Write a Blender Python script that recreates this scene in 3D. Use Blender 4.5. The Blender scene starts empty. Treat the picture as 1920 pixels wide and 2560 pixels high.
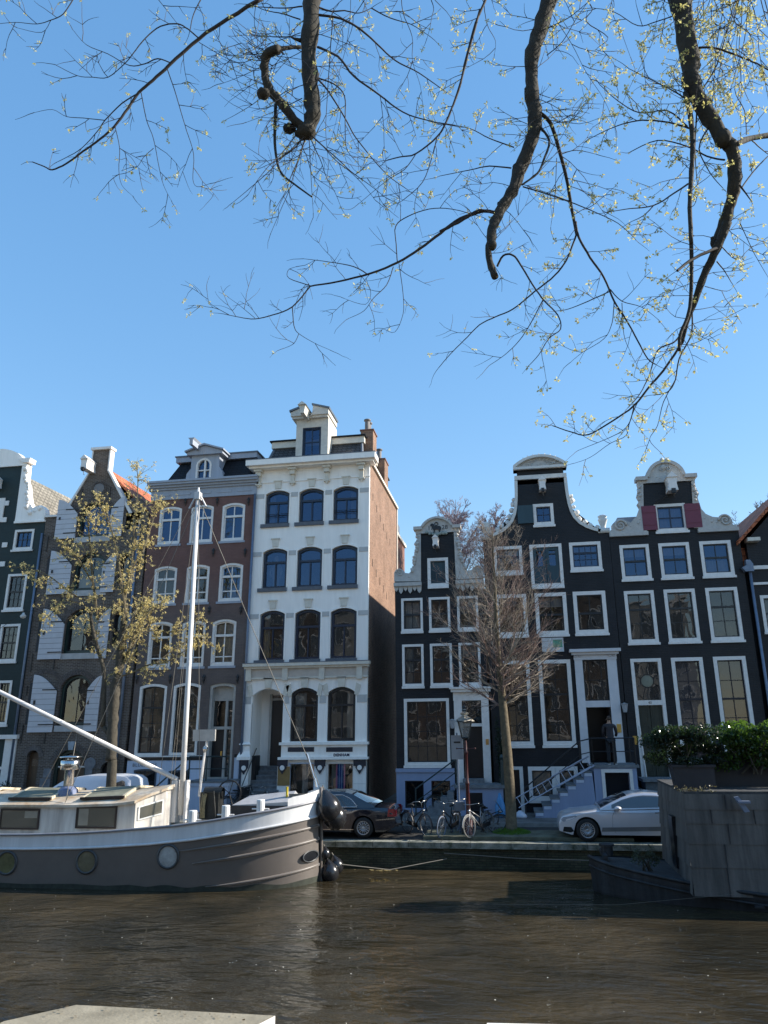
import bpy, math, random
from math import sin, cos, pi, radians
from mathutils import Vector, Matrix, noise
from mathutils.geometry import tessellate_polygon
scene = bpy.context.scene
C = scene.collection

# ------------------------------------------------ camera, sky, sun, exposure
EYE = 3.7                       # camera height above the far street
FPX, PITCH, YAW, ROLL = 1880.0, radians(15.46), radians(9.3), 0.014
cam_d = bpy.data.cameras.new('camera'); cam = bpy.data.objects.new('camera', cam_d); C.objects.link(cam)
cam.location = (0, 0, EYE)
cam.rotation_mode = 'XYZ'
cam.rotation_euler = (Matrix.Rotation(YAW, 4, 'Z') @ Matrix.Rotation(pi/2 + PITCH, 4, 'X') @ Matrix.Rotation(-ROLL, 4, 'Z')).to_euler()
cam_d.sensor_fit = 'VERTICAL'; cam_d.sensor_height = 32.0; cam_d.lens = 32.0*FPX/2560.0
cam_d.clip_start = 0.1; cam_d.clip_end = 2000
scene.camera = cam
scene.render.resolution_x = 768; scene.render.resolution_y = 1024

SUN_EL, SUN_AZ = radians(30), radians(12)      # azimuth from +X (along the canal) towards +Y (behind the far houses)
w = bpy.data.worlds.new("World"); scene.world = w; w.use_nodes = True
nt = w.node_tree; bg = nt.nodes['Background']
sky = nt.nodes.new('ShaderNodeTexSky'); sky.sky_type = 'NISHITA'; sky.sun_disc = False
sky.sun_elevation = SUN_EL; sky.sun_rotation = pi/2 - SUN_AZ
sky.air_density = 1.0; sky.dust_density = 0.15; sky.ozone_density = 2.5; sky.altitude = 0
gm = nt.nodes.new('ShaderNodeGamma'); gm.inputs[1].default_value = 0.45; nt.links.new(sky.outputs[0], gm.inputs[0])
hs = nt.nodes.new('ShaderNodeHueSaturation'); hs.inputs['Saturation'].default_value = 1.88; hs.inputs['Value'].default_value = 2.26; hs.inputs['Hue'].default_value = 0.504; nt.links.new(gm.outputs[0], hs.inputs['Color'])
nt.links.new(hs.outputs[0], bg.inputs[0]); bg.inputs[1].default_value = 0.13
sd = bpy.data.lights.new('sun', 'SUN'); sd.energy = 4.9; sd.angle = radians(0.5); sd.color = (1.0, 0.93, 0.82)
so = bpy.data.objects.new('sun', sd); C.objects.link(so)
sv = Vector((cos(SUN_EL)*cos(SUN_AZ), cos(SUN_EL)*sin(SUN_AZ), sin(SUN_EL)))
so.rotation_euler = sv.to_track_quat('Z', 'Y').to_euler(); so.location = (30, 20, 40)
scene.view_settings.view_transform = 'Standard'; scene.view_settings.look = 'None'
scene.view_settings.gamma = 1.0; scene.view_settings.exposure = 0.84
scene.view_settings.use_curve_mapping = False

# ------------------------------------------------ where things measured in the photograph stand in the place
def ray(px, py):
    dx = px-960; dy = 1280-py; c, s = cos(ROLL), sin(ROLL)
    x = dx*c+dy*s; y = -dx*s+dy*c
    fy = FPX*cos(PITCH)-y*sin(PITCH); fz = FPX*sin(PITCH)+y*cos(PITCH)
    return Vector((x*cos(YAW)-fy*sin(YAW), x*sin(YAW)+fy*cos(YAW), fz))
def at_y(px, py, Y):
    r = ray(px, py); return r*(Y/r.y)+Vector((0, 0, EYE))
def at_z(px, py, Z):
    r = ray(px, py); return r*((Z-EYE)/r.z)+Vector((0, 0, EYE))
CR = dict(A=(0,1080,4.1475),B=(0,1540,4.1475),C=(360,1060,4.609),D=(300,1520,4.1475),E=(600,1000,3.6065),F=(600,1480,4.1475),
          G=(960,1240,4.1475),H=(960,1640,4.1475),K=(1200,1100,4.608),L=(1520,1100,4.1475),M=(1240,1560,4.1475),N=(1540,1560,4.366),
          S=(0,1880,3.456),T=(440,1880,3.456),O=(1480,1900,3.77),Q=(1360,1780,5.53),R=(980,1900,4.608),U=(760,1900,5.53),Z=(0,0,.864),P=(0,0,1),
          V=(560,0,2.458),W=(1100,0,2.023),X=(1100,560,2.023),Y=(0,0,2.592),J=(480,600,2.592))
def pp(c, x, y):
    a = CR[c]; return a[0]+x/a[2], a[1]+y/a[2]
def ay(c, x, y, Y): return at_y(*pp(c, x, y), Y)
def az(c, x, y, Z): return at_z(*pp(c, x, y), Z)

# ------------------------------------------------ objects
ORG = {}
def props(o, label=None, cat=None, group=None, kind=None):
    if label: o['label'] = label
    if cat: o['category'] = cat
    if group: o['group'] = group
    if kind: o['kind'] = kind
    return o
def thing(name, label, cat, loc=(0,0,0), group=None, rot=0):
    o = bpy.data.objects.new(name, None); C.objects.link(o); o.location = loc; o.rotation_euler = (0,0,rot)
    o.empty_display_size = .3
    ORG[o.name] = Vector(loc) if rot == 0 else None
    return props(o, label, cat, group)
class MB:
    def __init__(s, T=None): s.v=[]; s.f=[]; s.T=T; s.m=[]; s.cm=0
    def p(s, a):
        s.v.append(Vector(s.T(*a)) if s.T else Vector(a)); return len(s.v)-1
    def face(s, ids): s.f.append(tuple(ids)); s.m.append(s.cm)
    def poly(s, pts): s.face([s.p(q) for q in pts])
    def box(s, x0, x1, y0, y1, z0, z1):
        i = [s.p(q) for q in ((x0,y0,z0),(x1,y0,z0),(x1,y1,z0),(x0,y1,z0),(x0,y0,z1),(x1,y0,z1),(x1,y1,z1),(x0,y1,z1))]
        for q in ((0,3,2,1),(4,5,6,7),(0,1,5,4),(1,2,6,5),(2,3,7,6),(3,0,4,7)): s.face([i[k] for k in q])
    def prism(s, pl, d0, d1, back=True):
        """pl: 2D points (u,v); extruded along the middle coordinate"""
        n = len(pl); tr = tessellate_polygon([[Vector((a, b, 0)) for a, b in pl]])
        A = [s.p((a, d1, b)) for a, b in pl]; B = [s.p((a, d0, b)) for a, b in pl]
        for t in tr:
            s.face([A[k] for k in t])
            if back: s.face([B[k] for k in reversed(t)])
        for k in range(n): s.face((A[k], A[(k+1)%n], B[(k+1)%n], B[k]))
    def ring(s, O, I, d0, d1):
        n = len(O)
        a=[s.p((u,d1,v)) for u,v in O]; b=[s.p((u,d1,v)) for u,v in I]; c=[s.p((u,d0,v)) for u,v in O]; d=[s.p((u,d0,v)) for u,v in I]
        for k in range(n):
            j=(k+1)%n
            s.face((a[k],a[j],b[j],b[k])); s.face((a[k],c[k],c[j],a[j])); s.face((b[k],b[j],d[j],d[k])); s.face((c[k],d[k],d[j],c[j]))
    def tube(s, pts, r, n=6, cap=True):
        pts=[Vector(s.T(*q)) if s.T else Vector(q) for q in pts]; m=len(pts)
        rs = list(r) if hasattr(r,'__len__') else [r]*m
        prev=None; up=None
        for i,q in enumerate(pts):
            t=(pts[min(i+1,m-1)]-pts[max(i-1,0)])
            if t.length<1e-9: t=Vector((0,0,1))
            t.normalize()
            if up is None: up = t.orthogonal().normalized()
            else:
                up = up - t*up.dot(t)
                up = up.normalized() if up.length>1e-6 else t.orthogonal().normalized()
            w2=t.cross(up); ids=[]
            for k in range(n):
                a=2*pi*k/n; s.v.append(q+(up*cos(a)+w2*sin(a))*rs[i]); ids.append(len(s.v)-1)
            if prev:
                for k in range(n): s.face((prev[k],prev[(k+1)%n],ids[(k+1)%n],ids[k]))
            elif cap and n>3: s.face(list(reversed(ids)))
            prev=ids
        if cap and n>3: s.face(prev)
    def lathe(s, prof, c, n=16, axis='z', squash=1.0):
        """prof: (radius, height) pairs round a point"""
        prev=None; c=Vector(c)
        for r,h in prof:
            ids=[]
            for k in range(n):
                a=2*pi*k/n; x,y=r*cos(a),r*sin(a)*squash
                if axis=='z': q=c+Vector((x,y,h))
                elif axis=='y': q=c+Vector((x,h,y))
                else: q=c+Vector((h,x,y))
                ids.append(s.p(tuple(q)))
            if prev:
                for k in range(n): s.face((prev[k],prev[(k+1)%n],ids[(k+1)%n],ids[k]))
            prev=ids
    def blob(s, c, r, n=6, seed=0, amp=.25, sq=(1,1,1)):
        rnd=random.Random(seed); rows=n; cols=n+3; prev=None
        for i in range(rows+1):
            th=pi*i/rows; ids=[]
            for j in range(cols):
                ph=2*pi*j/cols; k=r*(1+rnd.uniform(-amp,amp))
                ids.append(s.p((c[0]+k*sin(th)*cos(ph)*sq[0], c[1]+k*sin(th)*sin(ph)*sq[1], c[2]+k*cos(th)*sq[2])))
            if prev:
                for j in range(cols): s.face((prev[j],prev[(j+1)%cols],ids[(j+1)%cols],ids[j]))
            prev=ids
    def build(s, name, mats, parent=None, smooth=False, local=False):
        org = Vector((0,0,0))
        if parent is not None:
            o0 = ORG.get(parent.name)
            if o0 is not None and not local: org = o0
        me=bpy.data.meshes.new(name); me.from_pydata([tuple(q-org) for q in s.v], [], s.f)
        if not isinstance(mats,(list,tuple)): mats=[mats]
        for m in mats: me.materials.append(m)
        if len(mats)>1: me.polygons.foreach_set('material_index', s.m)
        if smooth: me.polygons.foreach_set('use_smooth', [True]*len(me.polygons))
        me.update()
        o=bpy.data.objects.new(name, me); C.objects.link(o)
        if parent is not None: o.parent=parent
        ORG[o.name]=ORG.get(parent.name) if parent is not None else Vector((0,0,0))
        if parent is not None and local: ORG[o.name]=None
        return o
def solo(mb, name, mats, label, cat, group=None, kind=None, smooth=False):
    """a thing that is one mesh: its origin goes to its own base"""
    lo=Vector((sum(v.x for v in mb.v)/len(mb.v), sum(v.y for v in mb.v)/len(mb.v), min(v.z for v in mb.v)))
    mb.v=[v-lo for v in mb.v]
    o=mb.build(name, mats, None, smooth); o.location=lo; ORG[o.name]=lo
    return props(o,label,cat,group,kind)
def copy_tree(o, parent=None):
    c=o.copy(); C.objects.link(c)
    if parent is not None: c.parent=parent
    for ch in list(o.children): copy_tree(ch, c)
    return c
def copy_thing(o, loc, rot=None, label=None, scale=None):
    c=copy_tree(o); c.location=loc
    if rot is not None: c.rotation_euler=rot if hasattr(rot,'__len__') else (0,0,rot)
    if label: c['label']=label
    if scale: c.scale=(scale,)*3
    return c

# ------------------------------------------------ materials
MATS={}
def mat(name, col, rough=.6, var=.15, scale=3.0, metal=0.0, spec=.5, bump=0.0, bscale=40., coat=0.0, streak=False, dirt=None):
    if name in MATS: return MATS[name]
    m=bpy.data.materials.new(name); m.use_nodes=True; n=m.node_tree; b=n.nodes['Principled BSDF']
    b.inputs['Roughness'].default_value=rough; b.inputs['Metallic'].default_value=metal
    b.inputs['Specular IOR Level'].default_value=spec; b.inputs['Coat Weight'].default_value=coat
    tc=n.nodes.new('ShaderNodeTexCoord'); mp=n.nodes.new('ShaderNodeMapping'); n.links.new(tc.outputs['Object'], mp.inputs[0])
    if streak: mp.inputs['Scale'].default_value=(1.6,1.6,.16)
    nz=n.nodes.new('ShaderNodeTexNoise'); nz.inputs['Scale'].default_value=scale; nz.inputs['Detail'].default_value=6; nz.inputs['Roughness'].default_value=.65
    n.links.new(mp.outputs[0], nz.inputs[0])
    cr=n.nodes.new('ShaderNodeValToRGB'); c=list(col)+[1]
    lo=[max(0,x*(1-var)) for x in col]+[1]; hi=[min(1,x*(1+var)) for x in col]+[1]
    if dirt: lo=list(dirt)+[1]
    cr.color_ramp.elements[0].color=lo; cr.color_ramp.elements[0].position=.32; cr.color_ramp.elements[1].color=hi; cr.color_ramp.elements[1].position=.68
    n.links.new(nz.outputs['Fac'], cr.inputs[0]); n.links.new(cr.outputs[0], b.inputs['Base Color'])
    if bump>0:
        nb=n.nodes.new('ShaderNodeTexNoise'); nb.inputs['Scale'].default_value=bscale; nb.inputs['Detail'].default_value=4
        n.links.new(tc.outputs['Object'], nb.inputs[0])
        bp=n.nodes.new('ShaderNodeBump'); bp.inputs['Strength'].default_value=bump; bp.inputs['Distance'].default_value=.02
        n.links.new(nb.outputs['Fac'], bp.inputs['Height']); n.links.new(bp.outputs[0], b.inputs['Normal'])
    MATS[name]=m; return m
def brick(name, c1, c2, mortar, w=.22, h=.068, ms=.010, rough=.85, bump=.5, top=None, tz=(0,1), var=.35, spec=.3):
    """running-bond bricks; top: tint multiplied in gradually above a height"""
    if name in MATS: return MATS[name]
    m=bpy.data.materials.new(name); m.use_nodes=True; n=m.node_tree; b=n.nodes['Principled BSDF']; b.inputs['Roughness'].default_value=rough
    b.inputs['Specular IOR Level'].default_value=spec
    L=n.links.new; tc=n.nodes.new('ShaderNodeTexCoord'); sp=n.nodes.new('ShaderNodeSeparateXYZ'); L(tc.outputs['Object'], sp.inputs[0])
    ad=n.nodes.new('ShaderNodeMath'); L(sp.outputs[0], ad.inputs[0]); L(sp.outputs[1], ad.inputs[1])
    cb=n.nodes.new('ShaderNodeCombineXYZ'); L(ad.outputs[0], cb.inputs[0]); L(sp.outputs[2], cb.inputs[1])
    bt=n.nodes.new('ShaderNodeTexBrick'); L(cb.outputs[0], bt.inputs[0])
    bt.inputs['Scale'].default_value=1; bt.inputs['Brick Width'].default_value=w; bt.inputs['Row Height'].default_value=h; bt.inputs['Mortar Size'].default_value=ms
    bt.inputs['Mortar Smooth'].default_value=.2; bt.inputs['Bias'].default_value=-.1
    bt.inputs['Color1'].default_value=list(c1)+[1]; bt.inputs['Color2'].default_value=list(c2)+[1]; bt.inputs['Mortar'].default_value=list(mortar)+[1]
    nz=n.nodes.new('ShaderNodeTexNoise'); nz.inputs['Scale'].default_value=.9; nz.inputs['Detail'].default_value=8; nz.inputs['Roughness'].default_value=.7; L(tc.outputs['Object'], nz.inputs[0])
    mr=n.nodes.new('ShaderNodeMapRange'); mr.inputs[1].default_value=.3; mr.inputs[2].default_value=.7; mr.inputs[3].default_value=1-var; mr.inputs[4].default_value=1+var; L(nz.outputs['Fac'], mr.inputs[0])
    mx=n.nodes.new('ShaderNodeVectorMath'); mx.operation='SCALE'; L(bt.outputs['Color'], mx.inputs[0]); L(mr.outputs[0], mx.inputs['Scale'])
    out=mx.outputs[0]
    if top:
        g=n.nodes.new('ShaderNodeMapRange'); g.inputs[1].default_value=tz[0]; g.inputs[2].default_value=tz[1]; L(sp.outputs[2], g.inputs[0])
        mm=n.nodes.new('ShaderNodeMix'); mm.data_type='RGBA'; mm.blend_type='MULTIPLY'; L(g.outputs[0], mm.inputs[0]); L(out, mm.inputs[6]); mm.inputs[7].default_value=list(top)+[1]
        out=mm.outputs[2]
    L(out, b.inputs['Base Color'])
    bp=n.nodes.new('ShaderNodeBump'); bp.inputs['Strength'].default_value=bump; bp.inputs['Distance'].default_value=.01; L(bt.outputs['Fac'], bp.inputs['Height']); bp.invert=True
    L(bp.outputs[0], b.inputs['Normal'])
    MATS[name]=m; return m
def tiles(name, c1, c2, w=.3, h=.25, rough=.7):
    if name in MATS: return MATS[name]
    m=brick(name, c1, c2, [x*.35 for x in c1], w, h, .02, rough, .9); return m
def glass(name, tint=(.015,.017,.02), refl=.09, wav=.35, scale=1.6, alpha=.75, gc=(1,1,1)):
    """window glass: mostly seen through, mirroring what stands opposite through slightly wavy panes"""
    if name in MATS: return MATS[name]
    m=bpy.data.materials.new(name); m.use_nodes=True; n=m.node_tree; n.nodes.clear(); L=n.links.new
    o=n.nodes.new('ShaderNodeOutputMaterial'); tr=n.nodes.new('ShaderNodeBsdfTransparent'); df=n.nodes.new('ShaderNodeBsdfDiffuse'); df.inputs[0].default_value=list(tint)+[1]
    gl=n.nodes.new('ShaderNodeBsdfGlossy'); gl.inputs['Roughness'].default_value=.015; gl.inputs[0].default_value=list(gc)+[1]
    tc=n.nodes.new('ShaderNodeTexCoord'); nz=n.nodes.new('ShaderNodeTexNoise'); nz.inputs['Scale'].default_value=scale; nz.inputs['Detail'].default_value=2; nz.inputs['Roughness'].default_value=.45; nz.inputs['Distortion'].default_value=.6
    L(tc.outputs['Object'], nz.inputs[0]); bp=n.nodes.new('ShaderNodeBump'); bp.inputs['Strength'].default_value=wav; bp.inputs['Distance'].default_value=.03
    L(nz.outputs['Fac'], bp.inputs['Height']); L(bp.outputs[0], gl.inputs['Normal'])
    m1=n.nodes.new('ShaderNodeMixShader'); m1.inputs[0].default_value=alpha; L(df.outputs[0], m1.inputs[1]); L(tr.outputs[0], m1.inputs[2])
    lw=n.nodes.new('ShaderNodeFresnel'); lw.inputs[0].default_value=1.5; ma=n.nodes.new('ShaderNodeMath'); ma.operation='MAXIMUM'; L(lw.outputs[0], ma.inputs[0]); ma.inputs[1].default_value=refl
    m2=n.nodes.new('ShaderNodeMixShader'); L(ma.outputs[0], m2.inputs[0]); L(m1.outputs[0], m2.inputs[1]); L(gl.outputs[0], m2.inputs[2]); L(m2.outputs[0], o.inputs[0])
    MATS[name]=m; return m
def leafmat(name, c, t, rough=.45):
    if name in MATS: return MATS[name]
    m=bpy.data.materials.new(name); m.use_nodes=True; n=m.node_tree; n.nodes.clear(); L=n.links.new
    o=n.nodes.new('ShaderNodeOutputMaterial'); p=n.nodes.new('ShaderNodeBsdfPrincipled'); p.inputs['Roughness'].default_value=rough
    tc=n.nodes.new('ShaderNodeTexCoord'); nz=n.nodes.new('ShaderNodeTexNoise'); nz.inputs['Scale'].default_value=7; L(tc.outputs['Object'], nz.inputs[0])
    cr=n.nodes.new('ShaderNodeValToRGB'); cr.color_ramp.elements[0].position=.3; cr.color_ramp.elements[1].position=.7
    cr.color_ramp.elements[0].color=[x*.6 for x in c]+[1]; cr.color_ramp.elements[1].color=[min(1,x*1.4) for x in c]+[1]; L(nz.outputs['Fac'], cr.inputs[0]); L(cr.outputs[0], p.inputs['Base Color'])
    tl=n.nodes.new('ShaderNodeBsdfTranslucent'); tl.inputs[0].default_value=list(t)+[1]
    mx=n.nodes.new('ShaderNodeMixShader'); mx.inputs[0].default_value=.5; L(p.outputs[0], mx.inputs[1]); L(tl.outputs[0], mx.inputs[2]); L(mx.outputs[0], o.inputs[0])
    MATS[name]=m; return m
WHITE=mat('white_paint',(.92,.87,.81),.45,.07,2.5,streak=True,bump=.15,bscale=25)
FRAME=mat('white_frame_paint',(.76,.72,.68),.4,.08,6,bump=.1)
CREAM=mat('cream_stone_paint',(.66,.61,.52),.6,.1,5,bump=.2,bscale=30)
GREYB=mat('grey_band_paint',(.50,.49,.47),.6,.08,4)
BWHITE=mat('bluish_white_paint',(.52,.57,.68),.5,.08,3,streak=True)
SLATEGREY=mat('slate_grey_paint',(.10,.11,.13),.5,.15,6)
GREYP=mat('light_grey_paint',(.33,.36,.42),.5,.08,4,streak=True)
SASH=mat('black_sash_paint',(.012,.014,.018),.35,.2,8)
BLUES=mat('dark_blue_sash_paint',(.012,.018,.04),.3,.2,8)
TEAL=mat('dark_teal_paint',(.02,.05,.065),.4,.2,4,streak=True)
MAROON=mat('maroon_shutter_paint',(.16,.03,.055),.5,.12,5)
BLACKP=mat('glossy_black_door_paint',(.008,.010,.014),.3,.2,3)
GREEND=mat('dark_olive_door_paint',(.03,.035,.025),.4,.2,4)
BLACKB=brick('black_painted_brick',(.013,.014,.018),(.018,.018,.021),(.010,.010,.012),rough=.5,bump=.7,var=.4,spec=.35)
GREENB=brick('dark_green_painted_brick',(.008,.024,.026),(.011,.029,.030),(.007,.02,.022),rough=.5,bump=.3,var=.25,spec=.35)
BROWNB=brick('weathered_brown_brick',(.085,.062,.05),(.135,.105,.085),(.21,.19,.17),rough=.9,bump=.6)
PLUMB=brick('plum_brown_brick',(.135,.108,.10),(.155,.122,.11),(.12,.10,.095),rough=.85,bump=.4,top=(1.25,.86,.80),tz=(7.8,10.5),var=.18)  # plum brick turns redder towards the top
REDB=brick('orange_red_brick',(.20,.105,.065),(.30,.17,.11),(.27,.22,.18),rough=.9,bump=.7,var=.25)
DARKRED=brick('dark_red_brick',(.16,.06,.045),(.22,.09,.06),(.2,.16,.14),rough=.9,bump=.6)
ARCHB=mat('radial_brick_edging',(.13,.11,.10),.9,.4,14,bump=.4)
ORANGE=tiles('orange_pantiles',(.42,.12,.05),(.55,.18,.08))
GREYT=tiles('weathered_grey_pantiles',(.20,.18,.14),(.28,.25,.20))
SLATE=tiles('slate_roof',(.06,.065,.07),(.09,.09,.095),.22,.16)
SLATED=tiles('dark_slate_roof',(.008,.010,.015),(.012,.014,.02),.22,.16)
LEAD=mat('lead_sheet',(.12,.14,.17),.5,.2,5)
STONE=mat('grey_blue_stone',(.16,.17,.18),.7,.3,6,bump=.3)
IRON=mat('black_iron',(.012,.012,.014),.45,.3,10)
ZINC=mat('zinc_pipe',(.16,.20,.27),.45,.15,5,metal=.4)
STEEL=mat('stainless_steel',(.62,.60,.58),.22,.12,6,metal=1.0,streak=True)
CURT=mat('white_curtain_fabric',(.62,.61,.57),.9,.1,6)
BLIND=mat('roller_blind_fabric',(.60,.62,.66),.9,.05,6)
BRASS=mat('polished_brass',(.75,.5,.15),.3,.15,8,metal=.9)
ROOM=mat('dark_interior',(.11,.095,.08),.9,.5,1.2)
G1=glass('window_glass',(.012,.013,.014),.075,.16,.9,.6); G2=glass('old_wavy_glass',(.018,.018,.018),.085,.30,.9,.55); G3=glass('sky_tinted_glass',(.006,.010,.022),.12,.08,.8,.4,(.40,.62,1.0)); G4=glass('car_glass',(.01,.012,.014),.10,.05,1.,.35)  # G3 has a blue tint put in for the reflected sky
WOODD=mat('varnished_brown_door',(.09,.05,.025),.5,.3,6,streak=True)
# ------------------------------------------------ house builder
def outline(u0,u1,v0,v1,rise=0,n=9,i=0.0):
    w0=u1-u0; u0+=i; u1-=i; v0+=i; v1-=i; w=u1-u0
    if rise<=0: return [(u0,v0),(u1,v0),(u1,v1),(u0,v1)]
    r=rise*w/w0; R=(w*w/4+r*r)/(2*r); uc=(u0+u1)/2; vc=v1-R; a0=math.asin(min(1,w/2/R))
    if r>=w/2: a0=pi/2
    pts=[(u0,v0),(u1,v0)]
    for k in range(n+1):
        a=a0-2*a0*k/n; pts.append((uc+R*sin(a), vc+R*cos(a)))
    return pts
class House:
    def __init__(s, name, label, lean, Y0=32.0, base_u=0.0, cat='house', group='canal houses in a row'):
        s.lean=lean; s.Y0=Y0; s.T=lambda u,d,v: (u+lean*v, Y0-d, v)
        s.root=thing(name, label, cat, (base_u, Y0, 0), group); s.holes=[]
    def uv(s, c, x, y):
        q=ay(c,x,y,s.Y0); return q.x-s.lean*q.z, q.z
    def mb(s): return MB(s.T)
    def rect(s,c,xl,xr,yt,yb):
        xm,ym=(xl+xr)/2,(yt+yb)/2
        return s.uv(c,xl,ym)[0], s.uv(c,xr,ym)[0], s.uv(c,xm,yb)[1], s.uv(c,xm,yt)[1]
    def pts(s,c,*q): return [s.uv(c,x,y) for x,y in q]
    def curtain(s, par, u0,u1,v0,v1, sides, m=CURT, d=-.30, name='curtain'):
        w=u1-u0
        for sd in sides:
            a,b,t,bt={'l':(u0,u0+.30*w,v1,v0),'r':(u1-.30*w,u1,v1,v0),'f':(u0,u1,v1,v0),'t':(u0,u1,v1,v1-.28*(v1-v0)),'b':(u0,u1,v0+.45*(v1-v0),v0),'L':(u0,u0+.52*w,v1,v0)}[sd]
            mb=s.mb(); n=18; prev=None; fl=.035 if sd in 'lrL' else .006
            for k in range(n+1):
                u=a+(b-a)*k/n; dd=d+fl*sin(k*2.1+u*7)
                i=mb.p((u,dd,bt)); j=mb.p((u,dd,t))
                if prev: mb.face((prev[0],i,j,prev[1]))
                prev=(i,j)
            mb.build(name if sd!='t' else 'roller_blind', BLIND if sd=='t' else m, par)
    def win(s, r, name='window', frame=FRAME, fw=.12, sash=SASH, sw=.055, rise=0.0, bv=(.5,), bh=(.5,), th=(), depth=.16, proud=.025, sill=None, cur='', g=None, bar=.028, top=True, hole=True, par=None, label=None):
        g=g or G1; u0,u1,v0,v1=r; par=par or s.root
        sh=.10 if sill else 0
        if hole: s.holes.append(outline(u0+.012,u1-.012,v0+.012,v1-.012,rise))
        mb=s.mb(); mb.ring(outline(u0,u1,v0+sh*.8,v1,rise), outline(u0,u1,v0+sh*.8,v1,rise,i=fw), -depth-.08, proud)
        f=mb.build(name, frame, par)
        if label: f['label']=label
        if sill:
            sm,ext=sill; q=s.mb(); q.box(u0-ext,u1+ext,-depth,proud+.06,v0-.02,v0+sh*.8-.004); q.build('sill', sm, f)
        i1=fw; a0,a1,b0,b1=u0+i1-.003,u1-i1+.003,v0+sh*.8+i1-.003,v1-i1+.003
        q=s.mb(); rr=rise*(u1-u0-2*i1)/(u1-u0)
        q.ring(outline(a0,a1,b0,b1,rr), outline(a0,a1,b0,b1,rr,i=sw), -depth-.03, -depth+.04)
        c0,c1,e0,e1=a0+sw*.9,a1-sw*.9,b0+sw*.9,b1-sw*.9
        for x in bv:
            u=c0+(c1-c0)*x; q.box(u-bar/2,u+bar/2,-depth-.012,-depth+.026,e0,e1-(rr*.15 if rr else 0))
        for y in bh:
            v=e0+(e1-e0)*y; q.box(c0,c1,-depth-.012,-depth+.022,v-bar/2,v+bar/2)
        for y in th:
            v=e0+(e1-e0)*y; q.box(c0,c1,-depth-.02,-depth+.05,v-.04,v+.04)
        q.build('sash', sash, f)
        q=s.mb(); o=outline(a0,a1,b0,b1,rr,i=sw*.7); ids=[q.p((u,-depth,v)) for u,v in o]; q.face(ids); q.build('pane', g, f)
        if cur: s.curtain(f, c0,c1,e0,e1-rr*.5, cur, d=-depth-.12)
        return f
    def box(s,name,m,u0,u1,v0,v1,d0,d1,par=None):
        q=s.mb(); q.box(u0,u1,d0,d1,v0,v1); return q.build(name,m,par or s.root)
    def cbox(s,name,m,c,xl,xr,yt,yb,d0,d1,par=None):
        u0,u1,v0,v1=s.rect(c,xl,xr,yt,yb); return s.box(name,m,u0,u1,v0,v1,d0,d1,par)
    def wall(s, outer, m, name='front_wall', reveal=.3, rm=None):
        mb=s.mb(); loops=[outer]+s.holes
        tr=tessellate_polygon([[Vector((a,b,0)) for a,b in l] for l in loops])
        flat=[q for l in loops for q in l]; ids=[mb.p((a,0,b)) for a,b in flat]
        for t in tr: mb.face([ids[k] for k in t])
        for li,l in enumerate(loops):
            n=len(l)
            for k in range(n):
                a,b=l[k],l[(k+1)%n]; mb.poly([(a[0],0,a[1]),(b[0],0,b[1]),(b[0],-reveal,b[1]),(a[0],-reveal,a[1])])
        return mb.build(name, m, s.root)
    def body(s, u0,u1,top,depth,sm,roof=None,ridge=None,rm=None,over=.0,flat=False,name='side_wall',bottom=0.0,start=-.3):
        """side and back walls, then a saddle roof with its ridge running back from the front"""
        for nm,u in (('side_wall',u0),('side_wall',u1)):
            q=s.mb(); q.box(u-.0 if u==u0 else u-.25, u+.25 if u==u0 else u, -depth, start, bottom, top); q.build(nm, sm, s.root)
        um=(u0+u1)/2
        q=s.mb()
        if ridge: q.prism([(u0+.26,bottom),(u1-.26,bottom),(u1-.26,top),(um,ridge-.1),(u0+.26,top)],-depth,-depth+.25)
        else: q.box(u0+.26,u1-.26,-depth,-depth+.25,bottom,top)
        q.build('rear_wall', sm, s.root)
        q=s.mb(); q.box(u0+.27,u1-.27,-1.95,-1.9,bottom,top-.05); q.build('interior_wall', ROOM, s.root)
        if ridge:
            q=s.mb()
            q.prism([(u0-over,top),(um,ridge),(u1+over,top),(u1+over,top-.12),(um,ridge-.14),(u0-over,top-.12)],-depth-.2,start)
            r=q.build('roof', rm, s.root)
        else:
            q=s.mb(); q.box(u0+.01,u1-.01,-depth,start,top-.2,top-.02); r=q.build('roof', rm or LEAD, s.root)
        return r
    def band(s,name,m,outer,inner,d0=-.25,d1=.08,par=None):
        """a coping between two curves with the same number of points"""
        q=s.mb(); n=len(outer)
        for k in range(n-1):
            q.prism([outer[k],outer[k+1],inner[k+1],inner[k]],d0,d1)
        return q.build(name,m,par or s.root)
    def volute(s,q,u,v,r,sgn=1,d=.1,turns=1.6,th=.05):
        pts=[]; n=int(18*turns)
        for k in range(n+1):
            a=2*pi*turns*k/n; rr=r*(1-k/n*.88); pts.append((u+sgn*rr*cos(a), d+.0, v+rr*sin(a)))
        q.tube(pts,[th*(1-.5*k/n) for k in range(n+1)],6)
        q.blob((u,d,v),r*.16,4,1,.05)
    def carve(s,q,pts,r=.09,d=.08,seed=1,step=.13,amp=.35,off=.0):
        """carved foliage along a line of points"""
        rnd=random.Random(seed)
        for k in range(len(pts)-1):
            a,b=Vector(pts[k]),Vector(pts[k+1]); L=(b-a).length; n=max(1,int(L/step))
            nn=Vector((-(b-a).y,(b-a).x)).normalized() if L>0 else Vector((0,1))
            for j in range(n):
                p=a+(b-a)*((j+.5)/n)+nn*(off+rnd.uniform(-.35,.35)*r); q.blob((p.x,d+rnd.uniform(-.03,.02),p.y),r*rnd.uniform(.6,1.15),4,rnd.random(),amp,(1,.7,1))
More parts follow.
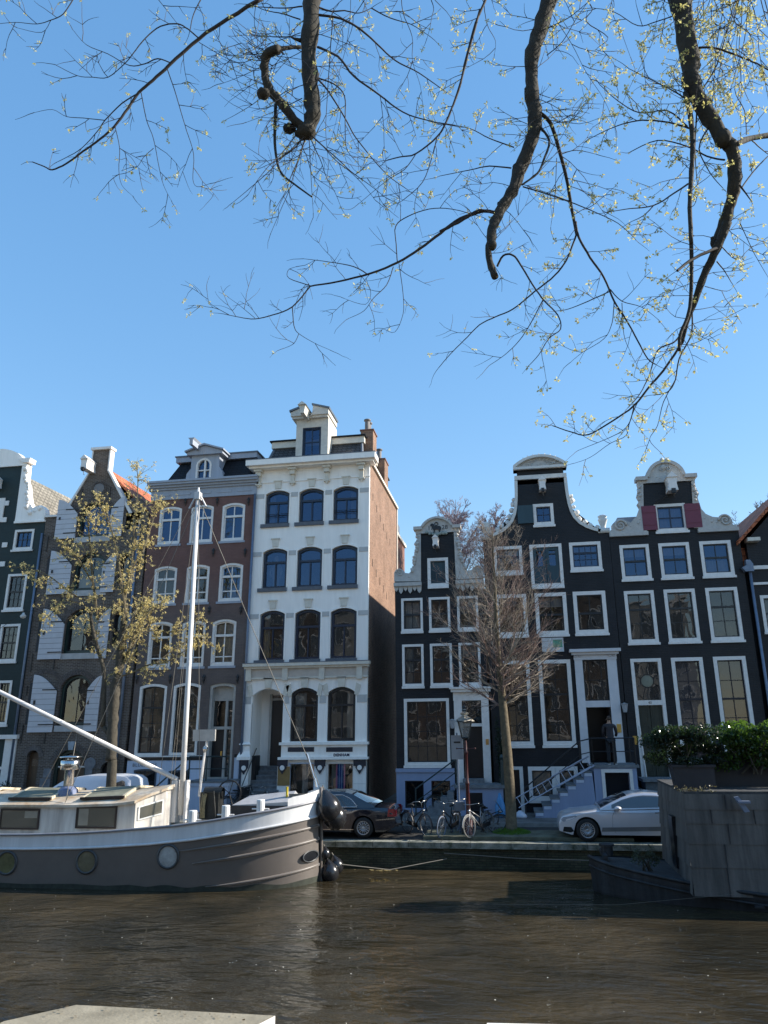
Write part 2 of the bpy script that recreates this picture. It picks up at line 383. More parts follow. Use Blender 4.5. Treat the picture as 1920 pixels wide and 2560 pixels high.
    def text(s,txt,u,v,size,m,d=.03,ext=.008,name='lettering',par=None,align='LEFT',space=1.0,bold=0.0):
        cu=bpy.data.curves.new(name,'FONT'); cu.body=txt; cu.size=size; cu.extrude=ext; cu.align_x=align; cu.space_character=space; cu.offset=bold; cu.resolution_u=3
        o=bpy.data.objects.new(name+'_tmp',cu); C.objects.link(o)
        dg=bpy.context.evaluated_depsgraph_get(); me=bpy.data.meshes.new_from_object(o.evaluated_get(dg))
        bpy.data.objects.remove(o); bpy.data.curves.remove(cu)
        par=par or s.root; org=ORG[par.name]
        for vv in me.vertices:
            x,y,z=vv.co; vv.co=Vector(s.T(u+x,d+z,v+y))-org
        me.materials.clear(); me.materials.append(m); me.name=name
        r=bpy.data.objects.new(name,me); C.objects.link(r); r.parent=par; ORG[r.name]=org
        return r
    def pipe(s,name,m,pts,r=.05,d=.09,par=None):
        q=s.mb(); q.tube([(u,d,v) for u,v in pts],r,8); return q.build(name,m,par or s.root,True)
    def hoist(s,c,x,y,scale=1.0,m=FRAME,roof=True,L=.9,wd=.3,ht=.42):
        """hoist beam in its boarded box"""
        u,v=s.uv(c,x,y); q=s.mb(); w=wd*scale/2; h=ht*scale
        q.prism([(u-w,v),(u+w,v),(u+w*.8,v+h*.5),(u+w,v+h),(u,v+h*1.35),(u-w,v+h),(u-w*.8,v+h*.5)],-.1,L*scale*.55)
        q.prism([(u-w*1.15,v+h),(u+w*1.15,v+h),(u,v+h*1.42)],-.1,L*scale*.6)
        o=q.build('hoist_beam',m,s.root)
        q=s.mb(); q.box(u-w*.4,u+w*.4,L*scale*.5,L*scale*.62,v-.1*scale,v+.05*scale); q.tube([(u,L*scale*.5,v-.1),(u,L*scale*.5,v-.25),(u+.05,L*scale*.5,v-.3)],.015,5); q.build('hook',IRON,o)
        return o
def lantern(h,c,x,y,m=IRON):
    u,v=h.uv(c,x,y); q=h.mb(); q.box(u-.05,u+.05,0,.06,v-.05,v+.1); q.tube([(u,.05,v+.05),(u,.25,v+.12)],.015,5)
    q.lathe([(.0,.25),(.14,.2),(.12,.16),(.07,-.12),(0,-.14)],(u,.25,v-.12),6); o=q.build('wall_lantern',mat('frosted_lantern_glass',(.35,.36,.38),.3),h.root); return o
def rail(mb, pts, hgt, r=.018, posts=None):
    mb.tube([(a,b,c+hgt) for a,b,c in pts],r,6)
    mb.tube([(a,b,c+hgt*.5) for a,b,c in pts],r*.7,6)
    for a,b,c in (posts or pts): mb.tube([(a,b,c),(a,b,c+hgt)],r*1.1,6)
def steps_front(h, u0,u1, dA,dB, vtop, vbot, n, m, name='stoop_steps'):
    """flight running straight out from the wall, dA nearest the door"""
    q=h.mb()
    for k in range(n):
        v=vtop-(vtop-vbot)*k/n; d0=dA+(dB-dA)*k/n; d1=dA+(dB-dA)*(k+1)/n
        q.box(u0,u1,d0,d1+.03,v-.06,v); q.box(u0+.01,u1-.01,d0-.02,d1,vbot,v-.062)
    return q.build(name,m,h.root)
# ------------------------------------------------ far row, left to right
def build_green():
    h=House('gabled_house','dark green canal house with white carved neck gable at the left edge','',0) if False else House('gabled_house','dark green canal house with white scrolled gable, cut by the left edge',.028,base_u=-23.5)
    P=lambda *q:h.pts('A',*q)
    uR=h.uv('A',470,900)[0]+.02; uc=h.uv('A',0,600)[0]; uL=uc-(uR-uc)
    vt=h.uv('A',465,930)[1]
    neckR=h.uv('A',238,600)[0]; neckL=2*uc-neckR
    vn=h.uv('A',240,352)[1]
    wall=[(uL,0),(uR,0),(uR,vt),(neckR,vt),(neckR,vn),(neckL,vn),(neckL,vt),(uL,vt)]
    W=lambda c,xl,xr,yt,yb,**k: h.win(h.rect(c,xl,xr,yt,yb),sill=(FRAME,.05),fw=.11,**k)
    r=h.rect('A',145,345,1012,1235); W('A',145,345,1012,1235,bv=(.33,.67),bh=(.5,),g=G3,depth=.1)
    r2=h.rect('A',62,262,1472,1860); W('A',62,262,1472,1860,bv=(.33,.67),bh=(.25,.75),th=(.5,),cur='r',depth=.1)
    W('B',-15,190,85,488,bv=(.33,.67),bh=(.25,.75),th=(.5,),g=G2,depth=.1)
    W('B',-50,100,670,1145,bv=(.33,.67),bh=(.25,.75),th=(.5,),cur='r',depth=.1)
    # windows and hoist doors further left, seen only from the side
    for k,(vv0,vv1) in enumerate(((r2[2],r2[3]),)):
        wd=r2[1]-r2[0]; h.win((uc-wd/2,uc+wd/2,vv0,vv1),sill=(FRAME,.05),fw=.11,bv=(.33,.67),bh=(.25,.75),th=(.5,),depth=.1)
    # white arched hoist door surround with quoin blocks
    u0,_,v0,v1=h.rect('A',-60,45,690,935)
    uq=h.uv('A',44,800)[0]; h.box('hoist_door_surround',FRAME,2*uc-uq,uq,v0,v1,-.1,.06)
    for x,y in ((70,740),(45,912),(52,1172),(28,1370)):
        u,v=h.uv('A',x,y); h.box('quoin_block',FRAME,u-.13,u+.13,v-.12,v+.12,-.05,.05)
    # gable dressing
    ob=h.mb()
    top=P((250,270),(200,225),(130,195),(60,182),(0,182)); 
    vb=h.uv('A',120,362)[1]
    ob.prism([(neckR+.12,vb-.0)]+top+[(uc-(top[0][0]-uc),top[0][1]),(neckL,vb)],-.3,.10)
    a,b=h.uv('A',330,300); ob.prism([(neckR-.1,b-.12),(a,b-.12),(a+.04,b+.1),(neckR-.35,b+.12)],-.3,.2)
    ob.build('pediment',WHITE,h.root)
    fl=h.mb(); q=P((240,350),(290,330),(285,420),(275,500),(295,560),(300,640),(310,720),(345,790),(390,770),(440,765),(475,800),(480,840),(465,900),(465,935),(158,945),(170,880))
    fl.prism(q,-.3,.07); fl.build('scroll_flank',WHITE,h.root)
    cv=h.mb(); h.carve(cv,P((285,330),(290,400),(270,460),(285,520),(300,580),(290,660),(310,720),(280,800)),.12,.08,4,.14)
    h.carve(cv,P((300,830),(340,850),(400,800),(450,800)),.12,.06,5,.2); cv.build('carved_ornament',WHITE,h.root,True)
    h.box('ledge',WHITE,h.uv('A',158,940)[0],uR+.03,vt-.02,vt+.08,-.1,.12)
    # door surround at the bottom
    u0,u1,v0,v1=h.rect('B',-60,140,1275,1900)
    h.box('door_surround',FRAME,u1-.55,u1,0,v1,-.1,.08); h.box('door_cornice',FRAME,uc-.2,u1+.08,v1,v1+.18,-.1,.2)
    h.box('transom_bar',FRAME,uc,u1-.55,v1-1.3,v1-1.18,-.05,.05)
    h.box('door',BLACKP,uc+.1,u1-.55,0,v1-1.3,-.06,-.01); h.box('fanlight',G1,uc+.1,u1-.55,v1-1.18,v1,-.05,-.04)
    h.wall(wall,GREENB); h.body(uL,uR,vt-.1,11,GREENB,ridge=vn+.1,rm=GREYT)
    pts=[h.uv('A',450,960),h.uv('A',440,1150),h.uv('A',335,1991),h.uv('B',90,1790)]
    h.pipe('drainpipe',ZINC,[(uR-.02,vt-.6),(uR-.02,.2)],.055)
    h.hoist('A',-12,590,1.0)
build_green()

def build_warehouse():
    h=House('warehouse','brown brick warehouse with grey swing shutters and spout gable behind the leafy tree',.027,base_u=-19.5)
    uL=h.uv('A',470,900)[0]+.04; uR=h.uv('D',128,760)[0]-.02
    vs=h.uv('A',540,885)[1]
    g=h.pts('A',(725,718),(905,428),(945,425),(945,192),(1140,182),(1130,395),(1310,680))
    sh=h.uv('A',1320,745)
    sl=(g[1][1]-g[0][1])/(g[1][0]-g[0][0])
    nL,nR=g[2][0],g[4][0]; um=(nL+nR)/2; vN=(g[1][1]+g[5][1])/2; vT=(g[3][1]+g[4][1])/2
    wall=[(uL,0),(uR,0),(uR,vs),(g[6][0]+.25,vs),(nR,vN),(nR,vT),(nL,vT),(nL,vN),(g[0][0]-.25,vs),(uL,vs)]
    # coping strips
    q=h.mb()
    q.prism([(nR+.0,vN+.05),(nR+.12,vN),(g[6][0]+.40,vs-.02),(g[6][0]+.25,vs-.05)],-.3,.06)
    q.prism([(nL-.0,vN+.05),(nL-.10,vN),(g[0][0]-.38,vs-.02),(g[0][0]-.25,vs-.05)],-.3,.06)
    q.box(nL-.1,nR+.12,-.4,.12,vT,vT+.12); q.box(nR,nR+.07,-.35,.02,vN,vT); q.box(nL-.06,nL,-.35,.02,vN,vT)
    q.box(uL-.02,g[0][0]-.2,-.3,.1,vs,vs+.1); q.build('gable_coping',FRAME,h.root)
    h.hoist('A',955,432,1.15,L=1.25)
    # round blind oculus
    u,v=h.uv('A',1028,590); q=h.mb(); q.lathe([(.27,-.02),(.27,.03),(.25,.04),(0,.04)],(u,0,v),20,'y'); q.build('oculus',mat('grey_render',(.2,.19,.19),.8),h.root)
    q=h.mb()
    for k in range(26):
        a=2*pi*k/26; c_,s_=cos(a),sin(a); q.tube([(u+.30*c_,.02,v+.30*s_),(u+.42*c_,.02,v+.42*s_)],.028,4)
    q.build('brick_edging',ARCHB,h.root)
    def arch_edge(u0,u1,v1,rise,wd=.24):
        q=h.mb(); o=outline(u0,u1,v1-rise-.3,v1,rise,n=16)[2:]
        for k in range(len(o)-1):
            for t in (0.0,.5):
                a=(o[k][0]+(o[k+1][0]-o[k][0])*t, o[k][1]+(o[k+1][1]-o[k][1])*t)
                cx=(u0+u1)/2; cy=v1-rise-(u1-u0)*.12; d=Vector((a[0]-cx,a[1]-cy)).normalized()
                q.tube([(a[0],.012,a[1]),(a[0]+d.x*wd,.012,a[1]+d.y*wd)],.026,4)
        q.build('brick_arch',ARCHB,h.root)
    def shutter(r,rise_left,par,swing=0.0,hinge='l',split=True):
        u0,u1,v0,v1=r; q=h.mb(); w=u1-u0; n=8; rr=min(w*.9,.75)
        top=[]
        for k in range(n+1):
            t=k/n
            if rise_left: top.append((u1-w*t, v1-rr*(1-sin(t*pi/2))))   # round towards the opening on the right
            else: top.append((u1-w*t, v1-rr*(1-cos(t*pi/2))))
        pl=[(u0,v0),(u1,v0)]+top
        base=.06
        def T(u,d,v):
            if hinge=='l': dd=(u1-u)
            else: dd=(u-u0)
            return h.T(u if not swing else ((u1-dd*cos(swing)) if hinge=='l' else (u0+dd*cos(swing))), d+dd*sin(swing), v)
        q=MB(T); q.prism(pl,base,base+.05)
        o=q.build('shutter',SHUT,par)
        q=MB(T); nb=int((v1-v0)/.24)
        for k in range(1,nb+1):
            v=v0+k*.24
            if v<v1-.35: q.box(u0+.01,u1-.01,base+.049,base+.053,v-.012,v)
        q.build('board_joint',IRON,o)
        for f in (.12,.72):
            q=MB(T); v=v0+(v1-v0)*f
            if rise_left: q.box(u0+w*.42,u1+.02,base+.05,base+.07,v,v+.05)
            else: q.box(u0-.02,u0+w*.55,base+.05,base+.07,v,v+.05)
            q.build('strap_hinge',IRON,o)
        q=MB(T); q.box(u0+w*.12,u0+w*.2,base+.05,base+.075,v0+(v1-v0)*.48,v0+(v1-v0)*.55)
        q.build('shutter_latch',IRON,o)
        return o
    SHUT=mat('grey_shutter_paint',(.52,.52,.55),.5,.06,3)
    # four loading floors
    L=[ (('A',812,1160,725,1085),('A',600,808,705,1108),('A',1160,1285,680,1085),(.7,)),
        (('A',762,1120,1255,1640),('A',518,745,1232,1682),('A',1068,1200,1262,1662),()),
        (('B',665,1020,-75,385),('B',432,668,-75,448),('B',1020,1132,-70,440),()),
        (('B',612,940,610,1135),('B',330,585,608,1205),('B',905,1040,620,1195),())]
    for k,(o,sl_,sr_,_) in enumerate(L):
        r=h.rect(*o); u0,u1,v0,v1=r; ri=(u1-u0)*.36
        h.holes.append(outline(u0,u1,v0,v1,ri))
        f=h.win((u0+.02,u1-.02,v0+.02,v1-.02),'loading_door_window',frame=mat('dark_green_frame_paint',(.02,.04,.035),.4),fw=.10,sash=SASH,sw=.05,rise=ri*.96,bv=(.5,),bh=(),depth=.26,proud=-.14,g=G2 if k else G3,hole=False,cur='b' if k==1 else '')
        if k==0:
            GREENG=mat('pale_green_inner_door',(.30,.50,.45),.5)
            h.box('inner_door',GREENG,u0+.25,u0+.65,v0+.1,v1-.5,-.5,-.45,f); h.box('inner_door',GREENG,u0+.95,u0+1.25,v0+.1,v1-.5,-.5,-.45,f)
        h.box('sill',mat('pale_stone_sill',(.42,.41,.40),.7),u0-.05,u1+.02,v0-.26,v0,-.2,.05,f)
        arch_edge(u0,u1,v1,ri)
        rl=h.rect(*sl_); shutter(rl,True,h.root)
        rr=h.rect(*sr_); wv=u1-u0
        shutter((rr[0],rr[1],rr[2],rr[3]),False,h.root)
        # blind arch behind the shutter; a flat dark strip paints its recess shade
        if k: 
            arch_edge(rl[0]-.22,rl[1]+.02,rl[3]+.05,.42,.2)
            q=h.mb(); q.box(rl[0]-.2,rl[0]+.05,.004,.012,rl[2]+.35,rl[3]-.35); q.build('recess_shade_strip',mat('recess_shade_tone',(.02,.02,.024),.6),h.root)
        if k<3:
            ur=rr[1]+.12; h.holes.append(outline(ur,ur+.75,v0+.25,v1-.1,.3)); 
            h.win((ur+.01,ur+.74,v0+.26,v1-.11),'narrow_window',frame=SASH,fw=.05,sw=.03,rise=.29,bv=(.5,),bh=(.5,),depth=.24,proud=-.14,g=G1,hole=False); arch_edge(ur,ur+.75,v1-.1,.3,.2)
    # anchors: long iron bars on the brick
    for c,x,y,yb in (('A',860,590,735),('A',1150,570,700),('A',505,1080,1240),('A',735,1105,1230),('A',640,1700,1810),('B',345,390,580),('B',568,455,555),('B',290,725,820),('B',245,1125,1320),('B',475,1210,1325)):
        a=h.uv(c,x,y); b=h.uv(c,x-(14 if c=='B' else 0)*(yb-y)/195,yb); q=h.mb(); q.tube([(a[0],.03,a[1]),(a[0],.03,b[1])],.022,5); q.build('wall_anchor',IRON,h.root)
    # street floor
    u0,u1,v0,v1=h.rect('B',262,388,1392,1780); h.holes.append(outline(u0,u1,v0,v1,(u1-u0)*.48))
    d=h.box('side_door',WOODD,u0,u1,v0,v1-.1,-.28,-.22); h.box('door_light',G1,u0+.15,u1-.15,v0+.9,v1-.4,-.219,-.21,d); arch_edge(u0,u1,v1,(u1-u0)*.48,.22)
    u0,u1,v0,v1=h.rect('B',535,880,1385,1900); ri=(u1-u0)*.42; v0=.1; h.holes.append(outline(u0,u1,v0,v1,ri)); arch_edge(u0,u1,v1,ri,.26)
    q=h.mb(); q.ring(outline(u0,u1,v0,v1,ri),outline(u0,u1,v0,v1,ri,i=.14),-.35,-.15); f=q.build('coach_door_frame',mat('dark_green_frame_paint',(.02,.04,.035)),h.root)
    h.box('coach_door',WOODD,u0+.1,(u0+u1)/2-.01,v0,v1-ri-.1,-.33,-.27); h.box('coach_door',WOODD,(u0+u1)/2+.01,u1-.1,v0,v1-ri-.1,-.33,-.27)
    q=h.mb(); o=outline(u0+.1,u1-.1,v1-ri-.05,v1-.1,ri*.85); q.face([q.p((a,-.3,b)) for a,b in o]); q.build('fanlight',G1,f)
    h.box('fanlight_bar',FRAME,u0+.1,u1-.1,v1-ri-.1,v1-ri-.04,-.33,-.2,f)
    KS=mat('pale_blue_keystone',(.30,.34,.38),.7); q=h.mb()
    um2=(u0+u1)/2; q.prism([(um2-.1,v1-.02),(um2+.1,v1-.02),(um2+.16,v1+.34),(um2-.16,v1+.34)],-.05,.05); q.build('keystone',KS,h.root)
    for k in range(4):
        h.box('quoin_block',mat('grey_quoin_stone',(.17,.17,.18),.8,.25,5),u0-.5+(.12 if k%2 else 0),u0-.02,.2+k*.42,.58+k*.42,-.1,.04)
        h.box('quoin_block',mat('grey_quoin_stone',(.17,.17,.18)),u1+.02,u1+.46-(.12 if k%2 else 0),.2+k*.42,.58+k*.42,-.1,.04)
    u,v=h.uv('B',935,1535); q=h.mb(); q.lathe([(.0,.05),(.24,.05),(.27,.03),(.27,0)],(u,0,v),20,'y'); q.build('round_plaque',mat('grey_quoin_stone',(.17,.17,.18)),h.root)
    u0,u1,v0,v1=h.rect('B',1030,1190,1510,1900); h.holes.append(outline(u0,u1,.1,v1,(u1-u0)*.45)); h.box('side_door',BLACKP,u0,u1,.1,v1-.1,-.28,-.22); arch_edge(u0,u1,v1,(u1-u0)*.45,.22)
    u,v=h.uv('B',940,1628); h.box('house_number_plate',FRAME,u-.06,u+.06,v-.1,v+.1,0,.03)
    h.wall(wall,BROWNB)
    # saddle roof; the slope on the right shows its orange tiles
    h.body(uL,uR,vs-.05,13,BROWNB,ridge=g[1][1]+.35,rm=ORANGE)
    h.pipe('drainpipe',ZINC,[(uR-.35,vs-.4),(uR-.33,.2)],.06,.1)
    # stainless flue at the left
    u,v=h.uv('A',700,712); u2,v2=h.uv('A',722,500); q=h.mb(); q.lathe([(.12,-.6),(.12,v2-v-.3),(.17,v2-v-.28),(.17,v2-v-.16),(.13,v2-v-.12),(.13,v2-v-.04),(.19,v2-v-.02),(.19,v2-v+.03),(0,v2-v+.05)],(u,-1.2,v),14)
    q.build('flue_pipe',STEEL,h.root,True)
build_warehouse()

def build_brown():
    h=House('mansard_house','brown brick canal house with dark mansard roof and grey arched dormer',.0205,base_u=-14)
    uL=h.uv('C',100,1000)[0]-.12; uR=h.uv('C',1235,1200)[0]+.16
    vc=h.uv('C',640,655)[1]; vf=h.uv('C',720,848)[1]
    wall=[(uL,0),(uR,0),(uR,vc-.2),(uL,vc-.2)]
    KW=dict(fw=.11,sash=FRAME,sw=.06,rise=.13,bv=(.5,),bh=(),depth=.14,proud=-.02,sill=(GREYP,.06),bar=.05)
    a=h.rect('C',890,1160,905,1365); wd=a[1]-a[0]; r1=h.rect('C',165,415,950,1390); c1=r1[0]; c2=(c1+a[0])/2+.02
    def W(c0,v0,v1,**k):
        kk=dict(KW); kk.update(k); f=h.win((c0,c0+wd,v0,v1),**kk)
        # transom rail two thirds up
        vt=v0+(v1-v0)*.66; h.box('transom_rail',FRAME,c0+.12,c0+wd-.12,vt-.05,vt+.05,-.18,-.06,f); return f
    for c0,cu in ((c1,''),(c2,''),(a[0],'')): W(c0,a[2],a[3],g=G3,cur=cu,label=None)
    b=h.rect('C',860,1125,1598,2062); 
    for c0 in (c1,c2,b[0]): W(c0,b[2],b[3],bh=(.22,),bar=.05,g=G3 if c0==b[0] else G1,cur='' if c0!=b[0] else 'b')
    d=h.rect('D',945,1222,113,618)
    for c0 in (c1,c2,d[0]): W(c0,d[2],d[3],bh=(.14,),cur='f' if c0==d[0] else ('l' if c0==c2 else ''))
    e=h.rect('D',175,465,785,1535); e2=h.rect('D',530,820,775,1530)
    for r in (e,e2): h.win(r,'tall_window',fw=.12,sash=SASH,rise=.12,bv=(.5,),bh=(.22,.44),th=(.68,),depth=.16,proud=.0,cur='l' if r is e else '',g=G2)
    # door
    u0,u1,v0,v1=h.rect('D',905,1180,778,1680); v0=1.35; h.holes.append(outline(u0,u1,v0,v1,.1))
    DF=mat('cream_door_frame',(.40,.38,.35),.5)
    q=h.mb(); q.ring(outline(u0,u1,v0-.02,v1,.1),outline(u0,u1,v0-.02,v1,.1,i=.12),-.45,-.05); f=q.build('door_frame',DF,h.root)
    vt=v0+2.05; h.box('door_head_panel',DF,u0+.1,u1-.1,v1-.75,v1-.1,-.4,-.3,f); h.box('transom_bar',DF,u0+.1,u1-.1,vt,vt+.12,-.42,-.25,f)
    h.box('door_stile',DF,u1-.52,u1-.42,v0,v1-.75,-.41,-.26,f)
    dd=h.box('front_door',BLACKP,u0+.12,u1-.53,v0,vt,-.42,-.37); h.box('door_handle',BRASS,u1-.66,u1-.6,v0+.95,v0+1.15,-.37,-.33,dd)
    h.box('fanlight',G1,u0+.12,u1-.13,vt+.13,v1-.76,-.4,-.39,f); h.box('side_light',G1,u1-.41,u1-.13,v0,vt,-.4,-.39,f)
    # facade dressing
    vb=h.uv('D',400,1545)[1]; vb2=h.uv('D',400,1580)[1]
    h.box('base_band',BLACKP,uL+.02,u0-.12,vb2,vb,-.05,.05); h.box('base_band',BLACKP,u1+.12,uR-.1,vb2+.1,vb+.1,-.05,.05)
    h.box('band_sill',FRAME,uL+.02,u0-.12,vb,vb+.05,-.04,.1)
    BW=BWHITE
    h.box('plinth_wall',BW,uL+.02,u0-.12,.1,vb2,-.2,.03); h.box('plinth_wall',BW,u1+.12,uR-.12,.1,vb2+.1,-.2,.03)
    h.text('BLUEBIRDS',h.uv('D',133,1640)[0],h.uv('D',133,1645)[1],.19,mat('grey_lettering',(.12,.13,.15),.5),.035,name='lettering',space=1.25)
    for xl,xr,yt in ((145,382,1668),(505,720,1680)):
        a0,a1,_,av=h.rect('D',xl,xr,yt,1800); q=h.mb(); q.ring(outline(a0,a1,.15,av,.05),outline(a0,a1,.15,av,.05,i=.07),-.1,.045); f2=q.build('basement_window',mat('dark_grey_frame',(.06,.07,.09),.4),h.root)
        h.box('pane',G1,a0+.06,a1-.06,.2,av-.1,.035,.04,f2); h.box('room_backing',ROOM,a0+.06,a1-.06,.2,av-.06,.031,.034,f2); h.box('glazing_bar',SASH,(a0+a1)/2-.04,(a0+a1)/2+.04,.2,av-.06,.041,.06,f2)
    for c,xs,y in (('C',(483,848,1208),893),('C',(803,1168),1478),('C',(755,1120),2175-30),('D',(180,522,872,1222),735)):
        for x in xs:
            u,v=h.uv(c,x,y); q=h.mb(); q.tube([(u,.03,v+.2),(u,.05,v),(u,.03,v-.22)],[.015,.045,.012],6); q.blob((u,.05,v+.08),.07,4,1,.2,(1,.5,1)); q.blob((u,.05,v-.06),.06,4,2,.2,(1,.5,1)); q.build('wall_anchor',IRON,h.root)
    # frieze and cornice
    h.box('frieze',GREYP,uL,uR+.03,vf,vc-.30,-.2,.06)
    for k in range(5): 
        a0=uL+.3+k*(uR-uL-.2)/5; h.box('frieze_panel',mat('light_grey_paint',(.33,.36,.42)),a0,a0+(uR-uL)/5-.35,vf+.18,vc-.55,.05,.085)
    for k,(dv,dd) in enumerate(((.0,.42),(-.10,.36),(-.2,.24),(-.30,.14))): h.box('cornice',GREYP,uL-.1,uR+.12,vc+dv-.1,vc+dv,-.2,dd)
    h.wall(wall,PLUMB)
    for u in (uL,uR-.25): h.box('side_wall',DARKRED,u,u+.25,0,vc-.1,-11,-.3)
    h.box('rear_wall',DARKRED,uL+.26,uR-.26,0,vc-.1,-11,-10.75); h.box('interior_wall',ROOM,uL+.27,uR-.27,0,vc-.2,-1.95,-1.9)
    # mansard
    vt=h.uv('C',900,330)[1]; ml=h.uv('C',390,402)[0]; mr_=h.uv('C',1160,375)[0]+.15; m0=h.uv('C',268,662)[0]; m1=h.uv('C',1222,605)[0]
    q=h.mb(); z0,z1=vc,vt-.12; D=-10
    A=[(m0,.1,z0),(m1,.1,z0),(m1,D,z0),(m0,D,z0)]; B=[(ml-.15,-.75,z1),(mr_,-.75,z1),(mr_,D+.8,z1),(ml-.15,D+.8,z1)]
    for k in range(4): q.poly([A[k],A[(k+1)%4],B[(k+1)%4],B[k]])
    q.poly(B); q.build('mansard_roof',SLATED,h.root)
    h.box('roof_edge',GREYP,ml-.35,mr_+.25,vt-.14,vt+.12,-9.4,-.55)
    h.box('roof_deck',LEAD,ml-.4,mr_+.3,vt+.121,vt+.18,-9.45,-.5)
    # dormer
    d0,d1=h.uv('C',560,560)[0],h.uv('C',862,520)[0]; dt=h.uv('C',710,372)[1]; dm=(d0+d1)/2
    q=h.mb(); ww=h.rect('C',612,788,405,648); hole=outline(ww[0],ww[1],vc+.0,ww[3],(ww[1]-ww[0])*.42)
    out=[(d0-.28,vc),(d1+.28,vc),(d1+.24,vc+.35),(d1+.05,vc+.6),(d1+.05,dt),(d0-.05,dt),(d0-.05,vc+.6),(d0-.24,vc+.35)]
    tr=tessellate_polygon([[Vector((x,y,0)) for x,y in l] for l in (out,hole)]); ids=[q.p((x,.12,y)) for x,y in out+hole]
    for t in tr: q.face([ids[k] for k in t])
    for l in (out,hole):
        for k in range(len(l)): x,y=l[k],l[(k+1)%len(l)]; q.poly([(x[0],.12,x[1]),(y[0],.12,y[1]),(y[0],-1.2 if l is out else -.1,y[1]),(x[0],-1.2 if l is out else -.1,x[1])])
    dr=q.build('dormer',GREYP,h.root)
    q=h.mb(); o=hole; ii=outline(ww[0],ww[1],vc,ww[3],(ww[1]-ww[0])*.42,i=.09); q.ring(o,ii,-.05,.15); q.box(dm-.04,dm+.04,-.02,.12,vc+.08,ww[3]-.1); q.box(ww[0]+.05,ww[1]-.05,-.02,.11,vc+.45,vc+.5); q.build('dormer_window',FRAME,dr)
    q=h.mb(); q.face([q.p((x,.0,y)) for x,y in ii]); q.build('pane',G3,dr); h.box('dormer_room',ROOM,d0,d1,vc,ww[3]+.1,-.6,-.55,dr)
    pa=h.uv('C',715,275)[1]; q=h.mb(); q.prism([(d0-.22,dt),(d1+.25,dt),(d1+.25,dt+.14),(dm,pa),(d0-.22,dt+.14)],-1.4,.30); q.build('dormer_pediment',GREYP,dr)
    q=h.mb(); q.prism([(d0-.3,dt+.13),(dm,pa+.02),(d1+.33,dt+.13),(d1+.33,dt+.2),(dm,pa+.10),(d0-.3,dt+.2)],-1.4,.42); q.build('dormer_coping',GREYP,dr)
    u,v=h.uv('C',650,300); q=h.mb(); q.prism([(u-.07,v-.12),(u+.09,v-.12),(u+.09,v+.12),(u+.16,v+.22),(u-.16,v+.22),(u-.07,v+.12)],-.3,1.1); q.build('hoist_beam',GREYP,h.root)
    # chimney with four pots
    u,v=h.uv('C',470,360); q=h.mb(); q.box(u-.35,u+.5,-3.2,-1.6,vt,vt+.62); ch=q.build('chimney',DARKRED,h.root)
    for k in range(4):
        q=h.mb(); q.lathe([(.12,0),(.12,.55),(.14,.6),(.1,.6)],(u+.0+.02*k,-1.8-.38*k,vt+.62),10); q.build('chimney_pot',mat('terracotta',(.25,.09,.06),.8),ch,True)
    h.pipe('drainpipe',ZINC,[(uR-.02,vf),(uR-.02,.2)],.06,.1)
    # stoop with railings
    q=h.mb(); sd=1.25
    q.box(u0-.15,u1+.4,0,sd,v0-.14,v0); q.box(u0-.1,u1+.35,0,sd-.05,.1,v0-.141)
    for k in range(5): q.box(u0-.15-.3*(k+1),u0-.15-.3*k,.1,sd,.05,v0-.14-.22*(k+1)+.06)
    st=q.build('stoop',BWHITE,h.root)
    q=h.mb(); q.box(u0-.2,u1+.45,-.0,sd+.05,v0,v0+.06); q.build('stoop_slab',STONE,st)
    q=h.mb(); rail(q,[(u0-.15,sd,v0+.05),(u0+.6,sd,v0+.05),(u1+.35,sd,v0+.05)],.95,.03); rail(q,[(u0-.15,sd,v0+.05),(u0-1.7,sd,.1)],.95,.03); q.build('railing',mat('dark_green_iron',(.015,.03,.03),.4),st)
build_brown()
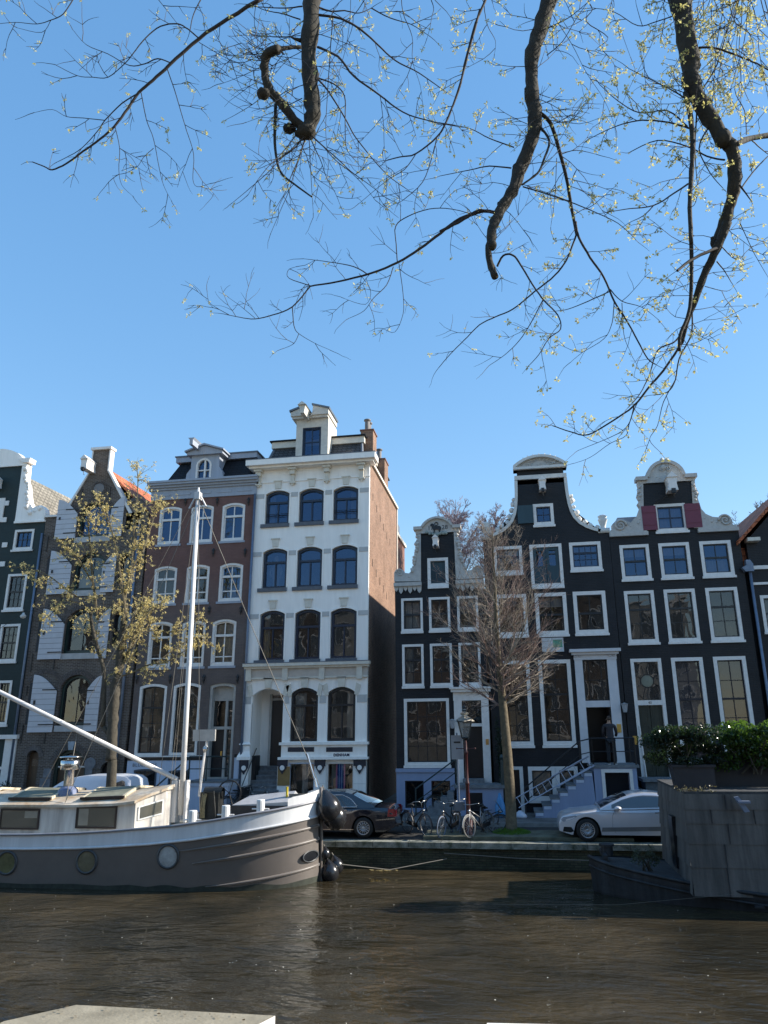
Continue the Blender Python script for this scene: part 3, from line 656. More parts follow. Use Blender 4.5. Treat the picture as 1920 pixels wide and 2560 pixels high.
def build_white():
    h=House('white_house','tall white canal house with bracketed cornice, dormer and sunlit brick flank',.018,base_u=-9)
    uL=h.uv('E',130,1000)[0]; uR=h.uv('E',1163,1000)[0]
    vc=h.uv('E',640,545)[1]         # top of the cornice
    vu=h.uv('E',640,610)[1]         # its underside
    W_=lambda c,xl,xr,yt,yb: h.rect(c,xl,xr,yt,yb)
    rows=[[W_('E',238,441,822,1115),W_('E',541,749,803,1098),W_('E',849,1061,783,1082)],
          [W_('E',209,418,1345,1692),W_('E',520,736,1330,1682),W_('E',836,1054,1312,1668)],
          [W_('F',203,448,205,705),W_('F',568,823,185,692),W_('F',940,1200,170,685)]]
    us=[(sum(r[k][0] for r in rows)/3, sum(r[k][1] for r in rows)/3) for k in range(3)]
    cu=[['l','','r'],['','',''],['l','','']]
    bh_={0:[(.19,),(),(.17,)]}
    for j,r in enumerate(rows):
        v0=sum(q[2] for q in r)/3; v1=sum(q[3] for q in r)/3
        for k in range(3):
            u0,u1=us[k]; ri=.17
            h.holes.append(outline(u0-.03,u1+.03,v0-.02,v1+.03,ri))
            f=h.win((u0,u1,v0,v1),frame=BLUES,fw=.075,sash=BLUES,sw=.03,rise=ri,bv=(),bh=(),depth=.2,proud=-.11,g=G3 if j<2 else G2,hole=False,cur=cu[j][k])
            vt=v0+(v1-v0)*.66; h.box('transom',BLUES,u0+.05,u1-.05,vt-.05,vt+.05,-.24,-.12,f); h.box('mullion',BLUES,(u0+u1)/2-.03,(u0+u1)/2+.03,v0+.05,vt-.05,-.23,-.14,f)
            if j==0 and k!=1: 
                q=h.mb(); vv=v0+.38; q.tube([(u0,-.08,vv),(u1,-.08,vv)],.014,5); q.tube([(u0,-.08,vv+.1),(u1,-.08,vv+.1)],.014,5); q.build('window_rail',IRON,f)
            if j==1 and k==0:
                q=h.mb(); um=u0+.46; q.lathe([(.12,0),(.17,.5),(.2,.75),(.2,1.0),(.13,1.08),(.06,1.12),(.06,1.18),(.10,1.25),(.11,1.35),(.06,1.45),(0,1.47)],(um,-.5,v0+.1),12,squash=.6); q.tube([(um-.2,-.5,v0+1.1),(um-.27,-.45,v0+.8),(um-.2,-.4,v0+.55)],.05,6); q.tube([(um+.2,-.5,v0+1.1),(um+.27,-.45,v0+.8),(um+.2,-.4,v0+.55)],.05,6); q.build('white_torso_bust',CURT,f,True)
            h.box('sill',SLATEGREY,u0-.2,u1+.06,v0-.17,v0-.01,-.15,.1,f)
            # white raised rim and keystone
            q=h.mb(); q.ring(outline(u0-.09,u1+.09,v0,v1+.09,ri),outline(u0-.03,u1+.03,v0+.001,v1+.03,ri),-.02,.035); q.build('window_surround',WHITE,f)
            um=(u0+u1)/2; q=h.mb(); q.prism([(um-.13,v1+.1),(um+.13,v1+.1),(um+.17,v1+.45),(um-.17,v1+.45)],-.02,.06); q.box(um-.21,um+.21,-.02,.09,v1+.45,v1+.50); q.build('keystone',CREAM,f)
        # pale grey belt at the spring of the arches
        ed=[uL-.0]+[x for u0,u1 in us for x in (u0-.1,u1+.1)]+[uR]
        for a,b in zip(ed[0::2],ed[1::2]): h.box('string_band',GREYB,a,b,v1-.31,v1-.1,-.02,.022)
    # mid cornice and beige frieze
    mt=h.uv('F',700,733)[1]; mb_=h.uv('F',700,878)[1]
    h.box('mid_cornice',CREAM,uL-.08,uR+.12,mt-.13,mt,-.1,.28); h.box('mid_cornice',CREAM,uL-.04,uR+.07,mt-.22,mt-.13,-.1,.18); h.box('cornice_lead',LEAD,uL-.09,uR+.13,mt+.001,mt+.03,-.1,.29)
    h.box('frieze',mat('beige_frieze_paint',(.52,.46,.40),.6,.1,5),uL,uR+.02,mb_,mt-.22,-.02,.06)
    h.box('frieze_moulding',CREAM,uL-.02,uR+.04,mb_-.07,mb_,-.02,.11)
    for x in (100,475,855,1243):
        u,_=h.uv('F',x,800); h.box('frieze_bracket',CREAM,u-.12,u+.12,mb_-.14,mt-.2,-.02,.15)
    # first floor: porch arch and two windows
    w2=h.rect('F',529,798,1000,1545); w3=h.rect('F',912,1188,990,1540); v0=(w2[2]+w3[2])/2; v1=(w2[3]+w3[3])/2
    for k,(r,cc) in enumerate(((w2,'L'),(w3,'r'))):
        u0,u1=r[0],r[1]; ri=.24; h.holes.append(outline(u0-.03,u1+.03,v0-.02,v1+.03,ri))
        f=h.win((u0,u1,v0,v1),frame=SASH,fw=.07,sash=SASH,sw=.03,rise=ri,bv=(),bh=(),depth=.2,proud=-.11,hole=False,cur=cc,g=G1)
        vt=v0+(v1-v0)*.67; h.box('transom',SASH,u0+.05,u1-.05,vt-.04,vt+.04,-.24,-.12,f); h.box('mullion',SASH,(u0+u1)/2-.03,(u0+u1)/2+.03,v0+.05,vt-.04,-.23,-.14,f)
    dr=h.rect('F',115,438,1003,1810); pu0,pu1=dr[0],dr[1]; pv1=v1+.02
    dv=1.85     # porch floor
    arches=[(pu0,pu1,pv1)]+[(r[0],r[1],v1) for r in (w2,w3)]
    h.holes.append(outline(pu0,pu1,.12,pv1,.3))
    for u0,u1,vv in arches:
        um=(u0+u1)/2; q=h.mb(); q.prism([(um-.13,vv+.03),(um+.13,vv+.03),(um+.17,vv+.4),(um-.17,vv+.4)],-.02,.08); q.box(um-.2,um+.2,-.02,.11,vv+.4,vv+.45); q.build('keystone',CREAM,h.root)
        for s_ in (-1,1):
            q=h.mb(); e=um+s_*(u1-u0)/2; q.prism([(e-s_*.02,vv-.28),(e+s_*.14,vv-.34),(e+s_*.26,vv+.1),(e+s_*.06,vv+.2)],-.02,.05); q.build('springer_stone',CREAM,h.root)
    ed=[uL,pu0-.06,pu1+.06,w2[0]-.1,w2[1]+.1,w3[0]-.1,w3[1]+.1,uR]
    for a,b in zip(ed[0::2],ed[1::2]): h.box('string_band',GREYB,a,b,v1-.62,v1-.30,-.02,.022)
    # porch interior
    q=h.mb(); D=-1.3
    q.poly([(pu0,-.3,.1),(pu0,D,.1),(pu0,D,pv1),(pu0,-.3,pv1)]); q.poly([(pu1,-.3,.1),(pu1,D,.1),(pu1,D,pv1),(pu1,-.3,pv1)]); q.poly([(pu0,D,.1),(pu1,D,.1),(pu1,D,pv1),(pu0,D,pv1)]); q.poly([(pu0,-.3,pv1),(pu0,D,pv1),(pu1,D,pv1),(pu1,-.3,pv1)])
    q.build('porch_recess',WHITE,h.root)
    du0=pu0+.42
    DF=mat('cream_door_frame',(.40,.38,.35)); dr_=h.box('front_door',BLACKP,du0+.1,pu1-.1,dv,dv+2.75,D+.02,D+.10); h.box('door_frame',DF,du0,du0+.1,dv,pv1-.2,D+.02,D+.16,dr_); h.box('door_frame',DF,pu1-.1,pu1-.02,dv,pv1-.2,D+.02,D+.16,dr_)
    h.box('transom_bar',DF,du0+.1,pu1-.1,dv+2.75,dv+2.84,D+.02,D+.14,dr_); h.box('fanlight',G1,du0+.1,pu1-.1,dv+2.84,pv1-.25,D+.03,D+.08,dr_)
    # steps
    st=steps_front(h,pu0+.02,pu1-.02,D,1.35,dv,.1,10,STONE)
    q=h.mb(); q.box(pu0+.0,pu0+.16,-.3,1.0,.1,1.15); q.box(pu0+.0,pu0+.16,-.9,-.3,1.15,2.3); q.tube([(pu0+.08,1.0,1.2),(pu0+.08,-.6,2.6)],.02,6); q.build('step_guard',IRON,st)
    # ledge cornice over the shop
    lt=h.uv('F',850,1555)[1]; sb=h.uv('F',850,1735)[1]; a=pu1+.02; b=uR+.04
    h.box('shop_cornice',WHITE,a-.08,b+.06,lt-.11,lt,-.1,.2); h.box('shop_fascia',WHITE,a,b,sb+.1,lt-.11,-.1,.10); h.box('shop_cornice',WHITE,a-.1,b+.06,sb,sb+.1,-.1,.24)
    for xl,xr in ((503,775),(900,1173)): 
        e=h.rect('F',xl,xr,1608,1656); h.box('dark_sign_panel',mat('dark_navy_paint',(.02,.025,.04),.4),e[0],e[1],e[2],e[3],.10,.115)
    u,v=h.uv('F',975,1702); h.text('DENHAM',u,v,.15,mat('navy_lettering',(.01,.015,.05),.4),.105,name='lettering',space=1.12,bold=.006)
    # piers with dark shield brackets
    u_p=[h.rect('F',395,500,1760,1960),h.rect('F',778,893,1760,1960),h.rect('F',1182,1300,1760,1960)]
    NAV=mat('dark_navy_paint',(.02,.025,.04))
    def shield(u0,u1,d):
        um=(u0+u1)/2; q=h.mb(); q.box(u0,u1,d,d+.06,sb-.26,sb-.002); q.prism([(um-.17,sb-.26),(um+.17,sb-.26),(um+.17,sb-.32),(um,sb-.58),(um-.17,sb-.32)],d,d+.06); o=q.build('shield_bracket',NAV,h.root)
        q=h.mb(); q.lathe([(.1,.0),(.1,.02),(0,.025)],(um,d+.06,sb-.32),14,'y'); q.build('round_medallion',WHITE,o)
    for k,e in enumerate(u_p):
        u0,u1=e[0],e[1]
        if k==2: u1=uR
        h.box('pier',WHITE,u0,u1,.1,sb,-.1,.10)
        q=h.mb()
        for vv in (.75,1.2): q.box(u0-.002,u1+.002,.098,.103,vv,vv+.012)
        q.build('pier_joint',GREYB,h.root); shield(u0,u1,.10)
    h.box('bronze_panel',mat('bronze_plate',(.28,.17,.06),.5),u_p[0][0]+.02,u_p[0][0]+.55,sb-1.02,sb-.27,.10,.12)
    # left pier of the porch with flared base
    c0=uL-.02; c1=pu0
    q=h.mb(); v_a=h.uv('F',60,1580)[1]
    prof=[(0,v1-.62),(0,v_a+.1),(.09,v_a),(.0,v_a-.06),(.03,sb+.35),(.14,sb+.12),(.14,sb)]
    for (e0,z0),(e1,z1) in zip(prof[:-1],prof[1:]):
        P=[(c0-e0,.06+e0,z0),(c1+e0*.7,.06+e0,z0),(c1+e1*.7,.06+e1,z1),(c0-e1,.06+e1,z1)]; q.poly(P); q.poly([(c1+e0*.7,.06+e0,z0),(c1,-.1,z0),(c1,-.1,z1),(c1+e1*.7,.06+e1,z1)]); q.poly([(c0-e0,.06+e0,z0),(c0,-.1,z0),(c0,-.1,z1),(c0-e1,.06+e1,z1)])
    q.poly([(c0-.14,.2,sb),(c1+.1,.2,sb),(c1,-.1,sb),(c0,-.1,sb)]); q.build('porch_pier',WHITE,h.root); h.box('pier',WHITE,c0,c1,.1,sb,-.1,.10); shield(c0,c1,.10)
    # shop windows
    for k,(e0,e1) in enumerate(((u_p[0][1],u_p[1][0]),(u_p[1][1],u_p[2][0]))):
        top=sb-.12; h.holes.append([(e0,.12),(e1,.12),(e1,top),(e0,top)])
        q=h.mb(); q.ring([(e0,.12),(e1,.12),(e1,top),(e0,top)],[(e0+.07,.2),(e1-.05,.2),(e1-.05,top-.06),(e0+.07,top-.06)],-.2,.02); f=q.build('shop_window',FRAME if k else BWHITE,h.root)
        h.box('pane',glass('clear_shop_glass',(.02,.02,.02),.06,.12,.9,.96),e0+.06,e1-.05,.2,top-.05,-.105,-.10,f)
        if k==0: h.box('door_leaf',IRON,e0+.08,e0+.26,.2,top-.06,-.3,-.2,f); h.box('inner_post',mat('grey_interior_paint',(.25,.25,.25)),e0+.5,e0+.75,.2,top-.06,-.5,-.4,f); h.box('hanging_garment',mat('brown_garment',(.2,.08,.03)),e0+1.2,e0+1.3,.3,1.2,-.9,-.6,f)
        else:
            um=e0+.58
            h.box('blue_banner',mat('navy_banner',(.02,.09,.34)),um-.13,um+.13,.2,top-.06,-.16,-.15,f)
            for x,c_ in ((-.17,'pink'),(.17,'pink'),(-.05,'pale'),(.05,'pale')): 
                h.box('banner_stripe',mat('pink_stripe',(.8,.3,.5)) if c_=='pink' else mat('pale_blue_stripe',(.3,.6,.9)),um+x-(.025 if c_=='pink' else .012),um+x+(.025 if c_=='pink' else .012),.2,top-.06,-.148,-.144,f)
            def mannequin(u,v,s,m): 
                q=h.mb(); q.lathe([(.13*s,0),(.17*s,.35*s),(.2*s,.55*s),(.21*s,.68*s),(.1*s,.76*s),(.05*s,.8*s),(.05*s,.85*s)],(u,-.33,v),12,squash=.6); q.tube([(u-.19*s,-.45,v+.66*s),(u-.26*s,-.42,v+.3*s),(u-.2*s,-.38,v)],.05*s,6); q.tube([(u+.19*s,-.45,v+.66*s),(u+.26*s,-.42,v+.3*s),(u+.2*s,-.38,v)],.05*s,6); q.build('mannequin',m,f,True)
            mannequin(e0+.37,.85,.75,mat('peach_garment',(.85,.55,.32))); mannequin(e0+1.05,.85,.95,mat('tan_garment',(.85,.5,.25)))
            q=h.mb(); q.prism([(e0+.16,top-.06),(e0+.44,top-.06),(e0+.34,top-.6),(e0+.2,top-1.0),(e0+.18,top-1.0)],-.35,-.3); q.build('hung_drape',mat('grey_green_drape',(.25,.27,.24)),f)
            LT=mat('pale_window_lettering',(.55,.50,.48)); h.text('FOR THE LOVE',e0+.22,.93,.125,LT,-.09,.002,'window_lettering',f); h.text('OF DENIM',e0+.22,.72,.125,LT,-.09,.002,'window_lettering',f)
            h.box('lettering_rule',LT,e0+.1,e1-.1,.875,.888,-.09,-.085,f)
    # cornice, brackets
    h.box('cornice',WHITE,uL-.32,uR+.36,vc-.26,vc,-.3,.62); h.box('cornice',WHITE,uL-.22,uR+.24,vu+.0,vc-.26,-.3,.42); h.box('cornice_lead',LEAD,uL-.33,uR+.37,vc+.001,vc+.035,-.3,.63)
    h.box('eaves_moulding',WHITE,uL-.02,uR+.03,vu-.62,vu-.58,-.02,.05)
    for x in (180,483,790,1100):
        u,v=h.uv('E',x,630); q=h.mb(); t=vu
        q.prism([(u-.2,t-.02),(u+.2,t-.02),(u+.17,t-.12),(u-.17,t-.12)],-.02,.34)
        q.prism([(u-.12,t-.12),(u+.12,t-.12),(u+.12,t-.32),(u-.12,t-.32)],-.02,.26)
        q.prism([(u-.09,t-.32),(u+.09,t-.32),(u+.09,t-.72),(u,t-.84),(u-.09,t-.72)],-.02,.14); q.box(u-.14,u+.14,-.02,.17,t-.74,t-.68); q.build('cornice_bracket',CREAM,h.root)
    wall=[(uL,0),(uR,0),(uR,vc-.05),(uL,vc-.05)]
    h.wall(wall,WHITE)
    # brick flank, running back
    D1=-8.3; q=h.mb(); q.box(uR-.28,uR,D1,-.12,0,vc-.25); q.build('side_wall',REDB,h.root)
    h.box('corner_strip',WHITE,uR,uR+.006,.3,vc-.25,-.13,-.0)
    q=h.mb(); q.box(uR-.1,uR+.10,D1,-.1,vc-.25,vc-.12); q.build('eaves_board',CREAM,h.root)
    q=h.mb(); q.box(uR-.02,uR+.05,D1-.12,D1+.06,6.2,vc-.25); q.build('corner_board',CREAM,h.root)
    # lower extension at the back
    q=h.mb(); q.box(uR-4,uR-.28,D1-5.2,D1-.05,0,vc-1.3); q.build('rear_extension',DARKRED,h.root)
    q=h.mb(); q.box(uR-4.1,uR-.18,D1-5.3,D1-.0,vc-1.3,vc-1.12); q.build('extension_coping',CREAM,h.root)
    q=h.mb(); q.box(uR-3.6,uR-.5,D1-4.6,D1-.4,vc-1.12,vc-.1); q.build('extension_dormer',LEAD,h.root)
    q=h.mb(); q.box(uR-.285,uR-.24,D1-2.7,D1-2.2,7.2,9.0); q.build('side_window',FRAME,h.root)
    h.box('side_wall',DARKRED,uL,uL+.26,0,vc-.26,D1,-.3); h.box('rear_wall',DARKRED,uL+.27,uR-.29,0,vc-.26,D1,D1+.25); h.box('interior_wall',ROOM,uL+.28,uR-.3,0,vc-.3,-1.95,-1.9)
    for k,(yy,zz) in enumerate(((.9,-1.5),(1.9,-1.8),(2.9,-2.0),(3.9,-2.2),(4.9,-2.4),(5.9,-2.5),(.9,-4.6),(1.9,-4.9),(2.9,-5.1),(3.9,-5.3),(4.9,-5.5))): q=h.mb(); q.box(uR,uR+.015,-yy-.03,-yy+.0,vc+zz-.35,vc+zz); q.build('wall_anchor',IRON,h.root)
    # mansard with lead hips
    vt=h.uv('E',640,312)[1]; l1=h.uv('E',272,385)[0]; r1=h.uv('E',1070,345)[0]; l0=h.uv('E',235,550)[0]; r0=h.uv('E',1100,495)[0]
    z1=h.uv('E',400,385)[1]
    q=h.mb(); A=[(l0,-.1,vc),(r0,-.1,vc),(r0,D1+.3,vc),(l0,D1+.3,vc)]; B=[(l1,-.75,z1),(r1,-.75,z1),(r1,D1+.9,z1),(l1,D1+.9,z1)]
    for k in range(4): q.poly([A[k],A[(k+1)%4],B[(k+1)%4],B[k]])
    q.poly(B); q.build('mansard_roof',SLATE,h.root)
    q=h.mb()
    for k in range(4): q.tube([A[k],B[k]],.07,6)
    q.build('hip_flashing',LEAD,h.root)
    h.box('roof_fascia',CREAM,l1-.12,r1+.14,z1-.02,vt-.02,D1+.7,-.6); h.box('roof_deck',SLATED,l1-.2,r1+.22,vt-.019,vt+.05,D1+.6,-.52)
    # dormer
    d0,d1=h.uv('E',510,400)[0],h.uv('E',797,400)[0]; dt=h.uv('E',655,170)[1]; dm=(d0+d1)/2; ww=h.rect('E',568,735,255,515)
    DC=mat('cream_dormer_paint',(.58,.55,.49),.6,.1,5)
    q=h.mb(); q.box(d0,ww[0],-1.6,.12,vc,dt); q.box(ww[1],d1,-1.6,.12,vc,dt); q.box(ww[0],ww[1],-1.6,.12,ww[3],dt); q.box(ww[0],ww[1],-1.6,.12,vc,ww[2]); dm_o=q.build('dormer',DC,h.root)
    q=h.mb()
    for k in range(3): v=vc+.55+k*.55; q.box(d0-.004,ww[0]-.08,.119,.126,v,v+.02); q.box(ww[1]+.08,d1+.004,.119,.126,v,v+.02)
    q.build('dormer_joint',GREYB,dm_o)
    h.win((ww[0]-.0,ww[1]+.0,ww[2],ww[3]),'dormer_window',frame=BLUES,fw=.06,sash=BLUES,sw=.05,bv=(.5,),bh=(.5,),bar=.05,depth=.0,proud=.09,g=G3,hole=False,par=dm_o)
    h.box('dormer_room',ROOM,d0+.1,d1-.1,vc,dt,-.9,-.85,dm_o)
    a0,a1=h.uv('E',478,165)[0],h.uv('E',832,165)[0]; tl=h.uv('E',600,78); tr_=h.uv('E',678,70); vl=h.uv('E',650,120)[1]
    q=h.mb(); q.prism([(a0,dt+.05),(dm-.2,dt+.05),(dm-.02,vl-.15),(tl[0]+.3,vl-.2),(tl[0],tl[1]-.05),(a0,dt+.25)],-1.4,.38); q.prism([(dm+.1,dt+.05),(a1-.1,dt+.05),(a1-.1,dt+.3),(tr_[0],tr_[1]-.03),(tr_[0]-.03,vl-.1),(tr_[0]-.15,vl-.3)],-1.4,.38); q.box(a0+.05,a1-.15,-1.4,.3,dt-.06,dt+.06); q.build('broken_pediment',DC,dm_o)
    q=h.mb(); q.prism([(a0-.05,dt+.25),(tl[0],tl[1]-.05),(tl[0]+.02,tl[1]+.04),(a0-.06,dt+.34)],-1.4,.45); q.prism([(tr_[0]-.05,tr_[1]-.02),(a1-.05,dt+.28),(a1-.03,dt+.36),(tr_[0]-.05,tr_[1]+.06)],-1.4,.45); q.build('pediment_lead',LEAD,dm_o)
    u,v=h.uv('E',620,150); q=h.mb(); q.prism([(u-.15,v+.1),(u+.15,v+.1),(u+.11,v-.12),(u+.09,v-.28),(u-.09,v-.28),(u-.11,v-.12)],.1,1.15); q.prism([(u-.2,v+.1),(u+.2,v+.1),(u,v+.26)],.1,1.25); q.build('hoist_beam',DC,h.root)
    # chimneys on the flank
    def chim(Yd,w,zt,z0,pots):
        q=h.mb(); q.box(uR-.62,uR-.02,-Yd-w,-Yd,z0,zt); c=q.build('chimney',REDB,h.root)
        q=h.mb(); q.box(uR-.66,uR+.02,-Yd-w-.03,-Yd+.03,zt,zt+.07); q.build('chimney_cap',DARKRED,c)
        for k in range(pots): q=h.mb(); q.lathe([(.12,0),(.12,.45),(.10,.5),(.17,.52),(.17,.58),(.0,.6)],(uR-.35,-Yd-.25-.4*k,zt+.07),10); q.build('chimney_pot',mat('soot_grey_pot',(.16,.15,.15),.7),c,True)
    chim(.95,.95,h.uv('E',1140,270)[1]+.35,vc-.3,2); chim(4.3,1.1,vc+1.35,vc-.3,1)
    h.pipe('drainpipe',IRON,[(uR+.07,4.6),(uR+.07,.3)],.04,.0)
build_white()

def scroll_flank(h,q,pts,d=.07): q.prism(pts,-.3,d)
def build_1728():
    h=House('gabled_house','narrow black canal house with grey-white neck gable dated 1728 and a black ram',.008,base_u=-3)
    uL=h.uv('G',113,960)[0]; uR=uL+3.72
    n0,n1=h.uv('G',380,600)[0],h.uv('G',738,600)[0]; um=(n0+n1)/2
    vsb=h.uv('G',250,905)[1]; vsb=(vsb+h.uv('G',890,895)[1])/2; vn=h.uv('G',560,385)[1]
    uR=um+(um-uL)
    wall=[(uL,0),(uR,0),(uR,vsb+.1),(n1,vsb+.1),(n1,vn+.1),(n0,vn+.1),(n0,vsb+.1),(uL,vsb+.1)]
    S=mat('grey_white_sandstone',(.47,.45,.42),.7,.12,6,bump=.3)
    # left flank traced, right mirrored about the axis
    L=h.pts('G',(385,885),(108,890),(108,800),(125,768),(165,760),(205,775),(220,800),(260,805),(300,770),(325,690),(332,600),(348,500),(350,400),(383,400))
    for sgn in (1,-1):
        pl=[(u,v) if sgn==1 else (2*um-u,v) for u,v in L]; q=h.mb(); q.prism(pl,-.3,.08)
        o=q.build('scroll_flank',S,h.root)
        q=h.mb(); cv=[(u,v) if sgn==1 else (2*um-u,v) for u,v in h.pts('G',(350,410),(345,520),(328,620),(310,720),(280,790))]
        h.carve(q,cv,.10,.09,3,.13); q.build('carved_ornament',S,o,True)
        u,v=h.uv('G',165,800); u=u if sgn==1 else 2*um-u
        q=h.mb(); h.volute(q,u,v,.17,-sgn,.1,1.7,.035); q.build('volute',S,o,True); q=h.mb()
        h.carve(q,[(a if sgn==1 else 2*um-a,b) for a,b in h.pts('G',(230,860),(290,820),(340,860))],.07,.07,7,.16)
        q.build('carved_ornament',S,o,True)
        a0,a1=sorted([uL-.03 if sgn==1 else 2*um-uL+.03, n0+.02 if sgn==1 else 2*um-n0-.02])
        h.box('scroll_ledge',S,a0,a1,vsb-.1,vsb+.06,-.1,.16,o)
        q=h.mb(); w=(a1-a0); 
        k=6
        for i in range(k): 
            x0=a0+w*i/k; q.prism([(x0,vsb-.1),(x0+w/k,vsb-.1),(x0+w/k*.9,vsb-.22-.1*(i%2)),(x0+w/k*.5,vsb-.32-.1*(i%2)),(x0+w/k*.1,vsb-.22-.1*(i%2))],-.05,.07)
        q.build('scalloped_apron',S,o)
    # arched top
    a=h.uv('G',385,325); b=h.uv('G',710,308); ap=h.uv('G',560,222)[1]; vb=(a[1]+b[1])/2; e0=h.uv('G',328,340)[0]; e0=um-(um-e0)
    hw=um-a[0]; q=h.mb(); o=outline(um-hw,um+hw,vn,ap,ap-vb,12); q.prism(o,-.3,.1); q.box(e0,2*um-e0,-.3,.09,vn,vb-.13); pd=q.build('pediment',S,h.root)
    q=h.mb(); I=outline(um-hw,um+hw,vn,ap,ap-vb,12,i=.09)[2:]; O=o[2:]
    for k in range(len(O)-1): q.prism([O[k],O[k+1],I[k+1],I[k]],-.3,.22)
    q.box(e0-.08,um-hw+.05,-.3,.22,vb-.14,vb); q.box(um+hw-.05,2*um-e0+.08,-.3,.22,vb-.14,vb); q.build('pediment_moulding',S,pd)
    # ram in relief, date
    px,py=h.uv('G',545,345)
    def g2(x,y): 
        X=1030+x/13.825; Y=1270+y/13.825; q_=at_y(X,Y,32); return q_.x-h.lean*q_.z,q_.z
    ram=[g2(*p) for p in ((650,660),(640,640),(660,580),(700,560),(745,570),(775,610),(800,645),(900,650),(960,645),(1005,670),(1020,720),(1000,790),(965,870),(940,860),(940,780),(890,770),(800,765),(800,830),(790,875),(750,870),(765,830),(735,760),(700,700),(690,650),(665,645))]
    q=h.mb(); q.prism(ram,.09,.16); q.build('ram_relief',IRON,pd)
    q=h.mb(); c_=g2(850,575); q.lathe([(.085,.0),(.085,.05),(.06,.05),(.06,.0)],(c_[0],.1,c_[1]),16,'y'); q.build('sun_ring',IRON,pd)
    DT=IRON; u,v=g2(545,785); h.text('17',u,v,.27,DT,.105,name='date_numerals',par=pd); u,v=g2(1035,755); h.text('28',u,v,.27,DT,.105,name='date_numerals',par=pd)
    q=h.mb(); h.carve(q,[g2(*p) for p in ((480,890),(560,850),(680,900),(850,930),(1020,900),(1120,840),(1230,870))],.08,.12,6,.1); q.build('foliage_relief',mat('green_grey_stone',(.28,.33,.31),.7),pd,True)
    h.hoist('G',545,545,.85,L=1.2)
    # openings
    h.win(h.rect('G',452,668,642,955),'hoist_hatch',fw=.13,sash=TEAL,sw=.02,bv=(),bh=(),depth=.12,sill=(FRAME,.0),g=TEAL)
    r=h.rect('G',455,668,642,955); q=h.mb(); 
    for k in range(8): u=r[0]+.2+k*(r[1]-r[0]-.4)/7; q.box(u-.006,u+.006,-.1,-.09,r[2]+.25,r[2]+.8)
    q.build('hatch_bars',IRON,h.root)
    KW=dict(fw=.10,sash=SASH,bar=.03,depth=.12,sill=(FRAME,.02))
    r1=[h.rect('G',180,403,1060,1422),h.rect('G',467,686,1048,1415),h.rect('G',760,978,1040,1402)]
    r2=[h.rect('G',190,413,1538,1992),h.rect('G',480,708,1532,1988),h.rect('G',778,1003,1528,1980)]
    for k in range(3):
        h.win(r1[k][:2]+(r1[0][2],r1[0][3]),bv=(.5,),bh=(),th=(.5,),cur='f' if k==0 else '',g=G2,**KW)
        h.win(r2[k][:2]+(r2[0][2],r2[0][3]),bv=(.5,),bh=(.3,),th=(.64,),cur='L' if k==0 else ('' if k==1 else 't'),g=G2,**KW)
    h.win(h.rect('H',210,682,440,1155),'large_shop_window',fw=.12,sash=SASH,sw=.05,bv=(.25,.5,.75),bh=(.25,.5,.75),depth=.12,sill=(FRAME,.03),bar=.03,g=G1)
    # door surround
    u0,u1,v0,v1=h.rect('H',735,1098,450,1200); v0=1.25
    h.holes.append([(u0+.3,v0),(u1-.28,v0),(u1-.28,v1-.05),(u0+.3,v1-.05)])
    q=h.mb(); q.box(u0,u0+.32,-.1,.09,v0,v1); q.box(u1-.3,u1,-.1,.09,v0,v1); q.box(u0-.02,u1+.02,-.1,.1,v1-.04,v1+.3); q.box(u0-.1,u1+.1,-.1,.25,v1+.3,v1+.42); q.box(u0-.16,u1+.16,-.1,.32,v1+.42,v1+.5)
    vt=h.uv('H',900,715)[1]; q.box(u0+.3,u1-.28,-.2,.0,vt-.06,vt+.06); f=q.build('door_surround',FRAME,h.root)
    d=h.box('front_door',BLACKP,u0+.32,u1-.3,v0,vt-.06,-.24,-.18); h.box('fanlight',G2,u0+.32,u1-.3,vt+.06,v1-.04,-.2,-.19,f)
    q=h.mb(); cx=(u0+u1)/2; cy=(vt+v1)/2
    for k in range(6): a=pi*k/6; q.tube([(cx-.4*cos(a),-.17,cy-.4*sin(a)),(cx+.4*cos(a),-.17,cy+.4*sin(a))],.012,4)
    q.lathe([(.2,0),(.2,.03),(.17,.03),(.17,0)],(cx,-.18,cy),14,'y'); q.build('fanlight_tracery',SASH,f)
    u,v=h.uv('H',1072,890); h.box('nameplate',mat('orange_sign',(.55,.25,.06)),u-.06,u+.06,v-.11,v+.11,.09,.11)
    lantern(h,'H',712,685)
    # blue-white basement storey with its ledge
    bt=h.uv('H',430,1165)[1]; ub1=u1+.35
    BB=mat('pale_blue_plinth_paint',(.26,.31,.44),.5,.06,3,streak=True)
    h.box('plinth_ledge',BB,uL-.02,u0-.05,bt-.14,bt,-.1,.14)
    bw=[h.rect('H',222,415,1292,1575),h.rect('H',495,690,1292,1575)]
    xs=[uL,bw[0][0],bw[0][1],bw[1][0],bw[1][1],u0-.05]; q=h.mb()
    for a_,b_ in ((xs[0],xs[1]),(xs[2],xs[3]),(xs[4],xs[5])): q.box(a_,b_,-.1,.08,.12,bt-.14)
    for r in bw: q.box(r[0],r[1],-.1,.08,r[3],bt-.14); q.box(r[0],r[1],-.1,.08,.12,r[2])
    q.build('plinth_wall',BB,h.root)
    for r in bw:
        h.holes.append([(r[0],r[2]),(r[1],r[2]),(r[1],r[3]),(r[0],r[3])])
        q=h.mb(); q.ring([(r[0],r[2]),(r[1],r[2]),(r[1],r[3]),(r[0],r[3])],[(r[0]+.04,r[2]+.04),(r[1]-.04,r[2]+.04),(r[1]-.04,r[3]-.04),(r[0]+.04,r[3]-.04)],-.1,.03); f=q.build('basement_window',SASH,h.root); h.box('pane',G1,r[0]+.03,r[1]-.03,r[2]+.03,r[3]-.03,-.05,-.045,f)
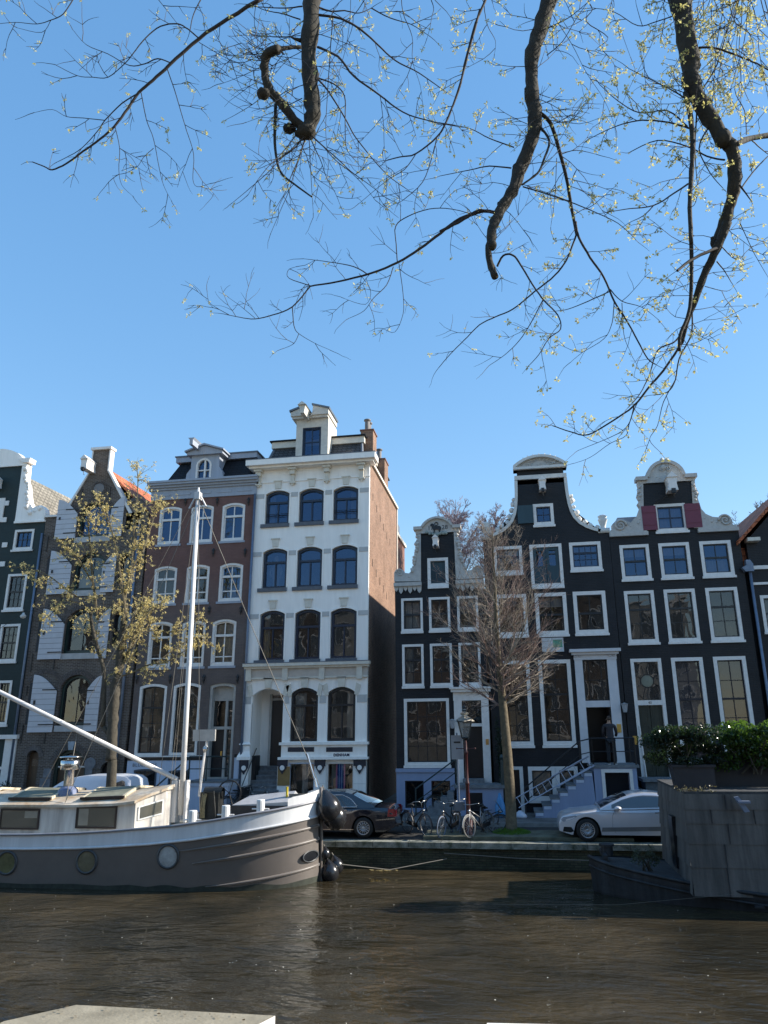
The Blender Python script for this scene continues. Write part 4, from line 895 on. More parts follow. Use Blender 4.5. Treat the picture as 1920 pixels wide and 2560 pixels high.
    # stoop: landing on a pale blue block with a basement door
    sd=1.15; s0,s1=u0+.1,ub1+.1
    q=h.mb(); q.box(s0,s1,.09,sd,.12,v0-.12); so_=q.build('stoop',BB,h.root); h.box('stoop_slab',STONE,s0-.1,s1+.1,v0-.12,v0,.09,sd+.1,so_)
    r=h.rect('H',880,1035,1390,1600); h.box('basement_door',BLACKP,r[0],r[1],.14,r[3],sd,sd+.02,so_)
    h.box('stoop_upper_step',STONE,u0+.3,u1-.28,v0,v0+.16,.05,.45,so_)
    q=h.mb(); gi=mat('dark_green_iron',(.015,.03,.03))
    for k in range(6): q.box(s0-.12-.26*(k+1),s0-.12-.26*k,.3,sd,.12,v0-.12-.19*(k+1)+.05)
    q.build('stoop_steps',STONE,so_)
    q=h.mb(); rail(q,[(s0,sd,v0),(s0-1.6,sd,.15)],.95,.028); rail(q,[(s1,sd,v0),(s1-.1,.2,v0)],.9,.028); q.lathe([(.07,0),(.06,.9),(.09,1.0),(.05,1.1),(0,1.12)],(s1,sd,v0),8); q.build('railing',gi,so_)
    h.wall(wall,BLACKB); h.body(uL,uR,vsb,9,BLACKB,ridge=vn-.9,rm=SLATED)
build_1728()

def build_bell():
    h=House('gabled_house','black canal house with white-edged concave neck gable under a curved sandstone pediment',.003,base_u=1.5)
    uLx=h.uv('K',35,1180)[0]; uR=h.uv('K',1488,1110)[0]
    vS=h.uv('K',760,1110)[1]
    c=lambda *q:h.pts('K',*q)
    inR=c((965,440),(972,520),(988,620),(1010,740),(1040,840),(1080,910),(1140,965),(1220,1010),(1300,1035),(1375,1050))
    inL=c((430,470),(432,560),(436,660),(430,760),(415,850),(385,930),(330,1010),(270,1060),(200,1100),(110,1145))
    # average the two sides about the axis
    um=(inR[0][0]+inL[0][0])/2
    R=[((a[0]-um+um-b[0])/2, (a[1]+b[1])/2) for a,b in zip(inR,inL)]
    vS=R[-1][1]; uL=um-(uR-um)+.25
    uL=min(uL,uLx); vt=c((700,450))[0][1]; 
    curveR=[(um+x,v) for x,v in R]; curveL=[(um-x,v) for x,v in R]
    curveR[-1]=(min(curveR[-1][0],uR-.02),vS); 
    wall=[(uL,0),(uR,0),(uR,vS)]+list(reversed(curveR))+curveL+[(uL,vS)]
    wall=[wall[0],wall[1],wall[2]]+[p for p in wall[3:]]
    S=mat('grey_white_sandstone',(.47,.45,.42)); W=mat('white_stone_coping',(.62,.61,.58),.6,.1,5,bump=.2)
    def offs(cv,s,t=.13):
        o=[]
        for k,p in enumerate(cv):
            a=Vector(cv[max(k-1,0)]); b=Vector(cv[min(k+1,len(cv)-1)]); d=(b-a).normalized(); n=Vector((-d.y,d.x))*s; o.append((p[0]+n.x*t,p[1]+n.y*t))
        return o
    h.band('gable_coping',W,offs(curveR,1),curveR); h.band('gable_coping',W,curveL,offs(curveL,-1))
    for s_,cv in ((1,curveR),(-1,curveL)):
        q=h.mb(); pts=offs(cv,s_,.22); h.carve(q,[pts[2],pts[3],pts[4],pts[5],pts[6],pts[7],pts[8],pts[9]],.13,-.08,9 if s_>0 else 2,.2,.3); q.build('carved_ornament',W,h.root,True)
    # pediment, strip and band
    p=c((375,350),(990,328)); e0,e1=p[0][0],p[1][0]; hw=(e1-e0)/2; vb=(c((390,358))[0][1]+c((975,325))[0][1])/2; ap=c((740,180))[0][1]; ve=(c((385,345))[0][1]+c((995,290))[0][1])/2+.1
    q=h.mb(); o=outline(um-hw,um+hw,vb,ap,ap-ve,14); q.prism(o,-.35,.08); pd=q.build('pediment',S,h.root)
    q=h.mb(); I=outline(um-hw,um+hw,vb,ap,ap-ve,14,i=.11); q.ring(o,I,-.35,.24); q.build('pediment_moulding',W,pd)
    q=h.mb(); cx,cy=um,vb+.25
    for k in range(11): a=pi*(k+.5)/11; q.tube([(cx+.3*cos(a),.09,cy+.15*sin(a)),(cx+(.95*cos(a)),.09,cy+.48*sin(a))],[.03,.012],5)
    h.carve(q,[(cx-.8,cy),(cx-.3,cy-.06),(cx+.3,cy-.06),(cx+.8,cy)],.05,.08,3,.1); q.build('sunburst_relief',S,pd,True)
    b=(c((410,425))[0][1]+c((980,383))[0][1])/2; b0=(c((430,468))[0][1]+c((985,430))[0][1])/2
    q=h.mb(); x=R[0][0]; q.prism([(um-x,vt-.2),(um+x,vt-.2),(um+x,vb),(um-x,vb)],-.3,.0); q.build('gable_top',BLACKB,h.root)
    h.box('gable_band',W,um-x-.12,um+x+.12,b0,b,-.3,.1)
    h.hoist('K',718,605,1.0,L=.9)
    # finials
    def urn(u,v,s):
        q=h.mb(); q.box(u-.24*s,u+.24*s,-.3,.08,v,v+.2*s); q.lathe([(.13*s,.2*s),(.11*s,.3*s),(.17*s,.5*s),(.2*s,.6*s),(.15*s,.66*s),(.2*s,.74*s),(.12*s,.8*s),(0,.82*s)],(u,-.1,v),12); q.build('urn_finial',W,h.root,True)
    u,v=h.uv('K',1428,1065); urn(u,v-.02,1.0); u,v=h.uv('K',78,1150); urn(u,v,1.0)
    KW=dict(fw=.13,sash=BLUES,sw=.05,depth=.12)
    h.win(h.rect('K',615,850,735,1000),'attic_window',bv=(.5,),bh=(.5,),g=G3,sill=(FRAME,.04),**KW)
    r=h.rect('K',432,612,758,965); s_=h.box('shutter',TEAL,r[0],r[1],r[2],r[3],.03,.09)
    h.win(h.rect('K',160,490,1225,1560),bv=(.25,.5,.75),bh=(.33,),th=(.66,),cur='t',g=G1,sill=(FRAME,.03),**KW)
    r=h.rect('K',582,955,1200,1710); f=h.win(r,'double_doors',bv=(),bh=(),g=G3,sill=(FRAME,.0),cur='',**KW)
    u0,u1,v0,v1=r[0]+.15,r[1]-.15,r[2]+.22,r[3]-.15; um2=(u0+u1)/2
    q=h.mb()
    for a_,b_ in ((u0,um2-.01),(um2+.01,u1)):
        q.box(a_,b_,-.1,-.04,v0,v0+.75); q.box(a_,a_+.12,-.1,-.04,v0+.75,v1); q.box(b_-.12,b_,-.1,-.04,v0+.75,v1); q.box(a_+.12,b_-.12,-.1,-.04,v1-.12,v1); q.box(a_+.12,b_-.12,-.1,-.05,v0+1.25,v0+1.29)
    q.build('door_leaf',TEAL,f)
    h.win(h.rect('K',1035,1400,1175,1518),bv=(.25,.5,.75),bh=(.33,),th=(.66,),cur='t',g=G3,sill=(FRAME,.03),**KW)
    KW=dict(fw=.15,sash=SASH,sw=.05,depth=.12,sill=(FRAME,.03))
    a1=h.rect('K',178,0+520,1790,1790+10); w1=h.rect('M',-5,325,-330,125); w2=h.rect('M',410,740,-335,125); w3=h.rect('M',810,1150,-340,118)
    for k,r in enumerate((w1,w2,w3)): h.win((r[0],r[1],w3[2],w3[3]),bv=(.5,),bh=(),th=(.47,),g=G2,cur='t' if k==1 else '',**KW)
    t1=h.rect('M',25,370,375,1280); t2=h.rect('M',462,802,370,1278)
    wd=t2[1]-t2[0]; t1=(t1[1]-wd,t1[1],t2[2],t2[3])
    for r in (t1,t2): h.win(r,'tall_window',bv=(.5,),bh=(.2,.4,.8),th=(.6,),g=G2,**KW)
    # portico
    top=h.uv('M',1020,262)[1]; cb=h.uv('M',1020,370)[1]; x0,x1=h.rect('M',850,1290,370,1400)[:2]; v0=h.uv('M',1080,1437)[1]
    o=h.rect('M',920,1200,375,1437); q=h.mb(); i0,i1=o[0]+.05,o[1]-.03
    h.holes.append([(i0,v0),(i1,v0),(i1,cb-.0),(i0,cb-.0)])
    q.box(x0,i0,-.12,.12,v0,cb); q.box(i1,x1,-.12,.12,v0,cb); q.box(x0-.02,x1+.02,-.1,.14,cb,top-.22); q.box(x0-.1,x1+.1,-.1,.26,top-.22,top-.12); q.box(x0-.18,x1+.18,-.1,.38,top-.12,top)
    vt0=h.uv('M',1060,862)[1]; vt1=h.uv('M',1060,795)[1]; q.box(i0,i1,-.25,.06,vt0,vt1); pf=q.build('door_surround',mat('pale_stone_surround',(.60,.60,.62),.5,.06,4),h.root)
    q=h.mb(); 
    for u in (x0+.15,x1-.15): h.volute(q,u-.08,cb+.18,.10,1,.18,1.4,.03); h.volute(q,u+.08,cb+.18,.10,-1,.18,1.4,.03)
    q.build('capital',mat('pale_stone_surround',(.60,.60,.62)),pf,True)
    h.box('fanlight',G2,i0,i1,vt1,cb,-.16,-.15,pf); q=h.mb()
    for x in (.25,.75): u=i0+(i1-i0)*x; q.box(u-.015,u+.015,-.14,-.11,vt1,cb)
    q.box(i0,i1,-.14,-.11,(vt1+cb)/2-.015,(vt1+cb)/2+.015); q.ring([(i0,vt1),(i1,vt1),(i1,cb),(i0,cb)],[(i0+.05,vt1+.05),(i1-.05,vt1+.05),(i1-.05,cb-.05),(i0+.05,cb-.05)],-.15,-.10); q.build('fanlight_bars',SASH,pf)
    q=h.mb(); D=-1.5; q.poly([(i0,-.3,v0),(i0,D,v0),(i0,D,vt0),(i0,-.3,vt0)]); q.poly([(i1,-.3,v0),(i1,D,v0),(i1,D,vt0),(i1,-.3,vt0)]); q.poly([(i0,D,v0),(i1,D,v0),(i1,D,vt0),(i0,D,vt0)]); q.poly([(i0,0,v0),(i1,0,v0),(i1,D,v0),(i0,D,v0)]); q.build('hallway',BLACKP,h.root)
    h.box('open_door',BLACKP,i1-.06,i1-.01,v0,vt0,-1.1,-.15)
    u,v=h.uv('M',1272,1080); h.box('doorbell_panel',BRASS,u-.08,u+.08,v-.16,v+.16,.12,.15); lantern(h,'M',1325,850)
    u,v=h.uv('M',1440,1205)
    h.box('doorbell_panel',BRASS,u-.07,u+.07,v-.16,v+.16,0,.03)
    # wide sign over the ground floor
    r=h.rect('M',475,700,145,290); sg=h.box('hanging_sign',mat('white_sign_board',(.55,.55,.55),.4),r[0],r[1],r[2],r[3],.04,.10)
    h.box('sign_green_field',mat('green_sign_field',(.10,.30,.2),.5),r[0]+(r[1]-r[0])*.52,r[1]-.05,r[2]+.18,r[3]-.08,.101,.106,sg)
    # basement
    r=h.rect('M',60,290,1478,1950); h.holes.append([(r[0]+.12,.12),(r[1]-.1,.12),(r[1]-.1,r[3]-.1),(r[0]+.12,r[3]-.1)])
    q=h.mb(); q.ring([(r[0],.1),(r[1],.1),(r[1],r[3]),(r[0],r[3])],[(r[0]+.14,.11),(r[1]-.14,.11),(r[1]-.14,r[3]-.12),(r[0]+.14,r[3]-.12)],-.15,.05); f=q.build('basement_door_frame',FRAME,h.root); h.box('basement_door',BLACKP,r[0]+.13,r[1]-.13,.11,r[3]-.11,-.12,-.08,f)
    r=h.rect('M',340,610,1478,1850); r2=h.rect('M',610,830,1478,1850); hh=h.rect('M',340,830,1478,1850); h.win((r[0],r[1]+.05,r[2],r[3]),'basement_window',bv=(),bh=(),g=G1,cur='f',**KW); h.win((r[1]+.055,r2[1]+.1,r[2],r[3]),'basement_window',bv=(),bh=(),g=G1,cur='f',**KW)
    # stoop with side flight and cellar door
    sd=1.55; s0=h.rect('M',985,1460,1490,1500)[0]; Yf=32-sd
    a_=ay('M',1010,1500,Yf).x; b_=ay('M',1455,1495,Yf).x
    BB=mat('pale_blue_plinth_paint',(.26,.31,.44)); hv=v0
    # cellar door opening in the block front
    ca=ay('M',1130,1600,Yf).x; cb_=ay('M',1385,1600,Yf).x; cv=ay('M',1250,1540,Yf).z
    q=h.mb(); q.box(a_,ca,.02,sd,.12,hv-.1); q.box(cb_,b_,.02,sd,.12,hv-.1); q.box(ca,cb_,.02,sd,cv,hv-.1); q.box(ca,cb_,.02,.3,.12,cv); stp=q.build('stoop',BB,h.root)
    q=h.mb(); q.ring([(ca-.12,.12),(cb_+.12,.12),(cb_+.12,cv+.12),(ca-.12,cv+.12)],[(ca,.13),(cb_,.13),(cb_,cv),(ca,cv)],sd-.1,sd+.03); q.build('cellar_door_frame',FRAME,stp); h.box('cellar_door',BLACKP,ca,cb_,.13,cv,sd-.4,sd-.35,stp)
    h.box('stoop_slab',STONE,a_-.1,b_+.1,hv-.1,hv,.0,sd+.06,stp)
    q=h.mb(); n=8; x_=a_-.1; run=.31; riser=(hv-.12)/n
    for k in range(n): q.box(x_-run*(k+1),x_-run*k+.04,.25,sd+.03,hv-riser*(k+1)-.05,hv-riser*(k+1)+.005)
    q.build('stoop_steps',STONE,stp)
    q=h.mb(); pl=[(x_+.12,.12)]
    for k in range(n): pl+=[(x_-run*k+.035,hv-riser*(k+1)-.052),(x_-run*(k+1)+.035,hv-riser*(k+1)-.052)]
    pl.append((x_-run*n+.035,.12)); q.prism(pl,.27,sd); q.build('stair_side_wall',BB,stp)
    for k in range(n):
        q=h.mb(); q.box(x_-run*(k+1)+.06,x_-run*k+.02,sd,sd+.02,hv-riser*(k+1)-.16,hv-riser*(k+1)-.055); q.build('stair_string_block',BWHITE,stp)
    q=h.mb(); rail(q,[(a_,sd,hv),(b_,sd,hv),(b_,.15,hv)],.95,.025,[(a_,sd,hv),((a_+b_)/2,sd,hv),(b_,sd,hv),(b_,.15,hv)]); rail(q,[(a_,sd,hv),(a_-.45,sd,hv-.1),(x_-run*n,sd,.2)],.95,.025); q.build('railing',IRON,stp)
    h.wall(wall,BLACKB); h.body(uL,uR,vS-.15,11,BLACKB,ridge=vb-.6,rm=SLATED)
    return dict(hv=hv,x0=a_,x1=b_,Yf=Yf,step_x=x_-run*n)
BELL=build_bell()

def build_red():
    h=House('gabled_house','wide black canal house with carved clock-shaped gable and dark red shutters',.0,base_u=6.5)
    uL=h.uv('K',1488,1110)[0]+.01; uR=h.uv('L',1362,1000)[0]
    um=(uL+uR)/2+.05
    c=lambda *q:h.pts('L',*q)
    S=mat('grey_white_sandstone',(.47,.45,.42)); vsb=(h.uv('L',210,985)[1]+h.uv('L',1140,940)[1])/2
    n0,n1=h.uv('L',357,570)[0],h.uv('L',872,550)[0]; um=(n0+n1)/2; vn=(h.uv('L',360,455)[1]+h.uv('L',860,428)[1])/2
    wall=[(uL,0),(uR,0),(uR,vsb),(n1,vsb),(n1,vn),(n0,vn),(n0,vsb),(uL,vsb)]
    Lf=c((362,455),(305,450),(318,500),(300,580),(325,625),(305,660),(330,700),(300,790),(230,860),(190,840),(130,845),(75,845),(40,880),(45,920),(15,950),(10,985),(410,975),(400,935),(372,935))
    Rf=c((862,430),(895,425),(905,490),(940,560),(925,600),(940,650),(965,720),(1010,770),(1080,800),(1140,805),(1180,785),(1240,790),(1280,830),(1290,880),(1330,890),(1345,930),(930,950),(935,915),(890,915))
    for P_,sg,vx,vy in ((Lf,1,125,893),(Rf,-1,1210,838)):
        q=h.mb(); q.prism(P_,-.3,.07); o=q.build('scroll_flank',S,h.root)
        q=h.mb(); u,v=h.uv('L',vx,vy); h.volute(q,u,v,.26,sg,.1,1.8,.05); q.build('volute',S,o,True); q=h.mb()
        ln=c((330,470),(325,560),(325,640)) if sg==1 else c((885,450),(905,540),(915,640)); h.carve(q,ln,.09,.08,8,.14); q.build('carved_ornament',S,o,True); q=h.mb()
        ln=c((200,900),(260,890),(320,850),(345,800)) if sg==1 else c((990,800),(1040,840),(1100,850),(1150,870)); h.carve(q,ln,.06,.06,3,.12)
        q.build('carved_ornament',S,o,True)
        a,b=(h.uv('L',12,970),h.uv('L',412,955)) if sg==1 else (h.uv('L',928,940),h.uv('L',1348,915)); h.box('scroll_ledge',S,a[0],b[0],vsb-.06,vsb+.1,-.1,.15,o)
    # arched top with crest
    a=c((395,390))[0]; b=c((805,370))[0]; ap=(c((500,262))[0][1]+c((690,255))[0][1])/2+.18; vb=(a[1]+b[1])/2; hw=(b[0]-a[0])/2
    e0=h.uv('L',290,415)[0]; e1=h.uv('L',905,375)[0]
    q=h.mb(); o=outline(um-hw,um+hw,vn,ap,ap-vb,14); q.prism(o,-.3,.1); q.box(e0+.05,e1-.05,-.3,.08,vn,vb-.1); pd=q.build('pediment',S,h.root)
    q=h.mb(); I=outline(um-hw,um+hw,vn,ap,ap-vb,14,i=.13); O=o[2:]; I=I[2:]
    for k in range(len(O)-1): q.prism([O[k],O[k+1],I[k+1],I[k]],-.3,.2)
    q.box(e0-.03,um-hw+.05,-.3,.22,vb-.14,vb+.02); q.box(um+hw-.05,e1+.03,-.3,.22,vb-.14,vb+.02); q.build('pediment_moulding',S,pd)
    cr=h.uv('L',583,210); q=h.mb(); h.carve(q,c((525,270),(545,235),(583,215),(630,230),(655,265)),.13,.05,2,.12); h.carve(q,c((540,300),(583,290),(630,295)),.12,.1,5,.12); u,v=h.uv('L',555,310); h.volute(q,u,v,.13,1,.14,1.4,.035); u,v=h.uv('L',615,308); h.volute(q,u,v,.13,-1,.14,1.4,.035); q.build('crest_ornament',S,pd,True)
    q=h.mb(); h.carve(q,c((470,420),(520,375),(590,350),(660,370),(720,410)),.06,.08,4,.12); h.carve(q,c((520,410),(590,385),(660,405)),.05,.08,6,.1); q.build('shell_relief',S,pd,True)
    h.hoist('L',650,560,1.35,L=.8)
    q=h.mb(); a=h.uv('L',600,600); b=h.uv('L',475,668); q.tube([(a[0],.3,a[1]),(b[0],.05,b[1])],.03,5); q.build('hoist_strut',IRON,h.root)
    # attic window and shutters
    f=h.win(h.rect('L',488,815,662,965),'attic_window',fw=.12,sash=BLUES,sw=.05,bv=(.5,),bh=(.5,),bar=.05,depth=.12,g=G3,sill=(FRAME,.05),cur='f')
    for xl,xr,yt,yb in ((352,502,688,938),(797,962,662,912)):
        r=h.rect('L',xl,xr,yt,yb); s_=h.box('shutter',MAROON,r[0],r[1],r[2],r[3],.04,.09); h.box('shutter_batten',MAROON,r[0]+.04,r[1]-.04,r[2]+.2,r[2]+.3,.09,.105,s_); h.box('shutter_batten',MAROON,r[0]+.04,r[1]-.04,r[3]-.3,r[3]-.2,.09,.105,s_)
    KW=dict(fw=.13,sash=SASH,sw=.05,depth=.12,sill=(FRAME,.04))
    a=[h.rect('L',128,440,1085,1458),h.rect('L',540,858,1065,1446),h.rect('L',965,1298,1045,1430)]
    b=[h.rect('L',192,500,1558,2115),h.rect('L',602,932,1545,2110),h.rect('L',1040,1372,1532,2100)]
    for k in range(3):
        x0,x1=(a[k][0]+b[k][0])/2,(a[k][1]+b[k][1])/2
        h.win((x0,x1,a[1][2],a[1][3]),bv=(.5,),bh=(),th=(.53,),g=G3,cur='t' if k<2 else 'b',**KW)
        h.win((x0,x1,b[1][2],b[1][3]),bv=(.5,),bh=(.34,),th=(.66,),g=G2,cur='',**KW)
    # ground floor: door with rosette light, two tall windows
    gv=h.uv('N',785,365)[1]; g0=b[1][2]-5.3
    w2=h.rect('N',640,990,365,1150); w3=h.rect('N',1105,1465,357,1150)
    for r in (w2,w3): h.win((r[0],r[1],1.9,gv),'tall_window',fw=.14,sash=mat('dark_plum_sash',(.02,.015,.02)),sw=.05,bv=(.5,),bh=(.205,.4,.795),th=(.6,),depth=.12,g=glass('plum_reflecting_glass',(.055,.05,.055),.07,.18,1.0,.25),sill=(FRAME,.04))
    r=h.rect('N',190,530,370,1150); u0,u1=r[0],r[1]; v0=1.45
    h.holes.append([(u0+.02,v0),(u1-.02,v0),(u1-.02,gv-.02),(u0+.02,gv-.02)])
    va,vb_=h.uv('N',370,832)[1],h.uv('N',370,885)[1]
    q=h.mb(); q.ring([(u0,v0-.01),(u1,v0-.01),(u1,gv),(u0,gv)],[(u0+.13,v0),(u1-.13,v0),(u1-.13,gv-.13),(u0+.13,gv-.13)],-.25,.03); q.box(u0+.12,u1-.12,-.2,.04,vb_,va); f=q.build('door_frame',FRAME,h.root)
    h.box('fanlight',G2,u0+.13,u1-.13,va,gv-.13,-.14,-.13,f); cx,cy=(u0+u1)/2,(va+gv-.13)/2; q=h.mb()
    q.lathe([(.27,0),(.27,.03),(.24,.03),(.24,0)],(cx,-.13,cy),18,'y')
    for k in range(8): 
        a_=pi*k/4+pi/8*0+ .4; L_=.8 if k%2 else .62
        q.tube([(cx+.27*cos(a_),-.11,cy+.27*sin(a_)),(cx+L_*.75*cos(a_),-.11,cy+L_*sin(a_))],.016,4)
    for k in range(24): 
        a_=2*pi*k/24; b_=2*pi*(k+1)/24; q.tube([(cx+.5*cos(a_),-.11,cy+.75*sin(a_)),(cx+.5*cos(b_),-.11,cy+.75*sin(b_))],.012,4)
    q.build('fanlight_tracery',SASH,f); q=h.mb(); q.lathe([(.23,0),(0,.01)],(cx,-.12,cy),18,'y'); q.build('round_pane',mat('pale_green_pane',(.18,.19,.15),.3),f)
    h.text('43',(u0+u1)/2-.07,vb_+.05,.13,IRON,.045,.003,'house_number',f)
    um3=(u0+u1)/2
    for a_,b_ in ((u0+.13,um3-.01),(um3+.01,u1-.13)):
        d=h.box('front_door',GREEND,a_,b_,v0,vb_,-.2,-.14); q=h.mb()
        for z0,z1 in ((.2,.9),(1.05,1.9),(2.0,2.45)): q.ring([(a_+.08,v0+z0),(b_-.08,v0+z0),(b_-.08,v0+z1),(a_+.08,v0+z1)],[(a_+.11,v0+z0+.03),(b_-.11,v0+z0+.03),(b_-.11,v0+z1-.03),(a_+.11,v0+z1-.03)],-.14,-.12)
        q.build('door_panel',GREEND,d)
    # stoop
    sd=1.1; q=h.mb(); q.box(u0-.05,u1+1.2,0,sd,.12,v0-.1); s_=q.build('stoop',mat('dark_stone_stoop',(.10,.11,.115),.7,.3,5),h.root); h.box('stoop_slab',STONE,u0-.15,u1+1.3,v0-.1,v0,-.02,sd+.1,s_)
    q=h.mb()
    for k in range(4): q.box(u0-.15-.3*(k+1),u0-.15-.3*k,.1,sd,.12,v0-.1-.26*(k+1))
    q.build('stoop_steps',STONE,s_)
    q=h.mb(); q.tube([(u0+.1,.05,v0+1.9),(u0+.16,.08,v0-.0)],.03,6); q.build('pale_downpipe',FRAME,h.root)
    h.wall(wall,BLACKB); h.body(uL,uR,vsb-.05,11,BLACKB,ridge=vn-.5,rm=SLATED)
    # dormer peeping over the left flank
    q=h.mb(); u,v=h.uv('L',262,800); q.box(u-.35,u+.45,-2.6,-1.2,v-.8,v+.05); o=q.build('roof_dormer',DARKRED,h.root); q=h.mb(); q.box(u-.5,u+.6,-2.7,-1.05,v+.05,v+.28); q.build('dormer_fascia',GREYP,o)
    # rainwater head and pipe
    x=uR+.18; v=h.uv('L',1425,1360)[1]; q=h.mb(); q.prism([(x-.2,v-.05),(x+.12,v-.05),(x+.12,v+.25),(x+.02,v+.42),(x-.14,v+.42),(x-.14,v+.2),(x-.32,v+.12)],.02,.25); o=q.build('rainwater_head',ZINC,h.root); h.pipe('drainpipe',ZINC,[(x+.0,v),(x+.0,3.0),(x+.0,.2)],.06,.12)
build_red()

def build_right():
    h=House('steep_roofed_house','black house with orange tiled roof, cut by the right edge',.0,base_u=11.5)
    uL=h.uv('L',1368,1180)[0]+.02; ve=h.uv('L',1480,1050)[1]; a=h.uv('L',1390,1035); b=h.uv('L',1655,725); sl=(b[1]-a[1])/(b[0]-a[0])
    W=4.6; uR=uL+W; um=(uL+uR)/2; ap=a[1]+sl*(um-a[0])
    wl=uL+.28
    wall=[(wl,0),(uR,0),(uR,ve),(um,ap-.25),(wl,ve)]
    h.box('side_gap_wall',BLACKB,uL,wl,0,ve-.9,-.6,-.35)
    for y0,y1 in ((1305,1342),(1478,1503)):
        v1=h.uv('L',1560,y0)[1]; v0=h.uv('L',1560,y1)[1]; h.box('string_course',FRAME,h.uv('L',1475,1400)[0],uR,v0,v1,-.05,.07)
    h.box('eaves_ledge',CREAM,h.uv('L',1425,1050)[0]-.02,h.uv('L',1548,1040)[0],ve-.06,ve+.08,-.1,.4)
    r=h.rect('L',1600,1659,1610,2010); h.win((r[0],r[0]+1.2,r[2],r[3]),fw=.12,bv=(.5,),bh=(.25,),th=(.5,),depth=.12,sill=(FRAME,.03))
    h.win((r[0],r[0]+1.2,r[2]-3.0,r[3]-2.9),fw=.12,bv=(.5,),bh=(.25,),th=(.5,),depth=.12,sill=(FRAME,.03))
    h.wall(wall,BLACKB)
    q=h.mb(); q.prism([(uL-.1,ve-.15),(um,ap-.05),(uR+.1,ve-.15),(uR+.1,ve-.0),(um,ap+.15),(uL-.1,ve-.0)],-11,.35); q.build('roof',ORANGE,h.root)
    q=h.mb(); q.box(uL+.0,uL+.35,-3,-.3,ve-1.1,ve-.2); q.build('lean_to_roof',ORANGE,h.root)
    h.body(wl,uR,ve-.2,11,BLACKB,ridge=ap-.3,rm=ORANGE)
    return uR
RIGHT_END=build_right()

# unseen houses added beyond the right edge, heights shaped to shade or sun the street
def plain_house(x0,x1,top,y0,depth,m,label,rows,front=-1,roofm=None,cols=3,fr=None):
    t=thing('canal_house',label,'house',((x0+x1)/2,y0,0),'canal houses beside and behind the camera')
    q=MB(); q.box(x0,x1,min(y0,y0-front*depth),max(y0,y0-front*depth),0,top); q.build('wall',m,t)
    q=MB(); ya=y0-front*.0; q.box(x0-.1,x1+.1,min(y0+front*.15,y0-front*depth),max(y0+front*.15,y0-front*depth),top,top+.25); q.build('cornice',FRAME,t)
    fh=(top-1)/rows; cw=(x1-x0)/cols
    for r in range(rows):
        for c in range(cols):
            a=x0+cw*c+cw*.22; b=x0+cw*(c+1)-cw*.22; z0=.9+fh*r; z1=z0+fh*.68
            q=MB(); yy=sorted((y0,y0+front*.05)); q.box(a,b,yy[0],yy[1],z0,z1); f=q.build('window',fr or FRAME,t)
            q=MB(); yy=sorted((y0+front*.05,y0+front*.06)); q.box(a+.1,(a+b)/2-.03,yy[0],yy[1],z0+.1,z1-.1); q.box((a+b)/2+.03,b-.1,yy[0],yy[1],z0+.1,z1-.1); q.build('pane',mat('far_pane',(.10,.11,.12),.2),f)
plain_house(RIGHT_END+.02,17.2,14.4,32,9,DARKRED,'unseen dark red house added just beyond the right edge to shade the street',2)
plain_house(17.3,19.3,14.6,32,9,BROWNB,'unseen taller brown house added beyond the right edge to shade the black sedan',4)
plain_house(19.4,24.0,11.0,32,9,REDB,'unseen red house added far beyond the right edge, kept low to let sun through',3)
plain_house(24.1,27.6,15.6,32,9,DARKRED,'unseen tall dark red house added far beyond the right edge to shade the silver car',4)
plain_house(27.7,36,17.2,32,9,BROWNB,'unseen tallest brown house added far beyond the right edge to shade the quay',5)
_x=-44
for k,(wd,tp,m_,lab,rw) in enumerate(((7,13,'R','red brick house on the near quay far to the left',4),(6,15,'C','cream house on the near quay left of the camera',4),(7,14,'D','dark red house on the near quay left of the camera',4),(6.5,16,'R','tall red brick house behind and left of the camera',5),(7,14.5,'W','white house directly behind the camera',4),(6,15.5,'D','dark red house behind and right of the camera',4),(7,14,'C','cream house on the near quay right of the camera',4),(7,15,'R','red brick house on the near quay further right',4),(7,14,'W','white house on the near quay far right',4))):
    plain_house(_x,_x+wd-.05,tp,-9.0,8,{'R':BROWNB,'C':mat('ochre_render',(.30,.26,.20),.8),'D':mat('brown_render_wall',(.17,.13,.11),.8),'W':mat('grey_render_wall',(.33,.32,.30),.8)}[m_],lab,rw,front=1); _x+=wd
